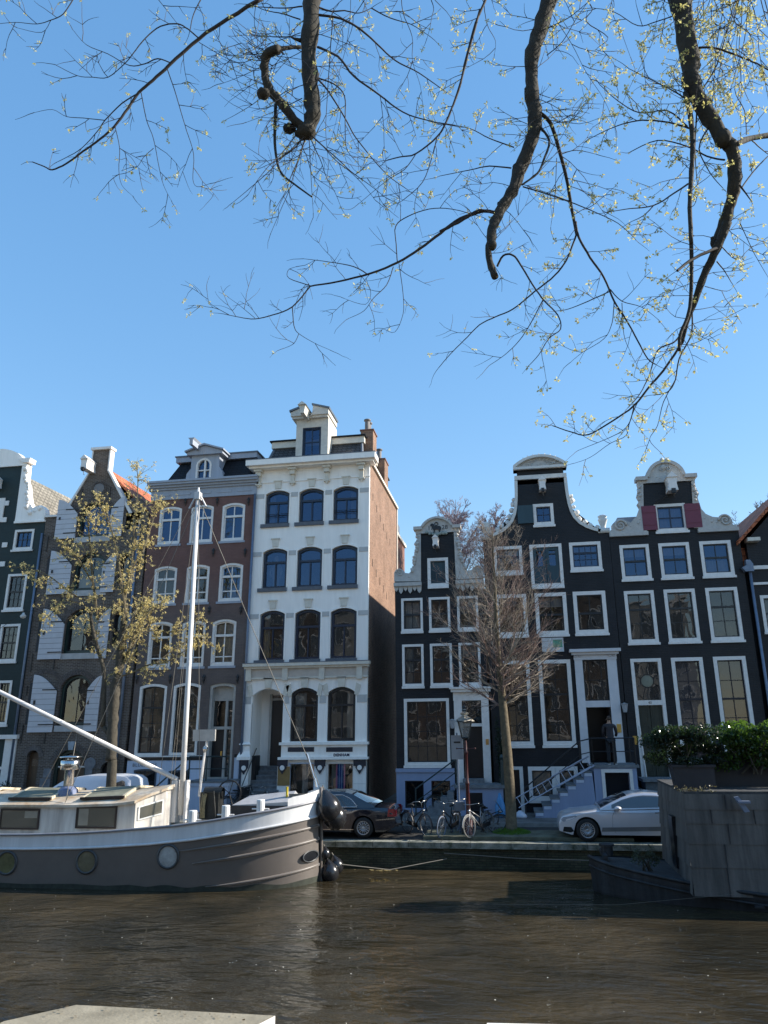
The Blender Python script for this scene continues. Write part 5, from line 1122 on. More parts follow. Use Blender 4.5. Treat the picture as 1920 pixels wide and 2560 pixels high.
# ------------------------------------------------ street, quay, canal
WATER=-0.75
def water_mat():
    m=bpy.data.materials.new('canal_water'); m.use_nodes=True; n=m.node_tree; L=n.links.new; b=n.nodes['Principled BSDF']
    b.inputs['Base Color'].default_value=(.036,.028,.015,1); b.inputs['Roughness'].default_value=.015; b.inputs['IOR'].default_value=1.37; b.inputs['Specular IOR Level'].default_value=.5
    tc=n.nodes.new('ShaderNodeTexCoord'); 
    def nz(sc,det,mx,my,dist):
        mp=n.nodes.new('ShaderNodeMapping'); mp.inputs['Scale'].default_value=(mx,my,1); mp.inputs['Rotation'].default_value=(0,0,.25); L(tc.outputs['Object'],mp.inputs[0])
        t=n.nodes.new('ShaderNodeTexNoise'); t.inputs['Scale'].default_value=sc; t.inputs['Detail'].default_value=det; t.inputs['Distortion'].default_value=dist; L(mp.outputs[0],t.inputs[0]); return t.outputs['Fac']
    a=nz(1.15,3,.55,1.2,.35); c=nz(4.6,4,.6,1.15,.25); e=nz(.3,3,1,1,.6)
    fi=nz(15,3,.6,1.2,.3); wp=nz(.12,2,1,1,.8)
    mr=n.nodes.new('ShaderNodeMapRange'); mr.inputs[1].default_value=.38; mr.inputs[2].default_value=.62; mr.inputs[3].default_value=.16; mr.inputs[4].default_value=.42; L(wp,mr.inputs[0])
    m0=n.nodes.new('ShaderNodeMath'); m0.operation='MULTIPLY_ADD'; L(fi,m0.inputs[0]); m0.inputs[1].default_value=.10; L(c,m0.inputs[2])
    m1=n.nodes.new('ShaderNodeMath'); m1.operation='MULTIPLY_ADD'; L(m0.outputs[0],m1.inputs[0]); L(mr.outputs[0],m1.inputs[1]); L(a,m1.inputs[2])
    bp=n.nodes.new('ShaderNodeBump'); bp.inputs['Strength'].default_value=1.0; bp.inputs['Distance'].default_value=.17; L(m1.outputs[0],bp.inputs['Height']); L(bp.outputs[0],b.inputs['Normal'])
    # silt clouds and floating dust make patches a little paler
    cr=n.nodes.new('ShaderNodeValToRGB'); cr.color_ramp.elements[0].position=.35; cr.color_ramp.elements[0].color=(.022,.019,.012,1); cr.color_ramp.elements[1].position=.7; cr.color_ramp.elements[1].color=(.062,.047,.026,1); L(e,cr.inputs[0]); L(cr.outputs[0],b.inputs['Base Color'])
    return m
q=MB(); q.poly([(-150,-3,WATER),(150,-3,WATER),(150,25.4,WATER),(-150,25.4,WATER)]); props(q.build('water',water_mat()),kind='structure')
ASPH=mat('asphalt',(.055,.056,.058),.85,.3,2.2,bump=.3,bscale=60); PAVE=brick('grey_paving',(.13,.125,.12),(.17,.165,.155),(.07,.07,.065),.3,.3,.012,.85,.3)
q=MB(); q.box(-150,150,25.7,29.0,-2,0); props(q.build('road',brick('road_pavers',(.07,.062,.058),(.10,.085,.078),(.04,.038,.036),.2,.1,.01,.85,.4)),kind='structure')
q=MB(); q.box(-150,150,29.0,60,-2,.13); props(q.build('pavement',PAVE),kind='structure')
q=MB(); q.box(-150,150,28.9,28.998,-1,.135); props(q.build('kerb',mat('kerb_stone',(.22,.22,.21),.8,.2,3,bump=.3)),kind='structure')
q=MB(); q.box(-600,600,60,900,-2,.0); props(q.build('ground',mat('far_ground',(.10,.10,.09),.9)),kind='structure')
# quay: mossy brick wall under pale coping slabs
quay=thing('quay_wall','mossy dark brick quay wall with pale coping stones along the far side of the canal','quay wall',(0,25.3,WATER))
QB=brick('mossy_quay_brick',(.045,.05,.028),(.075,.07,.045),(.035,.035,.025),.22,.07,.012,.9,.9,var=.6)
q=MB(); q.box(-150,150,25.32,25.7,-2.5,-.14); q.build('wall',QB,quay)
COP=mat('weathered_coping_stone',(.24,.235,.20),.85,.35,3.5,bump=.8,bscale=12,dirt=(.045,.055,.03))
q=MB(); q.box(-150,150,25.24,25.8,-.14,.0); q.box(-150,150,25.23,25.7,-.17,-.139); q.build('coping',COP,quay)
q=MB(); _r=random.Random(3); x=-30.0
while x<30: q.box(x,x+.014,25.225,25.81,-.145,.003); x+=_r.uniform(.9,1.3)
q.build('coping_joints',mat('dark_joint',(.05,.05,.04),.9),quay)
# raised planting kerb round the tree
q=MB(); q.box(-3.1,3.4,25.82,27.4,-.05,.10); props(q.build('tree_strip',mat('mossy_kerb_stone',(.12,.12,.08),.9,.4,2.5,bump=.6,bscale=14)),kind='structure')
# near quay behind the camera
q=MB(); q.box(-150,150,-60,-1.0,-2.5,2.0); props(q.build('near_quay',mat('near_quay_setts',(.34,.31,.27),.9,.2,2)),kind='structure')

# ------------------------------------------------ flat pale roofs moored right below the camera
def near_roof(pts,z,name,label,mroof,mside,h=.9):
    t=thing(name,label,'houseboat roof',tuple(sum((Vector((p.x,p.y,z-h)) for p in pts),Vector())/len(pts)))
    q=MB(); n=len(pts); q.face([q.p((p.x,p.y,z)) for p in pts]); q.build('roof_panel',mroof,t)
    q=MB()
    for k in range(n): a,b=pts[k],pts[(k+1)%n]; q.poly([(a.x,a.y,z-.001),(b.x,b.y,z-.001),(b.x,b.y,z-.16),(a.x,a.y,z-.16)])
    q.build('roof_edge',FRAME,t)
    c=sum(pts,Vector())/n; q=MB()
    for k in range(n):
        a=c+(pts[k]-c)*.96; b=c+(pts[(k+1)%n]-c)*.96; q.poly([(a.x,a.y,z-.15),(b.x,b.y,z-.15),(b.x,b.y,WATER-.3),(a.x,a.y,WATER-.3)])
    q.build('cabin_side',mside,t); return t
zr=1.2
P1=at_z(191,2512,zr); P2=at_z(688,2539,zr); P0=at_z(10,2553,zr); dv=Vector((P0-P1)); dv.z=0
near_roof([P1,P2,P2+Vector((-.9,-2.2,0)),P0+Vector((-.4,-2.2,0)),P0],zr,'houseboat_roof','pale flat roof of a houseboat below the camera at the bottom left, strewn with leaves',mat('dusty_roof_felt',(.27,.235,.17),.8,.25,3,bump=.3,bscale=30,dirt=(.19,.165,.115)),mat('dark_boat_timber',(.05,.05,.045)))
q=MB(); a=P1+(P2-P1)*.44; b=a+(P0-P1).normalized()*2.0; q.tube([(a.x,a.y,zr+.004),(b.x,b.y,zr+.004)],.006,4); 
P3=at_z(1218,2557,zr); P4=at_z(1400,2561,zr)
near_roof([P3,P4,P4+Vector((.3,-2,0)),P3+Vector((-.3,-2,0))],zr,'houseboat_roof','sliver of white flat roof at the middle of the bottom edge',FRAME,mat('dark_boat_timber',(.05,.05,.045)))
_r=random.Random(8); 
q=MB()
for k in range(26):
    u,v=_r.random(),_r.random()*.8; p=P1+(P2-P1)*u+(P0-P1)*v*.9*(1-u*.3); a_=_r.random()*6; s_=_r.uniform(.008,.022)
    q.poly([(p.x+s_*cos(a_+j*pi/2),p.y+s_*.6*sin(a_+j*pi/2),zr+.012+_r.random()*.01) for j in range(4)])
solo(q,'fallen_leaves',leafmat('dead_leaf',(.16,.11,.05),(.1,.06,.02)),'scattered dry leaves lying on the pale houseboat roof','leaves',kind='stuff')

# ------------------------------------------------ the barge on the left
def interp(T,x):
    if x<=T[0][0]: return T[0][1]
    for (a,b),(c_,d) in zip(T[:-1],T[1:]):
        if x<=c_: t=(x-a)/(c_-a); return b+(d-b)*t
    return T[-1][1]
def barge():
    CY=23.15; t=thing('barge','dark hulled barge with white bulwark, cabin and mast moored against the far quay','boat',(-13,CY,WATER))
    XB=-5.84
    g=lambda c,x,y,Y: ay(c,x,y,Y)
    sheer=[(-24,1.0),(-19,.66),(-15,.62),(-12.1,.72),(-10.35,.86),(-9.5,.93),(-8.5,1.06),(-7.66,1.19),(-6.8,1.30),(-6.3,1.37),(XB,1.44)]
    low=[(-24,.6),(-19,.27),(-15,.25),(-12.1,.32),(-10.3,.44),(-9.1,.56),(-7.9,.72),(-6.8,.88),(XB,1.02)]
    def hb(x,lev=1.0):   # half beam at deck level (lev=1) or waterline (0)
        full=1.80; s=-10.3
        if x<=s:
            return full*(1-max(0,(-20-x)/4.2)**2*.75) if x<-20 else full
        tt=(x-s)/(XB+.02*lev-s); tt=min(1,max(0,tt))
        p=2.9+.5*lev; return full*max(0,(1-tt**p))**(1/1.75)
    xs=[-24.0,-23,-22,-21,-20,-18,-16,-14,-12.5,-11.5,-10.8,-10.3]+[-10.3+k*(XB+10.3)/34 for k in range(1,34)]+[XB-.05,XB-.015,XB]
    def section(x,side,zs_levels):
        out=[]
        for z,lv in zs_levels: out.append((x,CY-side*hb(x,lv),z))
        return out
    # hull
    def loft(levels,name,m,smooth=True,off=0.0,par=None):
        q=MB()
        for side in (1,-1):
            prev=None
            for x in xs:
                row=[q.p((x,CY-side*(hb(x,lv)+off),zf(x))) for zf,lv in levels]
                if prev:
                    for k in range(len(row)-1): q.face((prev[k],row[k],row[k+1],prev[k+1]))
                prev=row
            if side==1: a0=[q.v[i] for i in range(len(levels))]
        return q.build(name,m,par or t,smooth)
    HB=mat('dark_slate_hull_paint',(.094,.076,.064),.50,.12,2.0,spec=1.0,bump=.10,bscale=3); HB.node_tree.nodes['Principled BSDF'].inputs['Sheen Weight'].default_value=1.0; HB.node_tree.nodes['Principled BSDF'].inputs['Sheen Roughness'].default_value=.4; HB.node_tree.nodes['Principled BSDF'].inputs['Sheen Tint'].default_value=(1,.93,.86,1)
    L=lambda x:interp(low,x); S=lambda x:interp(sheer,x)
    loft([(lambda x:-1.3,0),(lambda x:-.75,.1),(lambda x:-.4,.35),(lambda x:-.4+(L(x)+.4)*.4,.62),(lambda x:-.4+(L(x)+.4)*.72,.85),(lambda x:L(x),1)],'hull',HB)
    BW=mat('white_bulwark_paint',(.66,.66,.66),.35,.10,2.5,streak=True)
    loft([(lambda x:L(x)+.001,1.0),(lambda x:(L(x)+S(x))/2,1.02),(lambda x:S(x),1.02)],'bulwark',BW)
    q=MB(); q.poly([(-24,CY-hb(-24),-1.3),(-24,CY+hb(-24),-1.3),(-24,CY+hb(-24),1.0),(-24,CY-hb(-24),1.0)]); q.build('transom',HB,t)
    def rub(zf,r,name,m,x0=-24,x1=XB,lv=1.0,sides=(1,-1),par=None,off=.02):
        for sd in sides:
            q=MB(); pts=[(x,CY-sd*(hb(x,lv)+off),zf(x)) for x in xs if x0<=x<=x1]; rs=[r]*len(pts)
            q.tube(pts,rs,6); q.build(name,m,par or t,True)
    rub(lambda x:S(x)+.0,.035,'gunwale_rail',mat('grey_rail_paint',(.25,.25,.27),.4))
    rub(lambda x:L(x),.035,'rubbing_strake',BW)
    for k,(za,zb) in enumerate(((.80,.10),(.36,-.14),(-.36,-.68))):
        # strakes that rise towards the bow
        x0=-9.6+k*.5; q=MB(); pts=[]; xx=[x for x in xs if x>=x0]
        rr=[]
        for x in xx:
            f=(x-x0)/(XB-x0); z=(L(x)-.26 if k==0 else (L(x)-.62 if k==1 else -.62+.32*f**1.3)); lv={0:.9,1:.75,2:.2}[k]
            pts.append((x,CY-hb(x,lv)-.012,z)); rr.append(.008+.034*min(1,f*2.5))
        q.tube(pts,rr,6); q.build('hull_strake',HB,t,True)
    # waterline weed
    loft([(lambda x:-.80,.08),(lambda x:-.62+.03*sin(x*5),.18)],'weed_line',mat('weed_band',(.03,.035,.025),.8,.4,6),True,.006)
    # raised bow bulwark
    q=MB(); bx=[x for x in xs if x>=-6.62]
    for side in (1,-1):
        prev=None
        for x in bx:
            top=interp([(-6.62,S(-6.62)),(-6.48,1.60),(-6.1,1.66),(XB,1.74)],x)
            for d in (0,):
                row=[q.p((x,CY-side*(hb(x,1.02)+.0),S(x)-.01)),q.p((x,CY-side*(hb(x,1.02)+.02),top)),q.p((x,CY-side*max(0,hb(x,1.02)-.05),top)),q.p((x,CY-side*max(0,hb(x,1.02)-.05),S(x)-.01))]
            if prev:
                for k in range(3): q.face((prev[k],row[k],row[k+1],prev[k+1]))
            prev=row
    q.build('bow_bulwark',BW,t,False)
    # stem bar
    q=MB(); q.tube([(XB+.03,CY,1.80),(XB+.04,CY,1.0),(XB+.05,CY,.1),(XB+.02,CY,-.9)],[.05,.055,.055,.05],8); q.build('stem',HB,t,True)
    # deck
    q=MB(); prev=None
    for x in xs:
        row=[q.p((x,CY+f*max(0,hb(x)-.04),S(x)-.16+.05*(1-abs(f)))) for f in (-1,-.5,0,.5,1)]
        if prev:
            for k in range(4): q.face((prev[k],row[k],row[k+1],prev[k+1]))
        prev=row
    q.build('deck',mat('cream_deck_paint',(.50,.47,.38),.6,.15,3,bump=.2),t)
    # portholes
    def porthole(c,x,y,Y,r,m,nm='porthole',sq=1.0):
        p=g(c,x,y,Y); X=p.x; 
        lv=.7; yy=CY-hb(X,lv)-.012
        s=(hb(X+.1,lv)-hb(X-.1,lv))/.2; q=MB(lambda a,b,c2:(X+a,yy+b-a*s,p.z+c2))
        q.lathe([(r*1.22,.02),(r*1.22,-.02),(r*1.0,-.03),(r*1.0,.01)],(0,0,0),22,'y'); o=q.build(nm,mat('porthole_rim',(.05,.055,.06),.35),t,True)
        q=MB(lambda a,b,c2:(X+a,yy+b-a*s,p.z+c2)); q.lathe([(r*1.0,-.004),(r*.55,-.010),(0,-.014)],(0,0,0),22,'y'); q.build('porthole_glass',m,o,True)
    def glazed(name,c): 
        m=mat(name,c,.12,.35,3,spec=.8); return m
    porthole('S',70,955,21.4,.27,glazed('mossy_porthole_glass',(.10,.11,.05))); porthole('S',758,945,21.4,.27,glazed('brown_porthole_glass',(.13,.12,.075))); porthole('S',1460,900,21.4,.27,glazed('curtained_porthole_glass',(.32,.33,.32)))
    porthole('T',1145,915,22.4,.13,BLACKP)
    # cabin
    CW=mat('white_cabin_paint',(.66,.63,.58),.4,.10,1.8,streak=True,dirt=(.36,.32,.29))
    cs=CY-1.25; zt=1.40; x0,x1=-21.5,-11.05; 
    fy=23.15; xf=-10.45
    q=MB()
    def cz(x): return interp([(-21.5,1.40),(-13,1.40),(-11.6,1.45),(-11.05,1.52),(-10.4,1.60)],x)
    b=lambda x:S(x)-.18
    A=[(x0,cs),(x1,cs),(xf,CY-.55),(xf,CY+.55),(x1,CY+1.25),(x0,CY+1.25)]
    n=len(A)
    cr=lambda x,y:cz(x)+.30*(1-((y-CY)/1.35)**2)
    for k in range(n):
        (xa,ya),(xb,yb)=A[k],A[(k+1)%n]; m_=8 if abs(xb-xa)<2 else 20
        for j in range(m_):
            f0,f1=j/m_,(j+1)/m_; pa=(xa+(xb-xa)*f0,ya+(yb-ya)*f0); pb=(xa+(xb-xa)*f1,ya+(yb-ya)*f1)
            q.poly([(pa[0],pa[1],b(pa[0])),(pb[0],pb[1],b(pb[0])),(pb[0],pb[1],cr(*pb)-.03),(pa[0],pa[1],cr(*pa)-.03)])
    cab=q.build('cabin',CW,t)
    RF=mat('cream_cabin_roof',(.55,.50,.42),.5,.15,2,dirt=(.40,.27,.15))
    q=MB(); X=[-21.6+k*.3 for k in range(36)]+[-11.05,-10.75,-10.38]
    X=[x for x in X if x<=-11.05]+[-10.75,-10.38] if -11.05 in X else X
    prev=None
    for x in X:
        hw=1.33 if x<=-11.05 else 1.33-(x+11.05)/.67*.70
        row=[q.p((x,CY+f*hw,cr(x,CY+f*hw))) for f in (-1,-.75,-.5,-.25,0,.25,.5,.75,1)]+[q.p((x,CY+hw,cr(x,CY+hw)-.07)),q.p((x,CY-hw,cr(x,CY-hw)-.07))]
        m_=len(row)
        if prev:
            for k in range(m_): q.face((prev[k],row[k],row[(k+1)%m_],prev[(k+1)%m_]))
        else: q.face(row)
        prev=row
    q.face(list(reversed(prev))); q.build('cabin_roof',RF,t)
    WF=mat('dark_brown_window_frame',(.035,.022,.018),.45,.2,5)
    def cwin(c,xl,xr,yt,yb,Y=None):
        Y=Y or cs; pa=g(c,xl,(yt+yb)/2,Y); pb=g(c,xr,(yt+yb)/2,Y); za=g(c,(xl+xr)/2,yb,Y).z; zb=g(c,(xl+xr)/2,yt,Y).z
        q=MB(); q.ring([(pa.x,za),(pb.x,za),(pb.x,zb),(pa.x,zb)],[(pa.x+.05,za+.05),(pb.x-.05,za+.05),(pb.x-.05,zb-.05),(pa.x+.05,zb-.05)],Y-.02,Y-.05); o=q.build('cabin_window',WF,t)
        q=MB(); q.box(pa.x+.04,pb.x-.04,Y-.03,Y-.025,za+.04,zb-.04); q.build('pane',glass('cabin_glass',(.10,.095,.075),.14,.5,1.2,.05),o)
        q=MB(); 
        w_=(pb.x-pa.x); 
        q.box(pa.x+w_*.62,pb.x-.07,Y-.034,Y-.031,za+(zb-za)*.55,zb-.07) if c=='S' and xl<100 else q.box(pa.x+.08,pa.x+w_*.30,Y-.034,Y-.031,za+.08,zb-.08)
        q.build('inner_curtain',mat('beige_cabin_curtain',(.30,.26,.2),.9),o)
    cwin('S',5,345,488,668); cwin('S',662,1012,465,660)
    wx=-13.6-4.9; 
    q=MB(); q.ring([(wx-1.2,.8),(wx,.8),(wx,1.25),(wx-1.2,1.25)],[(wx-1.15,.85),(wx-.05,.85),(wx-.05,1.2),(wx-1.15,1.2)],cs-.02,cs-.05); q.build('cabin_window',WF,t)
    # window in the slanting front face
    pa=Vector((x1,cs,0)); pb=Vector((xf,CY-.55,0)); d=(pb-pa); nrm=Vector((d.y,-d.x,0)).normalized()
    def fp(f,z,o): p=pa+d*f+nrm*o; return (p.x,p.y,z)
    q=MB(); F=[(.10,.98),(.92,1.10),(.92,1.52),(.10,1.36)]; I=[(.14,1.02),(.88,1.13),(.88,1.47),(.14,1.33)]
    for k in range(4):
        a,b_,c_,e=F[k],F[(k+1)%4],I[(k+1)%4],I[k]; q.poly([fp(a[0],a[1],.03),fp(b_[0],b_[1],.03),fp(c_[0],c_[1],.03),fp(e[0],e[1],.03)])
    o=q.build('front_window',mat('white_cabin_trim',(.7,.7,.68),.4),t); q=MB(); q.poly([fp(a,b_,.02) for a,b_ in I]); q.build('pane',glass('cabin_glass'),o)
    # roof hatches, trims
    HT=mat('weathered_hatch_felt',(.20,.20,.15),.7,.25,4)
    def hatch(xa,xb,ya,yb):
        tt=thing
        q=MB(); 
        P=[(xa,ya,cr(xa,ya)+.08),(xb,ya,cr(xb,ya)+.08),(xb,yb,cr(xb,yb)+.10),(xa,yb,cr(xa,yb)+.10)]
        mid=[(xa,(ya+yb)/2,cr(xa,(ya+yb)/2)+.10),(xb,(ya+yb)/2,cr(xb,(ya+yb)/2)+.10)]
        q.poly([P[0],P[1],mid[1],mid[0]]); q.poly([mid[0],mid[1],P[2],P[3]]); o=q.build('roof_hatch',HT,t)
        q=MB(); 
        for x in (xa,xb): q.tube([(x,ya,cr(x,ya)+.05),(x,(ya+yb)/2,cr(x,(ya+yb)/2)+.08),(x,yb,cr(x,yb)+.08)],.05,4)
        q.build('hatch_side',mat('cream_hatch_trim',(.6,.52,.38),.6),o)
        q=MB(); q.tube([(xa-.05,ya,cr(xa,ya)+.06),(xb+.05,ya,cr(xb,ya)+.06)],.05,4); q.build('hatch_end',WF,o); q=MB(); q.tube([(xa-.05,yb,cr(xa,yb)+.06),(xb+.05,yb,cr(xb,yb)+.06)],.05,4); q.build('hatch_end',WF,o)
    hatch(-15.2,-13.9,CY-1.1,CY+.8); hatch(-12.85,-11.55,CY-1.1,CY+.8); hatch(-17.6,-16.2,CY-1.1,CY+.8)
    # chimney
    cx,cy=-13.72,CY-.45; q=MB(); q.lathe([(.15,0),(.15,.72),(.16,.72)],(cx,cy,cr(cx,cy)),16); q.lathe([(.15,.72),(.29,.74),(.29,1.0),(.24,1.02),(.10,1.03)],(cx,cy,cr(cx,cy)-.05),18); q.lathe([(.10,1.03),(.10,1.08),(.34,1.09),(.34,1.12),(0,1.16)],(cx,cy,cr(cx,cy)-.05),18)
    ch=q.build('cabin_chimney',STEEL,t,True); q=MB(); q.lathe([(.32,-.06),(.28,.1),(.16,.2)],(cx,cy,cr(cx,cy)),12); q.build('chimney_collar',mat('blue_grey_flashing',(.12,.15,.25),.5),ch)
    # mast in its tabernacle, boom, rigging
    MW=mat('weathered_white_mast',(.62,.60,.58),.45,.10,2.5,streak=True)
    mx=-10.19; q=MB(); q.tube([(mx,CY,1.0),(mx,CY,4),(mx,CY,11.0)],[.088,.084,.072],10); q.build('mast',MW,t,True)
    q=MB(); q.box(mx-.09,mx+.09,CY-.12,CY+.12,11.0,11.25); q.lathe([(.06,0),(.03,.18),(0,.19)],(mx,CY,11.25),8); q.tube([(mx-.05,CY,11.2),(mx-.3,CY,10.7)],.03,5); q.tube([(mx+.05,CY,11.2),(mx+.3,CY,10.75)],.03,5); q.build('mast_head',MW,t)
    q=MB(); q.box(mx-.30,mx-.13,CY-.12,CY+.12,.8,2.0); q.box(mx+.13,mx+.2,CY-.12,CY+.12,.8,2.0); q.build('tabernacle',MW,t)
    e=ay('Z',0,1495,CY+.0); q=MB(); q.tube([(mx-.15,CY-.05,2.02),(e.x,CY,e.z),(e.x-2.5,CY,e.z+1.05)],[.078,.074,.07],8); q.build('boom',MW,t,True)
    q=MB(); pt=ay('S',1275,290,CY+.9)
    for a_,b_,r in (((mx,CY,11.1),(XB-.03,CY,1.85),.013),((mx,CY,11.1),(-11.55,CY+1.2,1.5),.009),((mx,CY,11.0),(-13.3,CY-1.25,1.45),.009),((e.x+2.9,CY,e.z-1.32),(-13.3,CY-1.2,1.5),.012),((mx+.05,CY-.1,11.1),(mx+.85,CY-.6,1.2),.008),((mx-.05,CY+.1,11.0),(mx-.25,CY-.3,1.9),.007),((mx-.1,CY,11.1),(-15.6,CY+1.0,1.6),.008),((mx-.02,CY-.1,9.6),(mx-.18,CY-.25,1.6),.006)):
        q.tube([a_,((a_[0]+b_[0])/2,(a_[1]+b_[1])/2,(a_[2]+b_[2])/2-.05),b_],r,5)
    a_=ay('Z',430,1063,CY); 
    l1=ay('Z',350,1270,CY-1.0); q.build('rigging',mat('pale_rope',(.17,.155,.13),.8),t)
    q=MB(); q.tube([(-6.0,CY,2.05),(-5.93,CY,1.8)],.035,6); q.tube([(-6.25,CY,2.75),(-6.02,CY,2.05)],.028,6); q.build('bottlescrew',STEEL,t)
    # bollards, covered dinghy-shaped hatch, winch, wheel
    for c,x,yb,yt in (('T',198,605,510),('T',470,570,490),('T',746,515,455)):
        p=g(c,x,yb,22.0); X_=p.x; Y_=CY-hb(X_)+.18; 
        q=MB(); q.lathe([(.115,-.15),(.115,.40),(.105,.43),(0,.44)],(X_,Y_,S(X_)-.1),14); bo=q.build('bollard',mat('white_bollard_paint',(.70,.70,.68),.45),t); q=MB(); q.tube([(X_-.25,Y_,S(X_)+.08),(X_+.25,Y_,S(X_)+.08)],.022,6); q.build('bollard_pin',FRAME,bo)
    q=MB(); xa,xb=-8.55,-6.75; Y0,Y1=CY-.05,CY+1.15
    prof=[(xa,.0),(xa+.35,.42),(xb,.50),(xb,.0)]
    zb=S(-7.6)-.05
    def qd(f): return [(xa,Y0,zb-.1),(xb,Y0,zb-.05),(xb,Y0,zb+.20),(xa,Y0,zb+.12)]
    v=[(xa,Y0,zb-.15),(xb,Y0,zb-.15),(xb,Y1,zb-.15),(xa,Y1,zb-.15),(xa,Y0,zb+.14),(xb,Y0,zb+.24),(xb,Y1,zb+.26),(xa,Y1,zb+.16),(xa+.35,(Y0+Y1)/2,zb+.36),(xb-.0,(Y0+Y1)/2,zb+.50)]
    i=[q.p(a) for a in v]
    for f in ((0,1,5,4),(1,2,6,5),(2,3,7,6),(3,0,4,7),(4,5,9,8),(6,7,8,9),(5,6,9),(7,4,8)): q.face([i[k] for k in f])
    TG=mat('grey_tarpaulin',(.36,.36,.37),.7,.12,3,bump=.3,bscale=8); cv=q.build('covered_hatch',TG,t)
    q=MB(); q.box(xa-.02,xb+.02,Y0-.02,Y1+.02,zb-.16,zb+.13); q.build('cover_skirt',mat('black_skirt_canvas',(.03,.028,.028),.8,.3,8,bump=.5),cv)
    wx_,wy=-9.35,CY+.5; zb=S(-9.4)-.1
    q=MB(); q.box(wx_-.35,wx_+.25,wy-.25,wy+.2,zb,zb+.78); q.lathe([(.16,-.3),(.16,.3)],(wx_,wy,zb+.75),12,'x'); q.tube([(wx_-.3,wy-.3,zb),(wx_-.2,wy-.3,zb+.8),(wx_+.1,wy-.3,zb+.82),(wx_+.2,wy-.3,zb)],.03,6); wn=q.build('anchor_winch',mat('black_winch_cover',(.02,.02,.018),.6,.3,6,bump=.6,bscale=10),t)
    q=MB(); _r2=random.Random(4)
    for k in range(5): x=wx_-.25+.03*k; q.tube([(x,wy-.3,zb+.75),(x+.03*sin(k),wy-.36,zb+.4),(x-.02,wy-.34,zb+.05)],.022,5)
    q.build('rope_bundle',mat('old_rope',(.22,.18,.10),.9,.3,20),wn)
    q=MB(); hx,hy,hz=wx_+.42,wy+.2,zb+.72; pts=[(hx+.05*cos(a),hy+.36*cos(a),hz+.40*sin(a)) for a in [2*pi*k/24 for k in range(25)]]; pts=[(hx+.33*cos(a),hy+.12*cos(a),hz+.38*sin(a)) for a in [2*pi*k/24 for k in range(25)]]; q.tube(pts,.028,6)
    for k in range(5): a=2*pi*k/5; q.tube([(hx,hy,hz),(hx+.33*cos(a),hy+.12*cos(a),hz+.38*sin(a))],.016,5)
    q.build('hand_wheel',IRON,wn)
    q=MB(); q.box(-6.95,-6.9,CY+.2,CY+.28,S(-6.9)-.1,S(-6.9)+.5); q.build('yellow_post',mat('yellow_paint',(.6,.45,.03),.5),t)
    q=MB(); q.box(-6.85,-6.35,CY+.2,CY+.26,S(-6.6)+.18,S(-6.6)+.26); q.box(-6.85,-6.35,CY+.6,CY+.62,S(-6.6)-.15,S(-6.6)+.2); q.build('bow_locker',mat('grey_timber',(.16,.14,.12),.8),t)
    q=MB(); q.tube([(-8.95,CY+.9,zb),(-8.86,CY+.9,zb+1.6),(-8.80,CY+.9,zb+2.3)],.035,6); o=None
    return t,CY,XB,hb,S
BARGE,BCY,BXB,BHB,BS=barge()
# fenders slung from the bow
FM=mat('black_rubber_fender',(.018,.018,.02),.22,.3,2.5,spec=.6)
def fender(c,x,y,Y,r,lab,sq=1.0,tilt=0.0):
    p=ay(c,x,y,Y); t=thing('fender',lab,'fender',(p.x,p.y,p.z-r*1.1),'black balloon fenders hanging at the barge bow')
    ca,sa=cos(tilt),sin(tilt)
    q=MB(lambda a,b,c2:(p.x+a*ca+c2*sa, p.y+b, p.z-a*sa+c2*ca))
    q.lathe([(0,-1.05*r),(.45*r,-.93*r),(.8*r,-.62*r),(.98*r,-.2*r),(.97*r,.2*r),(.80*r,.62*r),(.5*r,.98*r),(.24*r,1.25*r),(.17*r,1.38*r),(0,1.4*r)],(0,0,0),22); q.build('fender_ball',FM,t,True)
    q=MB(lambda a,b,c2:(p.x+a*ca+c2*sa, p.y+b, p.z-a*sa+c2*ca)); q.tube([(0,0,1.35*r),(-.03,0,1.75*r)],.02,6); q.build('fender_rope',mat('pale_rope',(.17,.155,.13)),t)
    return t
fender('T',1318,485,23.0,.375,'large black pear fender, topmost at the barge bow',tilt=-.25)
fender('T',1372,565,23.2,.35,'black balloon fender half hidden behind the largest one at the barge bow',tilt=-.3)
fender('T',1330,1045,23.3,.27,'black balloon fender touching the water under the barge bow',tilt=-.2)
fender('T',1385,985,23.6,.22,'smaller black fender behind the one touching the water at the barge bow',tilt=-.3)
fender('T',1290,880,23.25,.15,'small upper black fender in the lower bunch at the barge stem',tilt=-.1)
# mooring lines
q=MB(); a=ay('T',1425,970,23.5); b=az('R',510,1110,-.35); q.tube([tuple(a),((a.x+b.x)/2,(a.y+b.y)/2,-.62),(b.x+.3,25.15,-.45)],.014,5); solo(q,'mooring_rope',mat('pale_rope',(.17,.155,.13)),'thin pale mooring rope running from the barge bow to the quay','rope')
q=MB(); q.tube([(-2.4,25.22,-.30),(0,25.2,-.42),(2.2,23.7,-.2)],.012,5); solo(q,'mooring_rope',mat('pale_rope',(.17,.155,.13)),'thin mooring rope hanging along the quay wall towards the right houseboat','rope')
q=MB(); q.tube([(5.0,20.55,-.35),(2.2,20.6,-.66),(-.8,20.7,-.74)],.003,5); solo(q,'mooring_rope',mat('pale_rope',(.17,.155,.13)),'thin rope trailing from the right houseboat onto the water','rope')

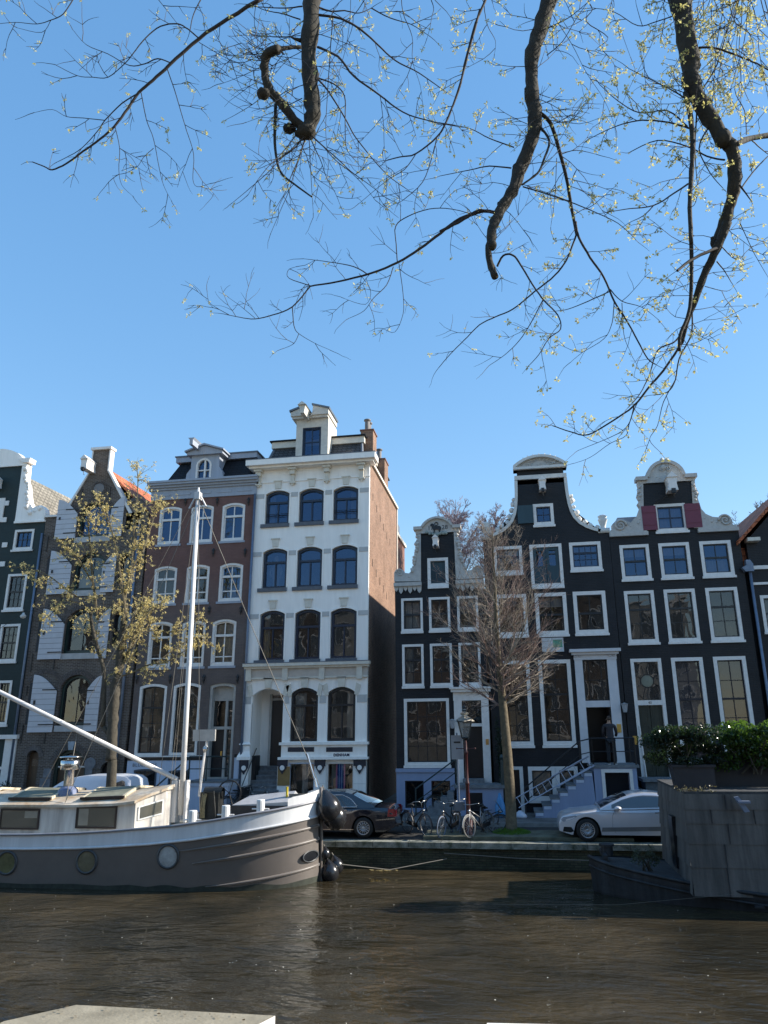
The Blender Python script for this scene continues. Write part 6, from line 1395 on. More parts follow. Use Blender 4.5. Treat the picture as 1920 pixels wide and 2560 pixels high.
# ------------------------------------------------ the grey houseboat on the right
def houseboat():
    t=thing('houseboat','grey panelled houseboat on a dark iron hull at the right edge','boat',(7,22.4,WATER))
    CY=22.55
    tipx=1.75
    T_hb=[(tipx,.0),(1.95,.42),(2.3,.75),(2.8,1.08),(3.4,1.38),(4.0,1.62),(5.0,1.9),(6.0,2.05),(8,2.15),(14,2.15)]
    top=[(tipx,.10),(2.3,.0),(3.2,-.12),(4.2,-.24),(5.6,-.38),(8,-.45),(14,-.45)]
    xs=[tipx,1.8,1.95,2.1,2.3,2.55,2.8,3.1,3.4,3.7,4,4.5,5,5.5,6,7,8,10,12,14]
    HM=mat('rust_black_hull',(.020,.021,.024),.6,.5,3,bump=.5,bscale=8,streak=True)
    q=MB()
    for sd in (1,-1):
        prev=None
        for x in xs:
            b=interp(T_hb,x); z=interp(top,x); row=[q.p((x+.18*(1-min(1,(x-tipx)/2)),CY-sd*b*.9,-1.2)),q.p((x+.05,CY-sd*b*.97,-.7)),q.p((x,CY-sd*b,z-.12)),q.p((x,CY-sd*b,z))]
            if prev:
                for k in range(3): q.face((prev[k],row[k],row[k+1],prev[k+1]))
            prev=row
    q.build('hull',HM,t,False)
    for dz,r in ((0,.05),(-.22,.03)):
        q=MB(); q.tube([(x,CY-interp(T_hb,x)-.01,interp(top,x)+dz) for x in xs],r,6); q.build('rubbing_strake',HM,t,True)
    q=MB(); prev=None
    for x in xs:
        b=interp(T_hb,x); z=interp(top,x)-.03; row=[q.p((x,CY-b,z)),q.p((x,CY+b,z))]
        if prev: q.face((prev[0],row[0],row[1],prev[1]))
        prev=row
    q.build('deck',mat('rusty_deck',(.05,.05,.05),.8,.4,4,bump=.5),t)
    q=MB(); q.lathe([(.16,0),(.16,.22),(.2,.23),(.2,.28),(0,.28)],(2.25,CY+.1,.12),12); q.box(2.1,2.2,CY-.5,CY+.7,.1,.2); q.build('bow_bollard',HM,t)
    # superstructure of lapped sheets, leaning slightly inward
    x0=3.98; Y0=20.62; Y1=24.5; x1=13.5; PM=mat('weathered_grey_panel',(.120,.108,.098),.75,.3,1.6,bump=.6,bscale=6,streak=True,dirt=(.050,.046,.042)); 
    zs=[-.42,.20,.72,1.18,1.50,1.84]
    q=MB()
    for k,(a,b) in enumerate(zip(zs[:-1],zs[1:])):
        o=.018*(1); lean=lambda z:(z+.4)*.03
        ya0=Y0-.014+lean(a); ya1=Y0+lean(b)
        q.poly([(x0,ya0,a-.02),(x1,ya0,a-.02),(x1,ya1,b),(x0,ya1,b)]); q.poly([(x0,ya0,a-.02),(x1,ya0,a-.02),(x1,ya0+.05,a-.02),(x0,ya0+.05,a-.02)])
        q.poly([(x0-.03+lean(a),ya0,a-.02),(x0+lean(b),ya1,b),(x0+lean(b)-.1*0,Y1,b),(x0-.03+lean(a),Y1,a-.02)])
    q.build('superstructure',PM,t)
    q=MB(); _r=random.Random(5)
    for k,(a,b) in enumerate(zip(zs[:-1],zs[1:])):
        x=x0+_r.uniform(.5,1.0)
        while x<x1: ym=Y0-.035+(a+.4)*.03; q.box(x,x+.006,ym-.002,ym+.06,a-.01,b-.01); x+=_r.uniform(.9,1.3)
    q.build('panel_seam',mat('dark_seam',(.035,.035,.04),.8),t)
    q=MB(); q.box(x0+.06,x1,Y0+.08,Y1,1.84,1.90); q.build('roof_deck',mat('rusty_deck',(.05,.05,.05)),t)
    q=MB(); q.box(x0-.06,x0+.04,Y0+1.55,Y0+2.05,-.1,1.15); q.build('side_slot',BLACKP,t)
    q=MB(); p=ay('O',1380,380,20.55); q.box(p.x-.05,p.x+.22,20.35,20.5,p.z-.05,p.z-.0); q.prism([(p.x-.12,p.z+.08),(p.x-.02,p.z+.10),(p.x+.20,p.z-.24),(p.x+.08,p.z-.26)],20.42,20.50); q.build('bracket',mat('blue_grey_bracket',(.16,.19,.26),.5),t)
    q=MB(); p=ay('O',1570,1310,20.42); q.box(p.x-.1,p.x+.1,20.38,20.5,-.62,-.58); q.build('hull_fitting',HM,t)
    return t
houseboat()

q=MB(); _r=random.Random(15)  # pale flecks added to stand in for sun glints on the ripples
for k in range(240):
    y=_r.uniform(10.5,23.5); x=_r.uniform(-.75,.42)*y; s_=_r.uniform(.005,.013); a_=_r.random()*6
    q.poly([(x+s_*cos(a_+j*pi/2),y+s_*sin(a_+j*pi/2),WATER+.010+.012*_r.random()) for j in range(4)])
solo(q,'glint_flecks',mat('pale_glint_tone',(.75,.73,.66),.6),'tiny pale petals and specks scattered over the open canal water','glints',kind='stuff')
# ------------------------------------------------ vehicles
def car(name,label,cat,loc,rot,P):
    t=thing(name,label,cat,loc,P.get('group'),rot); L,W=P['L'],P['W']/2
    top=P['top']; belt=P['belt']; roof=P['roof']; wl=P['wheels']; wr=P['wr']; low=P.get('low',.22)
    BP=P['paint']
    def zb(x):
        z=interp(P['sill'],x) if 'sill' in P else low
        for wx in wl:
            d=abs(x-wx); R=wr+.055
            if d<R: z=max(z,wr+math.sqrt(R*R-d*d)*1.0)
        return z
    def hw(x,z):     # half width of the lower body
        e=min(1,(x+L/2)/P.get('ef',.9)); f=min(1,(L/2-x)/P.get('er',.8))
        k=(1-.20*(1-max(0,e))**2.2)*(1-.14*(1-max(0,f))**2.2)
        zz=(z-.62)/.5; return W*k*(1-.045*zz*zz-.0)
    nx=int(L/.05); X=[-L/2+L*k/nx for k in range(nx+1)]
    X=sorted(set(X+[wx+s*(wr+.054) for wx in wl for s in (-1,1)]))
    q=MB(); rows=9
    for sd in (1,-1):
        prev=None
        for x in X:
            a,b=zb(x),interp(top,x); b=max(b,a+.02); ids=[]
            for k in range(rows+1):
                z=a+(b-a)*k/rows; ids.append(q.p((x,sd*(hw(x,z)-(.06 if k==rows else (.012 if k==rows-1 else 0))),z)))
            if prev:
                for k in range(rows): q.face((prev[k],ids[k],ids[k+1],prev[k+1]))
            prev=ids
    prev=None
    for x in X:
        b=max(interp(top,x),zb(x)+.02); w=hw(x,b)-.06; row=[q.p((x,w*f,b+.035*(1-f*f))) for f in (-1,-.6,-.2,.2,.6,1)]
        if prev:
            for k in range(5): q.face((prev[k],row[k],row[k+1],prev[k+1]))
        prev=row
    for x in (X[0],X[-1]):
        a,b=zb(x),interp(top,x); n=6; g=[[q.p((x,f*(hw(x,a+(b-a)*k/n)-(.06 if k==n else 0)),a+(b-a)*k/n+(.035*(1-f*f) if k==n else 0))) for f in (-1,-.5,0,.5,1)] for k in range(n+1)]
        for k in range(n):
            for j in range(4): q.face((g[k][j],g[k][j+1],g[k+1][j+1],g[k+1][j]))
    body=q.build('body',BP,t,True,local=True)
    q=MB(); q.box(-L/2+.3,L/2-.3,-W+.22,W-.22,.16,.62); q.build('underbody',mat('underbody_black',(.01,.01,.01),.9),t,local=True)
    # greenhouse
    g0,g1=roof[0][0],roof[-1][0]; gx=[g0+(g1-g0)*k/40 for k in range(41)]
    def gw(x,z):
        b=interp(belt,x); r=max(interp(roof,x),b+.001); f=(z-b)/max(.3,(P['H']-b)); return (W*.965)*(1-.20*f-.03*f*f)*(1-.05*((x)/(L/2))**2)-.0
    q=MB()
    for sd in (1,-1):
        prev=None
        for x in gx:
            b,r=interp(belt,x)-.02,interp(roof,x); ids=[q.p((x,sd*(gw(x,b+(r-b)*k/6)-.02*(k==6)),b+(r-b)*k/6)) for k in range(7)]
            if prev:
                for k in range(6): q.face((prev[k],ids[k],ids[k+1],prev[k+1]))
            prev=ids
    prev=None
    for x in gx:
        r=interp(roof,x); w=gw(x,r)-.02; row=[q.p((x,w*f,r+.03*(1-f*f))) for f in (-1,-.7,-.35,0,.35,.7,1)]
        if prev:
            for k in range(6): q.face((prev[k],row[k],row[k+1],prev[k+1]))
        prev=row
    q.build('cabin',BP,t,True,local=True)
    GL=G4
    for wp in P['glass']:
        for sd in (1,-1):
            q=MB(); prev=None; a,b=wp['x']; n=24
            for k in range(n+1):
                x=a+(b-a)*k/n; z0=interp(belt,x)+.02; z1=min(interp(roof,x)-.055,interp(wp['top'],x) if 'top' in wp else 9); z1=max(z1,z0+.004)
                ids=[q.p((x,sd*(gw(x,z0+(z1-z0)*j/4)+.004),z0+(z1-z0)*j/4)) for j in range(5)]
                if prev:
                    for j in range(4): q.face((prev[j],ids[j],ids[j+1],prev[j+1]))
                prev=ids
            gl=q.build('side_window',GL,t,True,local=True)
            if P.get('chrome'):
                q=MB(); pts=[]
                for k in range(n+1): x=a+(b-a)*k/n; z=min(interp(roof,x)-.05,interp(wp['top'],x) if 'top' in wp else 9); z=max(z,interp(belt,x)+.03); pts.append((x,sd*(gw(x,z)+.008),z))
                q.tube(pts,.011,5); q.tube([(a+(b-a)*k/6,sd*(gw(a+(b-a)*k/6,interp(belt,a+(b-a)*k/6))+.01),interp(belt,a+(b-a)*k/6)+.015) for k in range(7)],.011,5); q.build('window_trim',STEEL,t,True,local=True)
    for (a,b) in P['screens']:
        q=MB(); prev=None
        for k in range(9):
            x=a+(b-a)*k/8; r=interp(roof,x); w=gw(x,r)-.09; row=[q.p((x,w*f,r+.03*(1-f*f)+.006)) for f in (-1,-.5,0,.5,1)]
            if prev:
                for j in range(4): q.face((prev[j],row[j],row[j+1],prev[j+1]))
            prev=row
        q.build('windscreen' if a<0 else 'rear_window',GL,t,True,local=True)
    TY=mat('tyre_rubber',(.012,.012,.012),.8,.2,10); RM=mat('alloy_rim',(.42,.42,.43),.3,.1,8,metal=.7)
    for wx in wl:
        for sd in (1,-1):
            y=sd*(W-.10); q=MB(); q.lathe([(wr*.66,-.10),(wr*.94,-.105),(wr,-.07),(wr,.07),(wr*.94,.105),(wr*.66,.10)],(wx,y,wr),28,'y'); wo=q.build('wheel',TY,t,True,local=True)
            q=MB(); yo=y+sd*.085; ri=wr*.67
            q.lathe([(ri,sd*.015),(ri*.9,sd*.02),(ri*.88,-sd*.02),(ri*.88,-sd*.1)],(wx,yo,wr),28,'y'); q.lathe([(.07,-sd*.02),(.06,sd*.005),(0,sd*.01)],(wx,yo,wr),12,'y')
            for k in range(P['spokes']):
                a=2*pi*k/P['spokes']; q.tube([(wx+.05*cos(a),yo,wr+.05*sin(a)),(wx+ri*.9*cos(a),yo,wr+ri*.9*sin(a))],[.014,.017] if P['spokes']>10 else .025,5)
            q.build('rim',RM,wo,True,local=True); q=MB(); q.lathe([(ri*.9,0),(0,0)],(wx,yo-sd*.05,wr),20,'y'); q.build('brake_disc',mat('dark_hub',(.03,.03,.03),.5),wo,local=True)
    for nm,m,pts in P['decals']:
        for sd in (1,-1):
            q=MB(); 
            if len(pts[0])==2:
                c=[(x,sd*(hw(x,z)+.006),z) for x,z in pts]
                q.poly(c)
            q.build(nm,m,t,local=True)
    for fn in P.get('extra',[]): fn(t,hw,gw,W,L)
    return t
DK=mat('underbody_black',(.01,.01,.01),.9)
def seam(t,pts,hw,m=DK,r=.004,name='door_seam'):
    for sd in (1,-1):
        q=MB(); q.tube([(x,sd*(hw(x,z)+.002),z) for x,z in pts],r,4); q.build(name,m,t,local=True)
SIL=mat('silver_car_paint',(.60,.60,.63),.30,.04,2,metal=.25,coat=.6)
def mirror_(t,hw,gw,W,L,x=-.55,z=.98,m=SIL):
    for sd in (1,-1):
        q=MB(); q.blob((x,sd*(W+.07),z),.11,8,1,.02,(1,.9,.62)); q.tube([(x+.03,sd*(W-.08),z-.06),(x,sd*(W+.04),z-.04)],.025,6); q.build('wing_mirror',m,t,True,local=True)
silver=dict(L=4.68,W=1.81,H=1.405,wr=.335,wheels=(-1.50,1.34),paint=SIL,spokes=20,ef=1.0,er=.9,chrome=False,
  top=[(-2.34,.52),(-2.32,.62),(-2.22,.72),(-1.9,.80),(-1.4,.87),(-.95,.93),(-.6,.95),(.6,.97),(1.6,.99),(2.1,1.0),(2.28,.93),(2.34,.78)],
  belt=[(-1.1,.93),(-.6,.95),(1.0,.99),(2.0,1.02)],roof=[(-1.08,.95),(-.75,1.11),(-.35,1.28),(-.05,1.36),(.25,1.395),(.6,1.39),(1.0,1.34),(1.4,1.23),(1.75,1.08),(1.95,1.01)],
  sill=[(-2.34,.30),(-2.0,.2),(2.0,.2),(2.34,.32)],glass=[dict(x=(-.72,1.45))],screens=[(-1.04,-.22),(1.05,1.85)],
  decals=[('headlight',mat('headlight_lens',(.30,.33,.38),.1,.2,20,spec=.9),[(-2.28,.62),(-2.2,.70),(-1.83,.76),(-1.78,.73),(-1.95,.63),(-2.2,.56)]),('air_intake',DK,[(-2.24,.28),(-2.2,.42),(-1.98,.42),(-1.90,.3),(-2.0,.26)]),('sill_trim',mat('dark_silver_trim',(.16,.165,.17),.4),[(-1.08,.30),(-1.05,.42),(.9,.46),(.92,.34)])],
  extra=[lambda t,hw,gw,W,L:[seam(t,[(-.62,.95),(-.72,.75),(-.74,.4),(-.66,.26)],hw),seam(t,[(-1.95,.80),(-1.2,.86),(0,.83),(1.8,.86)],hw,SIL,.008,'body_crease'),seam(t,[(.95,.97),(1.0,.75),(.9,.45),(.8,.26)],hw),seam(t,[(.55,.85),(.75,.86)],hw,STEEL,.014,'door_handle'),mirror_(t,hw,gw,W,L)]])
p=az('Q',610,1805,0); car('parked_car','silver two-door coupe parked nose to the left, half hidden by the grey houseboat','car',(p.x+1.52,26.55,0.0),0,silver)
BLK=mat('black_blue_car_paint',(.006,.009,.018),.16,.1,2,coat=1.0,spec=.6)
def sedan_extra(t,hw,gw,W,L):
    seam(t,[(-.1,.93),(-.12,.3)],hw); seam(t,[(.95,.93),(.92,.6),(.8,.3)],hw)
    seam(t,[(-1.9,.80),(0,.84),(1.9,.82)],hw,STEEL,.007,'side_moulding'); seam(t,[(1.75,.56),(2.36,.60)],hw,STEEL,.022,'bumper_trim'); seam(t,[(-1.1,.26),(1.0,.27)],hw,STEEL,.014,'sill_trim'); seam(t,[(.55,.86),(.78,.86)],hw,STEEL,.016,'door_handle')
    q=MB(); q.box(2.36,2.50,-.05,.05,.30,.36); q.tube([(2.45,0,.36),(2.52,0,.42)],.03,6); q.build('tow_bar',DK,t,local=True); q=MB(); q.tube([(2.3,-.6,.38),(2.46,-.6,.36)],.03,6); q.build('exhaust_pipe',DK,t,local=True)
    for sd in (1,-1):
        q=MB(); y=sd*(hw(2.3,.75)); q.poly([(2.12,sd*(hw(2.12,.65)+.008),.66),(2.385,sd*(hw(2.385,.68)+.008),.66),(2.36,sd*(hw(2.36,.85)-.01),.89),(2.15,sd*(hw(2.15,.85)-.0),.90)]); q.box(2.37,2.395,min(sd*.55,sd*.78),max(sd*.55,sd*.78),.66,.86); q.build('tail_light',mat('red_tail_lens',(.22,.006,.012),.15,.1,5,spec=.8),t,local=True)
    q=MB(); q.box(2.37,2.39,-.45,.45,.62,.66); q.box(2.385,2.395,-.26,.26,.68,.80); q.build('number_plate',STEEL,t,local=True)
sedan=dict(L=4.75,W=1.78,H=1.42,wr=.32,wheels=(-1.42,1.33),paint=BLK,spokes=14,ef=.9,er=.9,chrome=True,
  top=[(-2.37,.55),(-2.3,.70),(-1.9,.80),(-1.0,.88),(0,.92),(1.4,.94),(1.9,.93),(2.25,.90),(2.34,.82),(2.37,.7)],
  belt=[(-1.2,.90),(0,.93),(1.6,.95)],roof=[(-1.15,.92),(-.6,1.22),(-.3,1.37),(.1,1.42),(.6,1.41),(.95,1.33),(1.35,1.14),(1.7,.97)],
  sill=[(-2.37,.3),(-2.0,.2),(2.0,.2),(2.37,.34)],glass=[dict(x=(-.9,1.12),top=[(-.9,1.05),(-.3,1.30),(.6,1.32),(.9,1.2),(1.12,.98)])],screens=[(-1.1,-.35),(.98,1.55)],
  decals=[],extra=[sedan_extra])
p=az('U',830,1078,0); car('parked_car','black sedan parked on the quay behind the barge bow, seen by its rear half','car',(p.x-1.33,26.75,0.0),0,sedan)
VW=mat('white_van_paint',(.62,.66,.74),.3,.04,2,coat=.4)
van=dict(L=4.6,W=1.85,H=1.85,wr=.33,wheels=(-1.45,1.35),paint=VW,spokes=6,ef=.8,er=.3,chrome=False,
  top=[(-2.3,.6),(-2.2,.85),(-1.6,1.03),(-1.2,1.08),(2.2,1.1),(2.3,.9)],belt=[(-1.3,1.06),(2.28,1.1)],roof=[(-1.28,1.10),(-.9,1.40),(-.5,1.66),(-.1,1.78),(.5,1.85),(1.6,1.85),(2.0,1.80),(2.2,1.66),(2.28,1.2)],
  sill=[(-2.3,.3),(-2,.22),(2,.22),(2.3,.3)],glass=[dict(x=(-1.0,-.38),top=[(-1.0,1.25),(-.6,1.50),(-.38,1.50)])],screens=[(-1.2,-.42)],decals=[],
  extra=[])
pa=ay('S',650,260,28.0); pb=ay('S',1210,290,28.0)
vn=car('parked_van','white delivery van with a dark rear side window behind the leafy tree trunk','van',(pb.x-2.25,28.0,0.0),0,van)
q=MB(); y=-(.925*.93); P_=[(1.42,1.22),(2.16,1.22),(2.08,1.66),(1.98,1.70),(1.46,1.52)]
q.prism(P_,y-.05,y+.0); q.build('rear_quarter_window',G4,vn,local=True); 
hv=MB(); hv.T=None
def text_obj(txt,loc,size,m,par,rot=(pi/2,0,0),name='lettering'):
    cu=bpy.data.curves.new(name,'FONT'); cu.body=txt; cu.size=size; cu.extrude=.003; cu.resolution_u=2
    o=bpy.data.objects.new('tmp',cu); C.objects.link(o); me=bpy.data.meshes.new_from_object(o.evaluated_get(bpy.context.evaluated_depsgraph_get())); bpy.data.objects.remove(o); bpy.data.curves.remove(cu)
    me.materials.clear(); me.materials.append(m); me.name=name; r=bpy.data.objects.new(name,me); C.objects.link(r); r.parent=par; r.location=loc; r.rotation_euler=rot; return r
text_obj('Express',(.15,y-.035,1.40),.13,mat('navy_lettering',(.01,.015,.05)),vn)

# ------------------------------------------------ bicycles
def bicycle(label,loc,rot,frame,tyre=None,lean=0.0,basket=False,steer=0.0,group='bicycles parked along the quay',bars='up'):
    t=thing('bicycle',label,'bicycle',loc,group,0); t.rotation_euler=(lean,0,rot); ORG[t.name]=None
    TY=tyre or mat('bike_tyre',(.03,.03,.032),.6,.2,10); R=.34; wb=.54
    def wheel(x,rs=0.0):
        q=MB(); N=28; ring=lambda r,k:(x+r*cos(2*pi*k/N)*cos(rs), r*cos(2*pi*k/N)*sin(rs), R+r*sin(2*pi*k/N)); q.tube([ring(R-.02,k) for k in range(N+1)],.021,6,False); w_=q.build('wheel',TY,t,True,local=True)
        q=MB(); q.tube([ring(R-.045,k) for k in range(N+1)],.010,5,False)
        for k in range(16): a=2*pi*k/16; b=a+.12; q.tube([(x,.02*(-1)**k,R),(x+(R-.045)*cos(a)*cos(rs),(R-.045)*cos(a)*sin(rs),R+(R-.045)*sin(a))],.0035,3)
        q.lathe([(.03,-.04),(.03,.04)],(x,0,R),8,'y'); q.build('rim',mat('bike_rim',(.22,.22,.22),.35,.1,10,metal=.6),w_,local=True)
        q=MB(); q.tube([ring(R+.022,k) for k in range(int(N*.02),int(N*.55))] if x<0 else [ring(R+.022,k) for k in range(int(N*.02),int(N*.5))],.016,5); q.build('mudguard',frame,w_,local=True)
    wheel(-wb); wheel(wb,steer)
    q=MB(); hb=(.36,0,.80); st=(-.18,0,.76); bbk=(-.08,0,.28)
    q.tube([(.54,0,R),(.50,0,.52),(.38,0,.86)],.016,6); q.tube([(.39,0,.72),bbk],.019,6); q.tube([(.38,0,.80),(-.14,0,.55)],.017,6); q.tube([bbk,(-.22,0,.86)],.017,6); q.tube([bbk,(-wb,.05,R)],.011,6); q.tube([bbk,(-wb,-.05,R)],.011,6); q.tube([st,(-wb,.05,R)],.009,5); q.tube([st,(-wb,-.05,R)],.009,5)
    q.build('frame',frame,t,True,local=True)
    CH=mat('bike_chrome',(.3,.3,.3),.3,.1,10,metal=.9)
    q=MB(); 
    if bars=='up': q.tube([(.38,0,.86),(.36,0,1.02),(.36,.10,1.08),(.30,.26,1.08),(.16,.30,1.03)],.013,6); q.tube([(.36,0,1.02),(.36,-.10,1.08),(.30,-.26,1.08),(.16,-.30,1.03)],.013,6)
    else: q.tube([(.38,0,.86),(.36,0,.98),(.34,.28,1.0),(.28,.31,1.0)],.013,6); q.tube([(.36,0,.98),(.34,-.28,1.0),(.28,-.31,1.0)],.013,6)
    q.build('handlebar',CH,t,True,local=True)
    q=MB(); q.lathe([(.0,.03),(.10,.02),(.11,-.01),(.03,-.04),(0,-.04)],(-.26,0,.93),10,squash=.8); q.tube([(-.18,0,.92),(-.10,0,.91)],.03,6); q.build('saddle',mat('black_saddle',(.012,.012,.012),.5),t,True,local=True)
    q=MB(); q.tube([(-.30,.06,.72),(-.78,.06,.72)],.008,5); q.tube([(-.30,-.06,.72),(-.78,-.06,.72)],.008,5); q.tube([(-.55,.06,.72),(-wb,.06,R)],.007,4); q.tube([(-.55,-.06,.72),(-wb,-.06,R)],.007,4); q.box(-.76,-.34,-.05,.05,.715,.725); q.build('luggage_rack',IRON,t,local=True)
    q=MB(); q.prism([(-.6,.28),(-.6,.40),(-.1,.36),(-.02,.30),(-.1,.22)],.035,.06); q.lathe([(.08,.062),(0,.064)],(-.08,0,.28),12,'y'); q.tube([(-.08,.07,.28),(-.0,.07,.14)],.01,4); q.tube([(-.08,-.07,.28),(-.16,-.07,.42)],.01,4); q.box(-.06,.06,.07,.14,.13,.15); q.build('chain_case',IRON,t,local=True)
    q=MB(); q.blob((.46,0,.80),.045,6,1,.02); q.build('headlamp',CH,t,True,local=True)
    if basket:
        q=MB(); q.prism([(.42,.78),(.76,.78),(.80,1.04),(.40,1.04)],-.17,.17); q.build('front_crate',mat('grey_blue_crate',(.14,.16,.19),.6),t,local=True)
    return t
BF=IRON
def base(c,x,y,z=0.0): return az(c,x,y,z)
p=base('R',268,885); b1=bicycle('dark bicycle turned away beside the black sedan, leftmost by the quay tree',(p.x,p.y+.45,0),pi/2+.75-pi,BF,mat('grey_bike_tyre',(.10,.10,.11)),.05)
p=base('R',580,905,.02); b2=bicycle('bicycle with blue front tyre leaning by the street lamp',(p.x+.15,p.y+.5,0.02),-pi/2-.35,BF,mat('pale_blue_tyre',(.12,.16,.24),.6),-.06)
p=base('R',890,905,.05); b3=bicycle('bicycle with a sunlit pale front wheel right of the street lamp',(p.x+.32,p.y+.50,0.05),-pi/2-.55,mat('bike_silver_frame',(.28,.28,.28),.4,metal=.5),mat('white_wall_tyre',(.16,.155,.14),.6),.10,bars='flat')
p=base('R',1120,840,.1); b4=bicycle('bicycle lying aslant between the sunlit wheel and the bare tree',(p.x-.30,p.y+.35,0.1),-.55,BF,None,-.75,bars='flat')
p=base('R',730,880,.02); b5=bicycle('bicycle with a front crate squeezed behind the lamp post',(p.x+.1,p.y+.75,0.02),-pi/2+.2,mat('worn_green_bike_frame',(.05,.07,.06),.5),None,.08,basket=True)
p=ay('R',480,600,31.3); b6=bicycle('black bicycle with green rear guard against the pale blue basement wall',(p.x+.55,31.2,.13),0.06,mat('worn_green_bike_frame',(.05,.07,.06)),None,-.12,basket=True,group='bicycles against the houses')
p=ay('T',400,500,30.6); b7=bicycle('black bicycle with raised handlebars standing before the white porch pier',(p.x+.75,30.6,.13),.12,BF,None,-.08,group='bicycles against the houses')
b8=bicycle('second black bicycle just behind the one before the white porch pier',(p.x+1.2,31.1,.13),.35,BF,None,.05,group='bicycles against the houses')

# ------------------------------------------------ lamp, signs, small things
def street_lamp():
    x,y=-1.66,26.3; t=thing('street_lamp','old four-sided lantern on a dark red cast-iron post by the bicycles','street lamp',(x,y,0)); CI=mat('oxblood_cast_iron',(.055,.012,.012),.4,.25,8)
    q=MB(); q.lathe([(.16,0),(.16,.15),(.12,.2),(.13,.55),(.09,.62),(.075,.7),(.055,1.6),(.07,1.62),(.07,1.68),(.05,1.72),(.045,2.55),(.065,2.58),(.065,2.66),(.045,2.7),(.04,2.95),(.02,3.05)],(x,y,0),12); q.build('post',CI,t,True)
    q=MB(); q.tube([(x-.3,y,2.75),(x+.3,y,2.75)],.015,5); q.blob((x-.3,y,2.75),.03,4,1,.02); q.blob((x+.3,y,2.75),.03,4,1,.02); q.build('ladder_bar',CI,t)
    z=3.05
    LG=mat('lantern_iron',(.012,.014,.014),.35,.2,8)
    b,tp=.115,.22; h_=.52
    q=MB()
    for sx,sy in ((-1,-1),(1,-1),(1,1),(-1,1)): q.tube([(x+sx*b,y+sy*b,z+.05),(x+sx*tp,y+sy*tp,z+.05+h_)],.014,5)
    for k,(r,zz) in enumerate(((b,z+.05),(tp+.02,z+.05+h_))):
        c=[(x-r,y-r,zz),(x+r,y-r,zz),(x+r,y+r,zz),(x-r,y+r,zz),(x-r,y-r,zz)]; q.tube(c,.018,5)
    q.lathe([(.04,-.02),(.12,.03),(.13,.07)],(x,y,z-.02),8); q.build('lantern_frame',LG,t)
    q=MB(); c0=[(x-b,y-b),(x+b,y-b),(x+b,y+b),(x-b,y+b)]; c1=[(x-tp,y-tp),(x+tp,y-tp),(x+tp,y+tp),(x-tp,y+tp)]
    for k in range(4): q.poly([(*c0[k],z+.06),(*c0[(k+1)%4],z+.06),(*c1[(k+1)%4],z+.05+h_),(*c1[k],z+.05+h_)])
    q.build('lantern_glass',glass('lantern_glass',(.2,.2,.19),.15,.2,3,.5),t)
    q=MB(); z2=z+.05+h_; q.lathe([(.33,0),(.30,.03),(.20,.12),(.10,.17),(.09,.2),(.13,.22),(.14,.27),(.07,.31),(.05,.36),(.08,.38),(.05,.43),(.02,.5),(0,.52)],(x,y,z2),4); 
    q.build('lantern_roof',mat('worn_zinc_hood',(.30,.28,.24),.35,.3,8,metal=.6),t)
    q=MB()
    for a in (pi/4,3*pi/4,5*pi/4,7*pi/4): q.tube([(x+.30*cos(a),y+.30*sin(a),z2+.01),(x+.35*cos(a),y+.35*sin(a),z2+.07)],[.02,.005],5)
    q.lathe([(.05,0),(.07,.05),(.05,.1),(.08,.14),(.04,.2),(0,.26)],(x,y,z2+.30),8); q.build('hood_ornament',LG,t)
street_lamp()
p0=ay('H',735,1070,26.6); a=ay('H',697,950,26.6); b=ay('H',818,950,26.6); zt=ay('H',757,822,26.6).z; zb=ay('H',757,1072,26.6).z; xm=(a.x+b.x)/2
t=thing('sign_post','blank grey back of a road sign on a thin pole left of the street lamp','road sign',(xm,26.6,0)); q=MB(); q.box(a.x,b.x,26.58,26.60,zb,zt); q.build('sign_panel',mat('sign_back_aluminium',(.30,.31,.33),.5,.06,3,metal=.3),t); q=MB(); q.tube([(xm,26.63,0),(xm,26.63,zt+.08)],.03,8); q.build('pole',ZINC,t); q=MB(); q.box(xm-.1,xm+.12,26.565,26.58,zt-.25,zt-.2); q.build('clamp',IRON,t)
p=ay('D',875,1320,24.3); t=thing('deck_floodlight','pale rectangular lamp panel on a thin white pole behind the barge mast','floodlight',(p.x-.2,24.3,.9)); q=MB(lambda u,d,v:(p.x+u,24.3+d,p.z+v)); q.box(-.38,.38,-.04,.04,-.18,.18); q.build('lamp_panel',mat('pale_panel',(.45,.43,.40),.4),t)
pb_=ay('D',825,1850,24.3); q=MB(); q.tube([(p.x+.08,24.32,p.z-.15),(p.x,24.3,p.z-.9),(pb_.x,24.3,pb_.z-.3)],[.03,.045,.045],7); q.build('pole',FRAME,t); q=MB(); q.blob((p.x+.06,24.28,p.z-.42),.09,6,3,.3); q.build('clamp',STEEL,t)
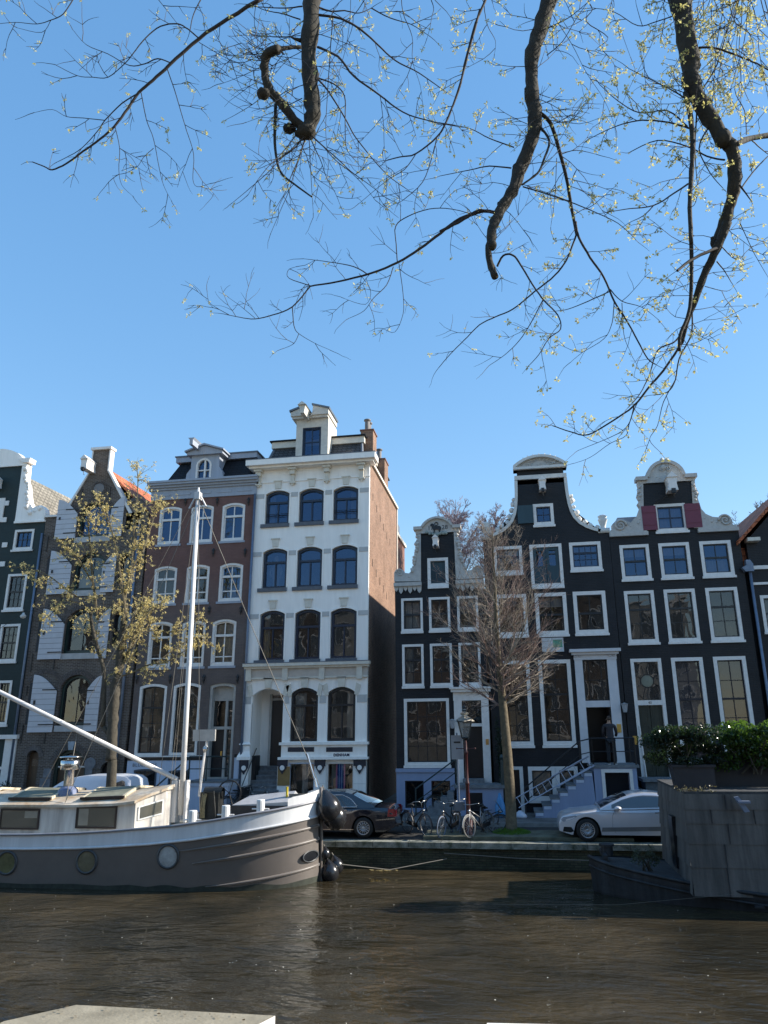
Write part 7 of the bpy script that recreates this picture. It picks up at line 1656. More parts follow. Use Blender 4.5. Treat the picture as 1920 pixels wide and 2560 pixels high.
# ladder leaning against the stoop
def ladder():
    a=ay('M',185,1830,30.3); b=ay('M',1000,1450,30.3); a2=ay('M',240,1890,30.3)
    A=Vector(az('M',215,1868,.16)); A=Vector((a.x,30.3,.18)); B=Vector((b.x,30.42,b.z)); 
    t=thing('ladder','grey aluminium extension ladder leaning on the stoop railing','ladder',(A.x,A.y,.13)); d=(B-A).normalized(); n=Vector((d.z,0,-d.x))*-1; n=Vector((-d.z,0,d.x)); w_=.17; M_=mat('aluminium_ladder',(.42,.43,.50),.35,.1,6,metal=.5)
    A=Vector(((a.x+a2.x)/2,30.3,(a.z+a2.z)/2)); b2=ay('M',980,1385,30.3); B=Vector(((b.x+b2.x)/2,30.42,(b.z+b2.z)/2)); d=(B-A).normalized(); n=Vector((-d.z,0,d.x)); L_=(B-A).length
    q=MB()
    for s in (-1,1): q.tube([tuple(A+n*w_*s),tuple(B+n*w_*s)],.022,5)
    for s in (-1,1): m0=A+d*L_*.5; q.tube([tuple(m0+n*(w_+.03)*s+Vector((0,-.04,0))),tuple(B+n*(w_+.03)*s+Vector((0,-.04,0)))],.02,5)
    q.build('side_rail',M_,t)
    q=MB(); k=.12
    while k<L_: q.tube([tuple(A+d*k-n*w_),tuple(A+d*k+n*w_)],.014,5); k+=.27
    q.build('rung',M_,t)
ladder()
# bags at the tree
def sack(c,x,y,Y,w,h,label,m,top=.1):
    p=ay(c,x,y,Y); z=.13; q=MB(); prof=[(.0,0),(.9,.02),(1.0,.2),(.92,.45),(.6,.72),(.3,.9),(.22,1.0),(0,1.0)]
    rnd=random.Random(int(x)); N=14; prev=None
    for r,hh in prof:
        ids=[q.p((p.x+w/2*r*cos(2*pi*k/N)*(1+rnd.uniform(-.08,.08)),Y+w*.4*r*sin(2*pi*k/N)*(1+rnd.uniform(-.08,.08)),z+h*hh*(1+rnd.uniform(-.02,.02)))) for k in range(N)]
        if prev:
            for k in range(N): q.face((prev[k],prev[(k+1)%N],ids[(k+1)%N],ids[k]))
        prev=ids
    solo(q,'rubbish_bag',m,label,'bag',smooth=True)
sack('R',1250,600,30.4,.42,.85,'tall light blue plastic bag on the pavement left of the bare tree',mat('blue_plastic',(.05,.22,.45),.35,.12,5,bump=.6,bscale=14))
sack('R',1475,600,30.3,.48,.26,'low white plastic bag on the pavement right of the bare tree',mat('white_plastic',(.50,.53,.60),.4,.1,5,bump=.6,bscale=14))
# blue crate by the winch on the quay and clutter
p=ay('T',325,480,26.5); q=MB(); q.box(p.x-.16,p.x+.16,26.4,26.7,.0,.9); solo(q,'wheelie_bin',mat('blue_grey_plastic',(.06,.09,.12),.5),'blue-grey upright bin on the quay behind the barge winch','bin')
# overhead span wire with a hanging lamp at the left
wt=thing('hanging_street_lamp','small pale lamp hanging on a span wire before the green house at the left edge','street lamp',tuple(ay('A',240,1910,29.5)))
p=ay('A',240,1912,29.5); q=MB(); q.lathe([(.0,-.10),(.10,-.06),(.13,.02),(.06,.1),(.04,.16),(0,.17)],tuple(p),12); q.build('lamp_shade',mat('pale_lamp_shade',(.5,.5,.48),.4),wt,True)
q=MB(); a=ay('B',0,130,29.5); b=ay('A',345,1850,30.5); c_=ay('A',600,800,32); q.tube([(a.x-3,29.5,a.z-.4),(a.x,29.5,a.z),tuple(p+Vector((0,0,.17))),tuple(b),(b.x+1.0,31.9,b.z+.6)],.010,4); q.build('span_wire',IRON,wt)
# cat-like planter bush left edge and steps clutter
# floating yellow leaves
p=az('U',1060,1530,WATER); q=MB(); _r=random.Random(2)
for k in range(22):
    x,y=p.x+_r.gauss(0,.22),p.y+_r.gauss(0,.06); a_=_r.random()*6; s_=_r.uniform(.03,.07); q.poly([(x+s_*cos(a_+j*pi/2),y+s_*.7*sin(a_+j*pi/2),WATER+.012+.006*_r.random()) for j in range(4)])
solo(q,'floating_leaves',leafmat('yellow_leaf',(.55,.45,.22),(.3,.2,.05)),'small raft of pale leaves floating right of the barge bow','leaves',kind='stuff')
# grass tuft round the tree foot
q=MB(); _r=random.Random(6)
for k in range(2600):
    r=_r.random()**.7; a_=_r.random()*2*pi; x=-.32+.62*r*cos(a_); y=26.75+.5*r*sin(a_); h_=_r.uniform(.05,.16)*(1.1-r*.6); dx,dy=_r.uniform(-.05,.05),_r.uniform(-.05,.05); z=.10+.10*(1-r)
    q.poly([(x-.006,y,z),(x+.006,y,z),(x+dx,y+dy,z+h_)])
solo(q,'grass',leafmat('spring_grass',(.10,.22,.025),(.12,.25,.02)),'bright green grass tuft round the foot of the bare tree','grass',kind='stuff')
# little shrub at the left edge, creeper by the 1728 door
def shrub(label,cx,cy,cz,rx,ry,rz,n,size,m,seed,name='shrub',stemm=None,group=None,bulge=.35,flat=.0,stems=8):
    t=thing(name,label,'shrub',(cx,cy,cz-rz),group); rnd=random.Random(seed); q=MB()
    blobs=[(rnd.uniform(-.7,.7),rnd.uniform(-.6,.6),rnd.uniform(-.6,.85),rnd.uniform(.20,.46)) for _ in range(16)]
    for k in range(n):
        b=blobs[rnd.randrange(16)]; d=Vector((rnd.gauss(0,1),rnd.gauss(0,1),rnd.gauss(0,1))).normalized()*b[3]*rnd.uniform(.5,1.05)
        c=Vector((cx+(b[0]+d.x)*rx,cy+(b[1]+d.y)*ry,cz+(b[2]+d.z)*rz)); s=size*rnd.uniform(.6,1.3)
        u=Vector((rnd.gauss(0,1),rnd.gauss(0,1),rnd.gauss(0,.6)+flat)).normalized(); v=u.orthogonal().normalized(); v=(v*cos(k)+u.cross(v)*sin(k)); w_=u.cross(v)
        q.poly([tuple(c-v*s),tuple(c+w_*s*.45),tuple(c+v*s),tuple(c-w_*s*.45)])
    q.build('foliage',m,t)
    q=MB()
    for k in range(stems):
        b=blobs[k]; q.tube([(cx+rnd.uniform(-.3,.3)*rx,cy+rnd.uniform(-.3,.3)*ry,cz-rz*1.1),(cx+b[0]*rx*.5,cy+b[1]*ry*.5,cz),(cx+b[0]*rx,cy+b[1]*ry,cz+b[2]*rz)],[.02,.013,.006],5)
    q.build('stem',stemm or mat('shrub_stem',(.06,.05,.035),.8),t); return t
p=ay('B',20,1750,30.8); shrub('low dark evergreen bush at the left edge before the green house',p.x-.3,30.8,.75,.7,.5,.6,1500,.05,leafmat('dark_evergreen_leaf',(.012,.03,.015),(.01,.03,.01)),4)
shrub('dark climbing plant between the 1728 door and the next black house',-.55,31.5,1.9,.30,.18,1.9,1500,.05,leafmat('dark_evergreen_leaf',(.012,.03,.015),(.01,.03,.01)),14,name='climbing_plant')
# ------------------------------------------------ planter and shrubs on the houseboat roof
a=ay('O',780,300,21.6); b=ay('O',1160,300,21.6)
t=thing('planter','long black planter on the houseboat roof under the left shrub','planter',((a.x+b.x)/2,21.6,1.9)); q=MB(); q.prism([(a.x+.05,1.9),(b.x,1.9),(b.x+.0,2.42),(a.x-.03,2.42)],21.4,21.95); q.build('planter_box',mat('black_planter',(.022,.020,.024),.6,.2,4),t); q=MB(); q.box(a.x-.07,b.x+.04,21.36,21.99,2.42,2.48); q.build('planter_rim',mat('black_planter',(.022,.020,.024)),t)
q=MB(); q.box(b.x+.15,9.5,22.2,22.7,1.9,2.75); solo(q,'planter',mat('black_planter',(.022,.020,.024)),'dark planter trough on the houseboat roof behind the brighter shrub','planter')
GL_=leafmat('glossy_dark_leaf',(.030,.045,.028),(.03,.06,.015),.22); GB=leafmat('bright_glossy_leaf',(.045,.078,.024),(.10,.19,.025),.2)
l=at_y(1600,1885,21.7); r=at_y(1835,1885,21.7); zt=at_y(1720,1828,21.7).z
shrub('dense dark shrub with small shiny leaves over the planter on the houseboat roof',(l.x+r.x)/2,21.7,(zt+2.3)/2+.05,(r.x-l.x)/2*.98,.65,(zt-2.3)/2*1.02,15000,.036,GL_,21,flat=.6)
l=at_y(1770,1900,22.0); r=at_y(2010,1900,22.0); zt=at_y(1830,1815,22.0).z
shrub('brighter green broad-leaved shrub at the right edge on the houseboat roof',(l.x+r.x)/2,22.0,(zt+2.35)/2,(r.x-l.x)/2,.7,(zt-2.2)/2,7000,.058,GB,22,flat=.5)
shrub('low grey-green weeds sprouting on the houseboat bow deck',3.15,21.9,.18,.42,.3,.28,500,.03,leafmat('grey_weed',(.10,.12,.09),(.05,.08,.02)),31,name='weeds')
shrub('thin dry weeds along the houseboat roof edge before the planter',4.35,20.75,1.93,.5,.08,.10,160,.03,leafmat('dry_weed',(.30,.27,.16),(.1,.08,.02)),32,name='weeds',stems=3)

# ------------------------------------------------ the person on the stoop, seen from behind
def person():
    p=ay('Q',950,750,BELL['Yf']+.35); x,y,z=p.x,BELL['Yf']+.35,BELL['hv']
    t=thing('person','person in dark jacket and trousers standing on the stoop facing the open door','person',(x,y,z))
    def skin(name,V,E,R,m,lv=2,root=0):
        me=bpy.data.meshes.new(name); me.from_pydata([Vector(v) for v in V],E,[]); o=bpy.data.objects.new(name,me); C.objects.link(o); o.parent=t
        md=o.modifiers.new('skin','SKIN'); sv_=me.skin_vertices[0].data
        for i,r in enumerate(R): sv_[i].radius=r if hasattr(r,'__len__') else (r,r)
        sv_[root].use_root=True; md.use_smooth_shade=True; s=o.modifiers.new('sub','SUBSURF'); s.levels=lv; s.render_levels=lv; me.materials.append(m); return o
    # x right, y away from the camera (towards the door), feet at z=0
    V=[(0,0,.93),(0,.01,1.12),(0,.0,1.30),(0,.02,1.43),(.005,.03,1.52),(.01,.05,1.60),(.01,.05,1.68),
       (.10,0,.86),(.115,.02,.50),(.125,-.02,.10),(.13,.10,.04),(-.10,0,.86),(-.105,.0,.50),(-.11,-.03,.10),(-.115,.09,.04),
       (.19,.02,1.40),(.235,.05,1.15),(.24,.22,1.02),(.22,.34,1.06),(-.19,.02,1.40),(-.23,.06,1.15),(-.20,.20,.98),(-.15,.28,1.0)]
    E=[(0,1),(1,2),(2,3),(3,4),(4,5),(5,6),(0,7),(7,8),(8,9),(9,10),(0,11),(11,12),(12,13),(13,14),(3,15),(15,16),(16,17),(17,18),(3,19),(19,20),(20,21),(21,22)]
    R=[(.13,.1),(.13,.09),(.15,.1),(.10,.07),.052,(.075,.09),(.06,.075),.08,.055,.04,.04,.08,.055,.04,.04,.055,.042,.035,.032,.055,.042,.035,.032]
    skin('body',V,E,R,mat('skin_tone',(.35,.2,.13),.6))
    J=mat('dark_plum_jacket',(.022,.020,.026),.7,.2,6); T_=mat('dark_blue_trousers',(.010,.014,.020),.8,.2,6)
    skin('jacket',[(0,0,.82),(0,.01,1.12),(0,0,1.30),(0,.02,1.42),(.20,.02,1.39),(.25,.05,1.14),(.25,.22,1.02),(.235,.30,1.05),(-.20,.02,1.39),(-.24,.06,1.14),(-.21,.20,.99),(-.17,.25,1.0),(0,.02,1.48)],[(0,1),(1,2),(2,3),(3,4),(4,5),(5,6),(6,7),(3,8),(8,9),(9,10),(10,11),(3,12)],[(.17,.125),(.155,.115),(.175,.12),(.13,.09),.075,.06,.05,.045,.075,.06,.05,.045,.065],J)
    skin('trousers',[(0,0,.92),(.095,0,.84),(.112,.02,.5),(.125,-.01,.06),(-.095,0,.84),(-.105,.0,.5),(-.115,-.02,.06)],[(0,1),(1,2),(2,3),(0,4),(4,5),(5,6)],[(.15,.12),.10,.08,.068,.10,.08,.068],T_)
    q=MB(lambda a,b,c:(x+a,y+b,z+c)); q.blob((.01,.045,1.665),.096,8,3,.03,(.86,1.03,1.12)); q.build('hair',mat('brown_hair',(.05,.03,.02),.7,.3,30),t,True)
    q=MB(lambda a,b,c:(x+a,y+b,z+c))
    for s in (-1,1): q.blob((.10*s+.01,.05,1.62),.022,5,1,.05,(.5,1,1.4))
    q.build('ear',mat('skin_tone',(.35,.2,.13)),t,True)
    for s in (-1,1):
        q=MB(lambda a,b,c:(x+a,y+b,z+c)); q.box(.12*s-.05,.12*s+.05,-.08,.19,.0,.025); q.build('shoe_sole',mat('white_shoe_sole',(.55,.55,.52),.6),t)
        q=MB(lambda a,b,c:(x+a,y+b,z+c)); q.blob((.12*s,.05,.06),.06,6,1,.03,(.8,2.1,.75)); q.build('shoe',mat('dark_shoe',(.015,.015,.015),.6),t,True)
person()
# ------------------------------------------------ trees
BARK=mat('dark_mossy_bark',(.030,.026,.018),.9,.45,5,bump=.9,bscale=16); TWIG=mat('dark_twig_bark',(.035,.027,.022),.8,.3,8)
def leaf_cluster(q,c,n,s,rnd,droop=.3):
    for k in range(n):
        d=Vector((rnd.gauss(0,1),rnd.gauss(0,1),rnd.gauss(0,1)-droop)).normalized(); e=d.orthogonal().normalized(); a=rnd.random()*6; e=e*cos(a)+d.cross(e)*sin(a)
        L=s*rnd.uniform(.6,1.2); b=c+d*L*.15; q.poly([tuple(b),tuple(b+d*L*.55+e*L*.24),tuple(b+d*L),tuple(b+d*L*.5-e*L*.24)])
def grow(q,p,d,L,r,order,rnd,P,lq=None):
    """one branch and, from it, its own branches"""
    n=max(3,int(L/P['seg'])); pts=[p.copy()]; step=L/n; dd=d.normalized()
    for k in range(n):
        dd=(dd+P['trop'][min(order,len(P['trop'])-1)]*step+Vector((rnd.gauss(0,1),rnd.gauss(0,1),rnd.gauss(0,1)))*P['wob']).normalized(); pts.append(pts[-1]+dd*step)
    q.tube([tuple(a) for a in pts],[max(P['rmin'],r*(1-.75*k/n)) for k in range(n+1)],5 if r>.03 else (4 if r>.012 else 3),False)
    if order>=P['orders']:
        if lq is not None and rnd.random()<P['leafp']: leaf_cluster(lq,pts[-1],P['leafn'],P['leafs'],rnd)
        return
    m=P['kids'][min(order,len(P['kids'])-1)]
    for k in range(m):
        f=P['start']+(1-P['start'])*(k+rnd.random()*.8)/m; i=min(n-1,int(f*n)); b=pts[i]; t=(pts[i+1]-pts[i]).normalized()
        s=t.orthogonal().normalized(); a=rnd.random()*2*pi; s=s*cos(a)+t.cross(s)*sin(a); an=rnd.uniform(*P['ang']); nd=t*cos(an)+s*sin(an)
        grow(q,b,nd,L*P['lr']*(1.15-.6*f)*rnd.uniform(.7,1.2),max(P['rmin'],r*.5*(1-.5*f)),order+1,rnd,P,lq)
        if lq is not None and rnd.random()<P['leafp']*.6: leaf_cluster(lq,b,P['leafn'],P['leafs'],rnd)

def bare_tree():
    Y=26.75; px=[(1279,2082,30),(1276,1990,27),(1268,1880,25),(1258,1770,22),(1250,1690,18),(1245,1620,14),(1240,1540,11),(1237,1460,8),(1233,1390,5),(1230,1310,2)]
    P3=[at_y(x,y,Y) for x,y,_ in px]; P3[0].z=.02; R=[w_/2/78. for _,_,w_ in px]
    t=thing('tree','bare young street tree with slim mossy trunk and reddish twigs on the quay','tree',tuple(P3[0]))
    q=MB(); q.tube([tuple(p) for p in [P3[0]+Vector((0,0,-.05))]+P3],[R[0]*1.35]+R,10); q.build('trunk',mat('olive_brown_bark',(.11,.085,.05),.85,.4,6,bump=.7,bscale=14),t,True)
    rnd=random.Random(12); q=MB(); q2=MB()
    prm=dict(seg=.22,trop=[Vector((0,0,.16)),Vector((0,0,.30)),Vector((0,0,.35))],wob=.10,rmin=.0029,orders=2,kids=[12,8],start=.10,ang=(.35,.95),lr=.45,leafp=0)
    n=58
    for k in range(n):
        f=(k+.5)/n; y=1775-f*(1775-1345)
        # trunk point at that height
        for (a,b) in zip(px[:-1],px[1:]):
            if b[1]<=y<=a[1]: tt=(a[1]-y)/(a[1]-b[1]); x=a[0]+(b[0]-a[0])*tt; w_=a[2]+(b[2]-a[2])*tt
        p=at_y(x,y,Y); az_=rnd.random()*2*pi; reach=interp([(0,2.1),(.25,3.0),(.55,2.6),(.8,1.7),(1,1.0)],f); el=rnd.uniform(.30,.85) if f<.6 else rnd.uniform(.8,1.15)
        sx=cos(az_); sx=math.copysign(abs(sx)**.7,sx)
        d=Vector((sx*cos(el),sin(az_)*cos(el)*.8,sin(el))); L=reach*rnd.uniform(.75,1.2)
        grow(q if k%2 else q2,p,d,L,max(.009,w_/2/78*.30),0,rnd,prm)
    BR=mat('grey_brown_twigs',(.29,.24,.185),.8,.3,3); BR2=mat('reddish_twigs',(.21,.145,.12),.8,.3,3)
    q.build('branches',BR,t); q2.build('branches',BR2,t)
bare_tree()

def back_tree(label,x,y0,ytop,wd,Y,seed,n=26,col=None):
    b=at_y(x,y0,Y); tp=at_y(x,ytop,Y); H_=tp.z-b.z; sc=(at_y(x+100,y0,Y).x-b.x)/100
    t=thing('tree',label,'tree',(b.x,Y,0),'bare trees beyond the roofs'); rnd=random.Random(seed)
    q=MB(); q.tube([(b.x,Y,0),(b.x+.1,Y,b.z*.6),(b.x,Y,b.z+H_*.25),(b.x-.1,Y,b.z+H_*.45)],[.28,.22,.13,.03],8); q.build('trunk',TWIG,t)
    q=MB(); prm=dict(seg=.5,trop=[Vector((0,0,.14)),Vector((0,0,.14)),Vector((0,0,.1))],wob=.09,rmin=.007,orders=3,kids=[8,6,5],start=.15,ang=(.3,.9),lr=.52,leafp=0)
    for k in range(n):
        f=(k+.5)/n; p=Vector((b.x,Y,b.z-H_*.45+H_*.9*f)); a=rnd.random()*2*pi; el=rnd.uniform(.5,1.1); L=min(wd*sc*.75*(1.1-.55*f)*rnd.uniform(.7,1.15)/max(.35,cos(el)),H_*(1.5-f)/sin(el)*.9)
        grow(q,p,Vector((cos(a)*cos(el),sin(a)*cos(el),sin(el))),L,.045,0,rnd,prm)
    q.build('branches',col or mat('mauve_grey_twigs',(.27,.23,.26),.8,.3,1),t)
back_tree('bare tree beyond the 1728 gable, its left crown',1140,1420,1160,120,44,3,46)
back_tree('bare tree rising between the 1728 gable and the concave gable',1245,1420,1180,85,43,5,40)
back_tree('bare tree beyond the roofs at the right edge',1915,1400,1175,100,46,7,34,mat('brown_grey_twigs',(.20,.17,.15),.8,.3,1))
back_tree('tall bare tree entering from the right edge above the roofs',1985,1330,1040,90,44,9,14,mat('brown_grey_twigs',(.13,.10,.085)))

def traced(Y0,lst,q,wob=0.0,rnd=None,n=7):
    out=[]
    for item in lst:
        c,w0,w1,dep,pts=item; w0,w1=(w0*.84,w1*.84) if w0<9 else (w0,w1); P=[pp(c,*p) for p in pts]; m=len(P); V=[]; W=[]
        # densify with a smooth curve
        for i in range(m-1):
            p0=P[max(i-1,0)]; p1=P[i]; p2=P[i+1]; p3=P[min(i+2,m-1)]; ss=4
            for s in range(ss):
                u=s/ss; f=(i+u)/(m-1)
                cr=lambda k:.5*((2*p1[k])+(-p0[k]+p2[k])*u+(2*p0[k]-5*p1[k]+4*p2[k]-p3[k])*u*u+(-p0[k]+3*p1[k]-3*p2[k]+p3[k])*u**3)
                V.append((cr(0),cr(1),Y0+dep*f)); W.append(w0+(w1-w0)*f)
        V.append((P[-1][0],P[-1][1],Y0+dep)); W.append(w1)
        X3=[at_y(a,b,y) for a,b,y in V]; fwd=Vector((-sin(YAW)*cos(PITCH),cos(YAW)*cos(PITCH),sin(PITCH)))
        R=[w_/2*((x-Vector((0,0,EYE))).dot(fwd))/FPX for w_,x in zip(W,X3)]
        if rnd: X3=[x+Vector((rnd.gauss(0,1),rnd.gauss(0,1),rnd.gauss(0,1)))*wob*r for x,r in zip(X3,R)]
        q.tube([tuple(x) for x in X3],[r*(1+(rnd.uniform(-.13,.13) if rnd and r>.03 else 0)) for r in R],n if w0>9 else (5 if w0>4 else 4),w0>9)
        out.append((V,W,X3,R))
    return out

def leafy_tree():
    Y=26.9; t=thing('tree','forked street tree with fresh yellow-green leaves before the warehouse','tree',(at_y(277,1980,Y).x,Y,0)); rnd=random.Random(5)
    q=MB(); b=at_y(277,1975,Y); b2=at_y(281,1900,Y); q.tube([(b.x-.02,Y,0),tuple(b),tuple(b2)],[.24,.19,.17],10,False)
    a=traced(Y,[('B',27,24,0,[(1155,1500),(1165,1200),(1178,950),(1190,760),(1215,640)]),('B',20,13,.5,[(1212,660),(1240,450),(1262,200),(1290,0),(1300,-120)]),('B',13,8,-.4,[(1065,1150),(1078,800),(1075,560),(1010,330),(955,100),(940,-40)])],q,.05,rnd,10)
    q.tube([tuple(at_y(*pp('B',1165,1250),Y)),tuple(at_y(*pp('B',1110,1200),Y)),tuple(at_y(*pp('B',1066,1140),Y))],[.10,.09,.08],8); q.build('trunk',mat('dark_olive_bark',(.06,.052,.038),.9,.4,5,bump=.8,bscale=14),t,True)
    br=[('A',8,3,-.8,[(1015,1950),(970,1600),(940,1250),(915,980),(905,820)]),('A',8,3,.8,[(1280,1990),(1300,1700),(1360,1450),(1460,1250),(1540,1150)]),('A',7,3,-.3,[(1300,1880),(1260,1560),(1200,1200),(1140,950),(1090,800)]),('A',6,2,.5,[(1350,1600),(1370,1300),(1400,900),(1430,550),(1420,380)]),
        ('D',10,4,1.0,[(0,700),(60,500),(180,310),(300,170)]),('D',6,3,1.2,[(-20,720),(120,670),(300,590),(470,560),(600,490),(720,410)]),('A',6,2,-1.0,[(960,1560),(800,1300),(700,1230),(630,1130)]),('A',5,2,-1.2,[(900,1750),(750,1680),(560,1530),(400,1440),(180,1400)]),
        ('B',6,2,-.5,[(1230,330),(1330,120),(1450,-60),(1560,-180)]),('B',6,2,1.,[(1240,560),(1340,330),(1480,90),(1600,-60)]),('A',5,2,.9,[(1480,1250),(1560,1000),(1620,820),(1700,720)]),('A',5,2,-.6,[(1130,980),(1060,800),(1000,700)]),('D',5,2,1.2,[(180,310),(330,230),(520,250),(700,200),(840,80)]),('D',5,2,1.4,[(380,570),(600,400),(800,300),(950,380)]),('D',5,2,.8,[(100,420),(200,150),(330,0),(500,-80)]),('A',4,2,-1.,[(830,1780),(650,1750),(520,1900),(400,1960)])]
    q=MB(); lq=MB(); out=traced(Y,br,q,.1,rnd,6)
    prm=dict(seg=.2,trop=[Vector((0,0,.12)),Vector((0,0,.05))],wob=.13,rmin=.005,orders=1,kids=[5],start=.25,ang=(.4,1.0),lr=.5,leafp=.95,leafn=8,leafs=.070)
    for V,W,X3,R in out+[(None,None,a[1][2][4:],a[1][3]),(None,None,a[2][2][8:],a[2][3])]:
        L=sum((X3[i+1]-X3[i]).length for i in range(len(X3)-1)); m=int(L*7.5)
        for k in range(m):
            f=(k+rnd.random())/m*.97+.03
            if f<.15 and rnd.random()<.7: continue
            i=min(len(X3)-2,int(f*(len(X3)-1))); p=X3[i].lerp(X3[i+1],rnd.random()); tdir=(X3[i+1]-X3[i]).normalized(); s=Vector((rnd.gauss(0,1),rnd.gauss(0,1)*.8,rnd.gauss(0,.8))).normalized()
            grow(q,p,tdir*.5+s*.8,rnd.uniform(.3,.95)*(1 if f<.9 else .7),.011,0,rnd,prm,lq)
    q.build('branches',mat('olive_branch_bark',(.13,.105,.06),.85,.3,4),t)
    lq.build('foliage',leafmat('young_yellow_leaf',(.70,.59,.28),(.76,.63,.26),.5),t)
leafy_tree()

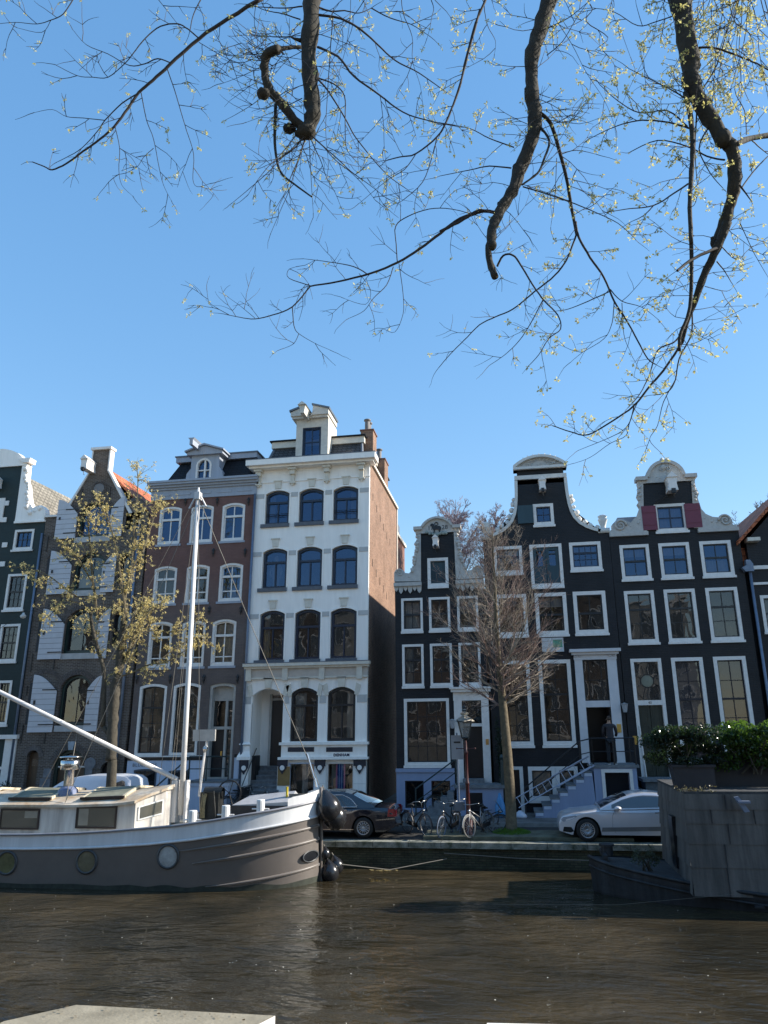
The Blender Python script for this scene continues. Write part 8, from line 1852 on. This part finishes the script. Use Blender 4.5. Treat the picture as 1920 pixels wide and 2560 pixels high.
def overhanging():
    Y=9.0; rnd=random.Random(77)
    t=thing('tree','large elm whose dark limbs with pale opening buds hang into the top','tree',(2.5,-4.0,2.0))
    fork=Vector((2.2,-3.6,9.0)); q=MB(); q.tube([(2.5,-4.0,1.9),(2.45,-3.95,3),(2.3,-3.8,6),tuple(fork)],[.62,.46,.40,.36],14); q.build('trunk',BARK,t,True)
    def up(P): # carries a limb from the top of the view over to the fork
        return [fork, fork+Vector((P.x*.15-.3,1.2,4.0)), Vector((P.x*.6+.8,P.y*.35,P.z+3.2)), Vector((P.x*.95,P.y*.8,P.z+2.6)), P]
    q=MB()
    big=[ [('V',43,37,.0,[(545,-60),(530,150),(518,350),(535,560),(550,700),(520,790),(500,815)]),('V',22,22,-.5,[(500,790),(430,735),(340,620),(280,560),(250,440),(262,340),(330,305)]),('V',12,9,.3,[(320,306),(400,292),(478,290)]),('V',9,4,-.3,[(318,640),(312,800),(318,950),(350,1060),(430,1130),(540,1210)]),('V',11,3,-.2,[(475,250),(440,240),(408,226)]),('V',9,3,-.4,[(345,310),(370,335)])],
          [('W',38,32,.0,[(570,-50),(520,100),(468,270),(465,400),(470,520),(482,600),(455,740),(400,860)]),('W',32,22,-.4,[(405,850),(375,950),(325,1030),(285,1110),(262,1165),(262,1240)]),('X',18,17,-.2,[(262,60),(245,130),(255,200),(278,268)]),('W',10,7,.5,[(505,570),(560,625),(600,750),(640,900),(665,1050),(692,1190)]),('W',8,6,-.4,[(505,640),(553,712),(520,820),(490,880),(415,935)])],
          [('W',47,39,.0,[(1205,-60),(1238,150),(1262,330),(1275,440),(1340,560),(1430,700)]),('W',35,26,.3,[(1420,690),(1478,760),(1492,900),(1478,1000),(1440,1120),(1395,1230)]),('X',25,8,.2,[(1452,-10),(1402,120),(1335,260),(1290,390),(1255,480),(1225,600)]),('W',14,10,-.6,[(1240,470),(1268,600),(1280,740),(1270,900),(1263,1050),(1270,1230)]),('X',10,8,-.3,[(1268,0),(1272,150),(1270,330),(1258,450),(1215,560),(1210,640)]),('W',15,12,.6,[(1495,735),(1560,702),(1680,682)])] ]
    starts=[]
    for g in big:
        q=MB(); o=traced(Y,g,q,.06,rnd,12); X3=o[0][2]; R=o[0][3]; U=up(X3[0]); q.tube([tuple(u) for u in U],[.30,.27,.22,R[0]*1.1,R[0]],10,False); 
        # burrs and old cuts
        for k in range(9):
            V_,W_,X_,R_=o[rnd.randrange(min(2,len(o)))]; i=rnd.randrange(len(X_)); a=rnd.random()*6; q.blob(tuple(X_[i]+Vector((cos(a),sin(a)*.5,0))*R_[i]*.85),R_[i]*.42,7,k,.2,(1,1,1.5))
        if g is big[0]: q.blob(tuple(o[0][2][-1]),.14,9,3,.14,(1.1,.9,.8)); q.blob(tuple(at_y(*pp('V',400,790),Y)),.085,9,5,.16,(1.2,1,.8)); q.blob(tuple(at_y(*pp('V',240,575),Y-.5)),.085,9,8,.15,(1.2,1,.9))
        if g is not big[0]:
            for V_,W_,X_,R_ in o[:2]: q.blob(tuple(X_[-1]),R_[-1]*1.06,9,2,.05,(1,1,1.3))
        q.build('limb',BARK,t,True); starts.append(o)
    # thinner traced branches
    thin=[
     ('Y',9.5,2.6,0,[(1700,-10),(1480,120),(1290,250),(1100,420),(990,520),(900,600),(830,700),(740,820),(650,900),(540,980),(430,1060),(340,1100),(290,1080),(210,1050)]),
     ('Y',4,1.5,.4,[(900,600),(790,670),(680,780),(640,840),(530,960),(430,1020),(370,1050)]),('Y',4.5,1.5,-.4,[(1290,250),(1220,190),(1150,155),(1040,170),(940,250),(860,350),(810,410),(700,500),(600,500),(500,490),(360,420)]),
     ('Y',4,1.5,.5,[(1110,410),(1020,380),(940,412),(840,425),(700,350),(560,290),(470,190)]),('Y',3.5,1.2,.2,[(1085,450),(1130,580),(1160,680),(1210,850),(1255,1000),(1250,1160),(1280,1210),(1360,1190)]),('Y',3.2,1.2,-.3,[(915,600),(950,780),(995,900),(1030,1080),(1060,1200),(1110,1300)]),
     ('Y',2.6,1,-.3,[(745,820),(775,960),(770,1100),(790,1200),(860,1270)]),('Y',2.6,1,.3,[(680,780),(540,765),(430,755),(340,710),(220,730)]),('Y',2,1,0,[(995,960),(930,1020),(890,1080),(820,1120)]),('Y',2,1,0,[(775,960),(850,1020),(900,1090),(980,1130)]),
     ('Y',3.4,1.2,0,[(490,-30),(410,90),(330,130),(240,155),(100,145),(-20,155)]),('Y',2,1,.2,[(330,130),(270,210),(110,180)]),('Y',3.5,2.5,0,[(1310,-20),(1255,90),(1232,190)]),('Y',2.5,1.5,0,[(1020,-10),(1100,90),(1150,155)]),('Y',2.2,1,0,[(1290,275),(1400,340),(1500,390),(1640,440)]),
     ('V',8,2.5,.3,[(580,92),(720,115),(850,190),(950,280),(1050,370),(1200,450),(1370,570)]),('V',8,2.5,-.4,[(575,290),(700,350),(800,470),(950,580),(1100,690),(1250,740),(1420,775)]),('V',5.5,2,.5,[(575,485),(640,560),(740,720),(800,830),(900,960),(1010,1080),(1120,1160)]),
     ('V',5,1.6,-.4,[(575,480),(680,520),(740,590),(745,720),(750,900),(800,980)]),('V',6,2,.4,[(585,45),(660,70),(740,65),(830,80),(905,50)]),('V',4,1.5,0,[(905,50),(1020,110),(1150,150),(1260,220)]),('V',4.5,2,.2,[(480,40),(350,50),(180,40)]),('V',4,1.5,-.3,[(470,120),(360,85),(260,65),(200,40)]),
     ('V',3.5,1.2,0,[(670,110),(650,350),(635,600),(625,800),(640,980)]),('V',3,1.2,.5,[(960,590),(980,760),(985,900),(1000,1050)]),
     ('W',8,4,.0,[(235,-10),(180,120),(130,300),(100,430),(50,570),(0,680)]),('V',7,3,.0,[(1390,690),(1360,760),(1310,840),(1180,945),(1080,965),(1000,985)]),('V',7,6,0,[(1573,60),(1500,330),(1440,560),(1390,690)]),('V',4,2,.2,[(1310,840),(1280,960),(1220,1120),(1100,1230)]),('V',3,1.2,.2,[(1180,945),(1110,1040),(1000,1110),(830,1250)]),
     ('V',9,4,-.3,[(1590,1295),(1450,1345),(1330,1430),(1200,1530),(1070,1610),(900,1680),(700,1730),(530,1758)]),('V',4.5,1.6,-.3,[(530,1758),(420,1885),(300,1935),(190,1960),(100,1950),(0,1930)]),('W',9,8,-.1,[(290,1075),(200,1065),(150,1090),(90,1125),(0,1170)]),
     ('V',4,2,0,[(1065,1610),(1058,1500),(1055,1390),(1130,1330),(1260,1285),(1400,1285),(1590,1335)]),('V',4,1.2,.3,[(890,1690),(800,1640),(650,1610),(490,1590)]),('V',3,1,0,[(530,1755),(400,1710),(395,1660),(440,1640)]),('V',3.5,1.3,.2,[(420,1885),(430,2000),(460,2050),(560,2110),(650,2150)]),('V',2.2,1,0,[(460,2050),(430,2110),(370,2140)]),
     ('V',3,1.2,.3,[(1075,1620),(1100,1800),(1100,1930),(1050,2040),(980,2020)]),('V',3,1.2,-.3,[(1040,1640),(1000,1750),(920,1830),(860,1910),(770,1955)]),('V',2.6,1,.3,[(830,1680),(900,1780),(870,1870),(740,1835)]),('V',2.4,1,0,[(190,1955),(100,1880),(30,1830)]),('J',2.4,1,0,[(240,485),(160,440),(110,400),(98,335)]),
     ('X',8,3.5,0,[(685,-10),(700,60),(760,170),(830,270),(880,390),(940,480),(1000,590),(1050,680),(1090,710)]),('X',6,2,.3,[(690,50),(640,180),(580,260),(480,340),(370,430),(280,470),(200,510),(120,590),(50,660),(-5,725)]),
     ('X',7,2,-.3,[(290,215),(320,160),(370,158),(410,210),(470,310),(530,390),(595,460),(610,530),(550,580),(500,660),(450,715)]),('X',4,1.5,.3,[(520,385),(460,500),(400,590),(330,660),(250,715)]),('X',4,1.5,0,[(860,340),(750,390),(650,430),(590,440)]),('X',4,1.3,.2,[(860,330),(920,390),(1020,420),(1100,480)]),('X',3.5,1.3,.2,[(880,395),(870,500),(830,580),(720,650),(660,700)]),('X',3,1.2,0,[(920,400),(930,560),(960,640)]),
     ('W',5,1.8,.3,[(360,850),(250,840),(150,860),(0,890)]),('W',4.5,1.8,-.3,[(420,945),(540,980),(680,1030),(800,1080),(900,1130),(980,1200)]),('W',4,1.5,0,[(375,745),(250,700),(150,650),(0,620)]),
     ('X',8,3,.3,[(1225,600),(1130,740),(1060,820),(980,920),(880,990),(750,1065),(660,1050),(570,1020)]),('X',5,3,.2,[(1275,440),(1270,560),(1210,680),(1190,790),(1150,850),(1080,865)]),('X',5.5,2.5,-.3,[(1215,560),(1180,600),(1100,640),(1060,760),(1010,860),(950,930)]),('X',4,1.5,.3,[(1060,820),(1000,900),(960,1000),(940,1070),(860,1110),(760,1180),(680,1210)]),
     ('X',4,1.3,0,[(1190,790),(1130,900),(1100,1020),(1060,1090),(1110,1150)]),('X',4,1.3,.3,[(980,920),(960,1000),(900,1060),(700,1145)]),
     ('W',7,4,.3,[(1310,240),(1400,245),(1500,280),(1600,320),(1680,365)]),('W',5,3,.3,[(1525,950),(1600,850),(1680,770)]),('W',7,2.5,.1,[(1515,935),(1575,1018)]),('W',5,2.5,.4,[(1310,480),(1400,330),(1450,170),(1510,0),(1530,-40)]),('X',9,7,-.3,[(1400,120),(1290,170),(1200,235)]),('X',4.5,2,.2,[(1400,190),(1440,240),(1475,298)]),
     ('W',6,2,-.4,[(1265,650),(1180,625),(1050,608),(950,620),(850,655),(760,700)]),('W',6,2,-.5,[(1255,930),(1180,980),(1080,1040),(960,1055),(865,1070)]),('W',4,1.5,0,[(1080,1040),(1030,1090),(970,1120)]),('W',6,2.5,.3,[(1440,810),(1350,790),(1250,740),(1100,710),(960,770)]),('W',5,2,0,[(1260,510),(1180,460),(1060,400),(960,350)]),('W',5,2,.2,[(1250,640),(1150,560),(1010,570),(900,510),(810,430)]),
     ('W',5,2,.3,[(1300,560),(1290,750),(1300,920)]),('W',5,2,.1,[(1360,640),(1310,750),(1370,880),(1430,950)]),('W',3.5,1.5,.2,[(1180,80),(1090,110),(1000,130),(880,60),(770,40)]),('W',3.5,1.5,.2,[(750,10),(770,50),(740,110),(850,190),(790,250),(865,260)]),('W',3.5,1.5,-.2,[(550,140),(650,90),(750,10)]),('W',3,1.5,-.2,[(540,280),(620,210),(680,110),(740,20)]),
     ('W',3.5,1.4,.5,[(1560,-10),(1540,200),(1490,380),(1440,560)]),('W',4,1.5,.4,[(1580,712),(1640,765),(1690,800)]),('W',3.5,1.4,.5,[(1550,680),(1540,560),(1490,450),(1530,300)]),('X',3.5,1.3,.5,[(1520,0),(1590,150),(1660,270)]),('X',3.4,1.3,.4,[(1420,110),(1500,180),(1560,130),(1640,80)]),('X',2.5,1,.4,[(1340,315),(1450,340),(1500,300)]),
     ('W',3,1.2,.2,[(590,620),(700,600),(760,540)]),('W',3,1.2,.2,[(610,780),(690,760),(790,780)]),('W',3.2,1.3,-.2,[(590,800),(580,1000),(560,1150)]),
     ]
    for k in range(10):   # fan of shoots below the first cut limb
        a=-1.0+k*.21+rnd.uniform(-.12,.12); L=rnd.uniform(330,680)*(1-abs(a)*.22); x0=500+rnd.uniform(-60,40); pts=[(x0,825)]
        for j in range(1,6):
            f=j/5; pts.append((x0+L*f*sin(a)*(1+.35*f*rnd.uniform(.4,1)),825+L*f*(cos(a)*(1-.3*f)+.3*f)+rnd.uniform(-12,12)))
        thin.append(('V',rnd.uniform(3,6),1.3,rnd.uniform(-.8,.8),pts))
    for k in range(16):   # shoots springing left of the first limb
        y0=rnd.uniform(60,640); x0=rnd.choice([480,300,255]) if y0>300 else 470; L=rnd.uniform(200,420); a=rnd.uniform(-.7,.55); pts=[(x0,y0)]
        for j in range(1,5): f=j/4; pts.append((x0-L*f*cos(a),y0+L*f*sin(a)-30*f*f))
        thin.append(('V',rnd.uniform(1.8,3),1,rnd.uniform(-.7,.7),pts))
    for k in range(24):   # fine growth hanging in from above the view
        x0=rnd.choice([rnd.uniform(820,1400),rnd.uniform(1000,1420),rnd.uniform(1450,1900),rnd.uniform(1500,1900),rnd.uniform(1780,1920)]); L=rnd.uniform(120,420); a=rnd.uniform(-.6,.6); pts=[(x0,-30)]
        for j in range(1,6): f=j/5; pts.append((x0+L*f*sin(a)+rnd.uniform(-8,8),-30+L*f*cos(a)))
        thin.append(('P',rnd.uniform(2,3.6),1,rnd.uniform(-1,1.2),pts))
    q=MB(); out=traced(Y,thin,q,.12,rnd,7); q.build('branches',TWIG,t,True)
    tq=MB(); bq=MB()
    def amount(x,y):   # how full of open buds each part of the crown is
        v=.22
        if x>1350: v=.62
        if x>1500 and y<560: v=1.0
        if 1060<x<1350 and y<420: v=.6
        if 700<x<1060 and y<380: v=.4
        if y>900 and x>1400: v=.55
        if x<500: v=.30
        if 560<x<900 and 560<y<900: v=.06
        return v
    def twig(x,y,yy,dx,dy,L,w_,order):
        pts=[(x,y,yy)]; n=5; a=math.atan2(dy,dx); bend=rnd.uniform(-.22,.22); dyy=rnd.uniform(-.12,.12)
        for k in range(n): a+=bend*.5+rnd.gauss(0,.13); pts.append((pts[-1][0]+cos(a)*L/n,pts[-1][1]+sin(a)*L/n,pts[-1][2]+dyy*L/100)) 
        X3=[at_y(*p) for p in pts]; s=X3[0].length/FPX; tq.tube([tuple(p) for p in X3],[max(.0016,w_*(1-.55*k/n))*s*.5 for k in range(n+1)],3,False)
        am=amount(x,y)
        if rnd.random()<am*1.0: leaf_cluster(bq,X3[-1],rnd.randint(6,9),.046,rnd,.5)
        for k in range(1,n):
            if rnd.random()<am*.33: leaf_cluster(bq,X3[k],rnd.randint(4,6),.038,rnd,.5)
        if order<1:
            for k in range(rnd.randint(2,4)):
                i=rnd.randint(1,n-1); b=a+rnd.choice([-1,1])*rnd.uniform(.4,1.0); twig(*pts[i],cos(b),sin(b),L*rnd.uniform(.3,.6),w_*.75,order+1)
    for (V,W,X3,R) in out:
        L=0; nxt=rnd.uniform(20,50)
        for i in range(len(V)-1):
            dx,dy=V[i+1][0]-V[i][0],V[i+1][1]-V[i][1]; l=math.hypot(dx,dy); L+=l
            if L>nxt and V[i][1]>-20:
                nxt=L+rnd.uniform(34,80)*(1.0 if W[i]<6 else 1.5); a=math.atan2(dy,dx)+rnd.choice([-1,1])*rnd.uniform(.5,1.1); twig(V[i][0],V[i][1],V[i][2],cos(a),sin(a),rnd.uniform(30,105),1.45,0)
        # tip
        twig(*V[-1],dx,dy,rnd.uniform(25,60),1.3,1)
    for o in starts:
        for V,W,X3,R in o:
            for i in range(0,len(V)-1):
                if rnd.random()<.35 and V[i][1]>-20: a=rnd.choice([0,pi])+rnd.uniform(-.8,.8); twig(V[i][0],V[i][1],V[i][2],cos(a),sin(a),rnd.uniform(50,150),1.6,0)
    tq.build('twigs',TWIG,t); o=bq.build('opening_buds',leafmat('pale_green_bud',(.60,.56,.24),(.66,.60,.22),.5),t)
overhanging()
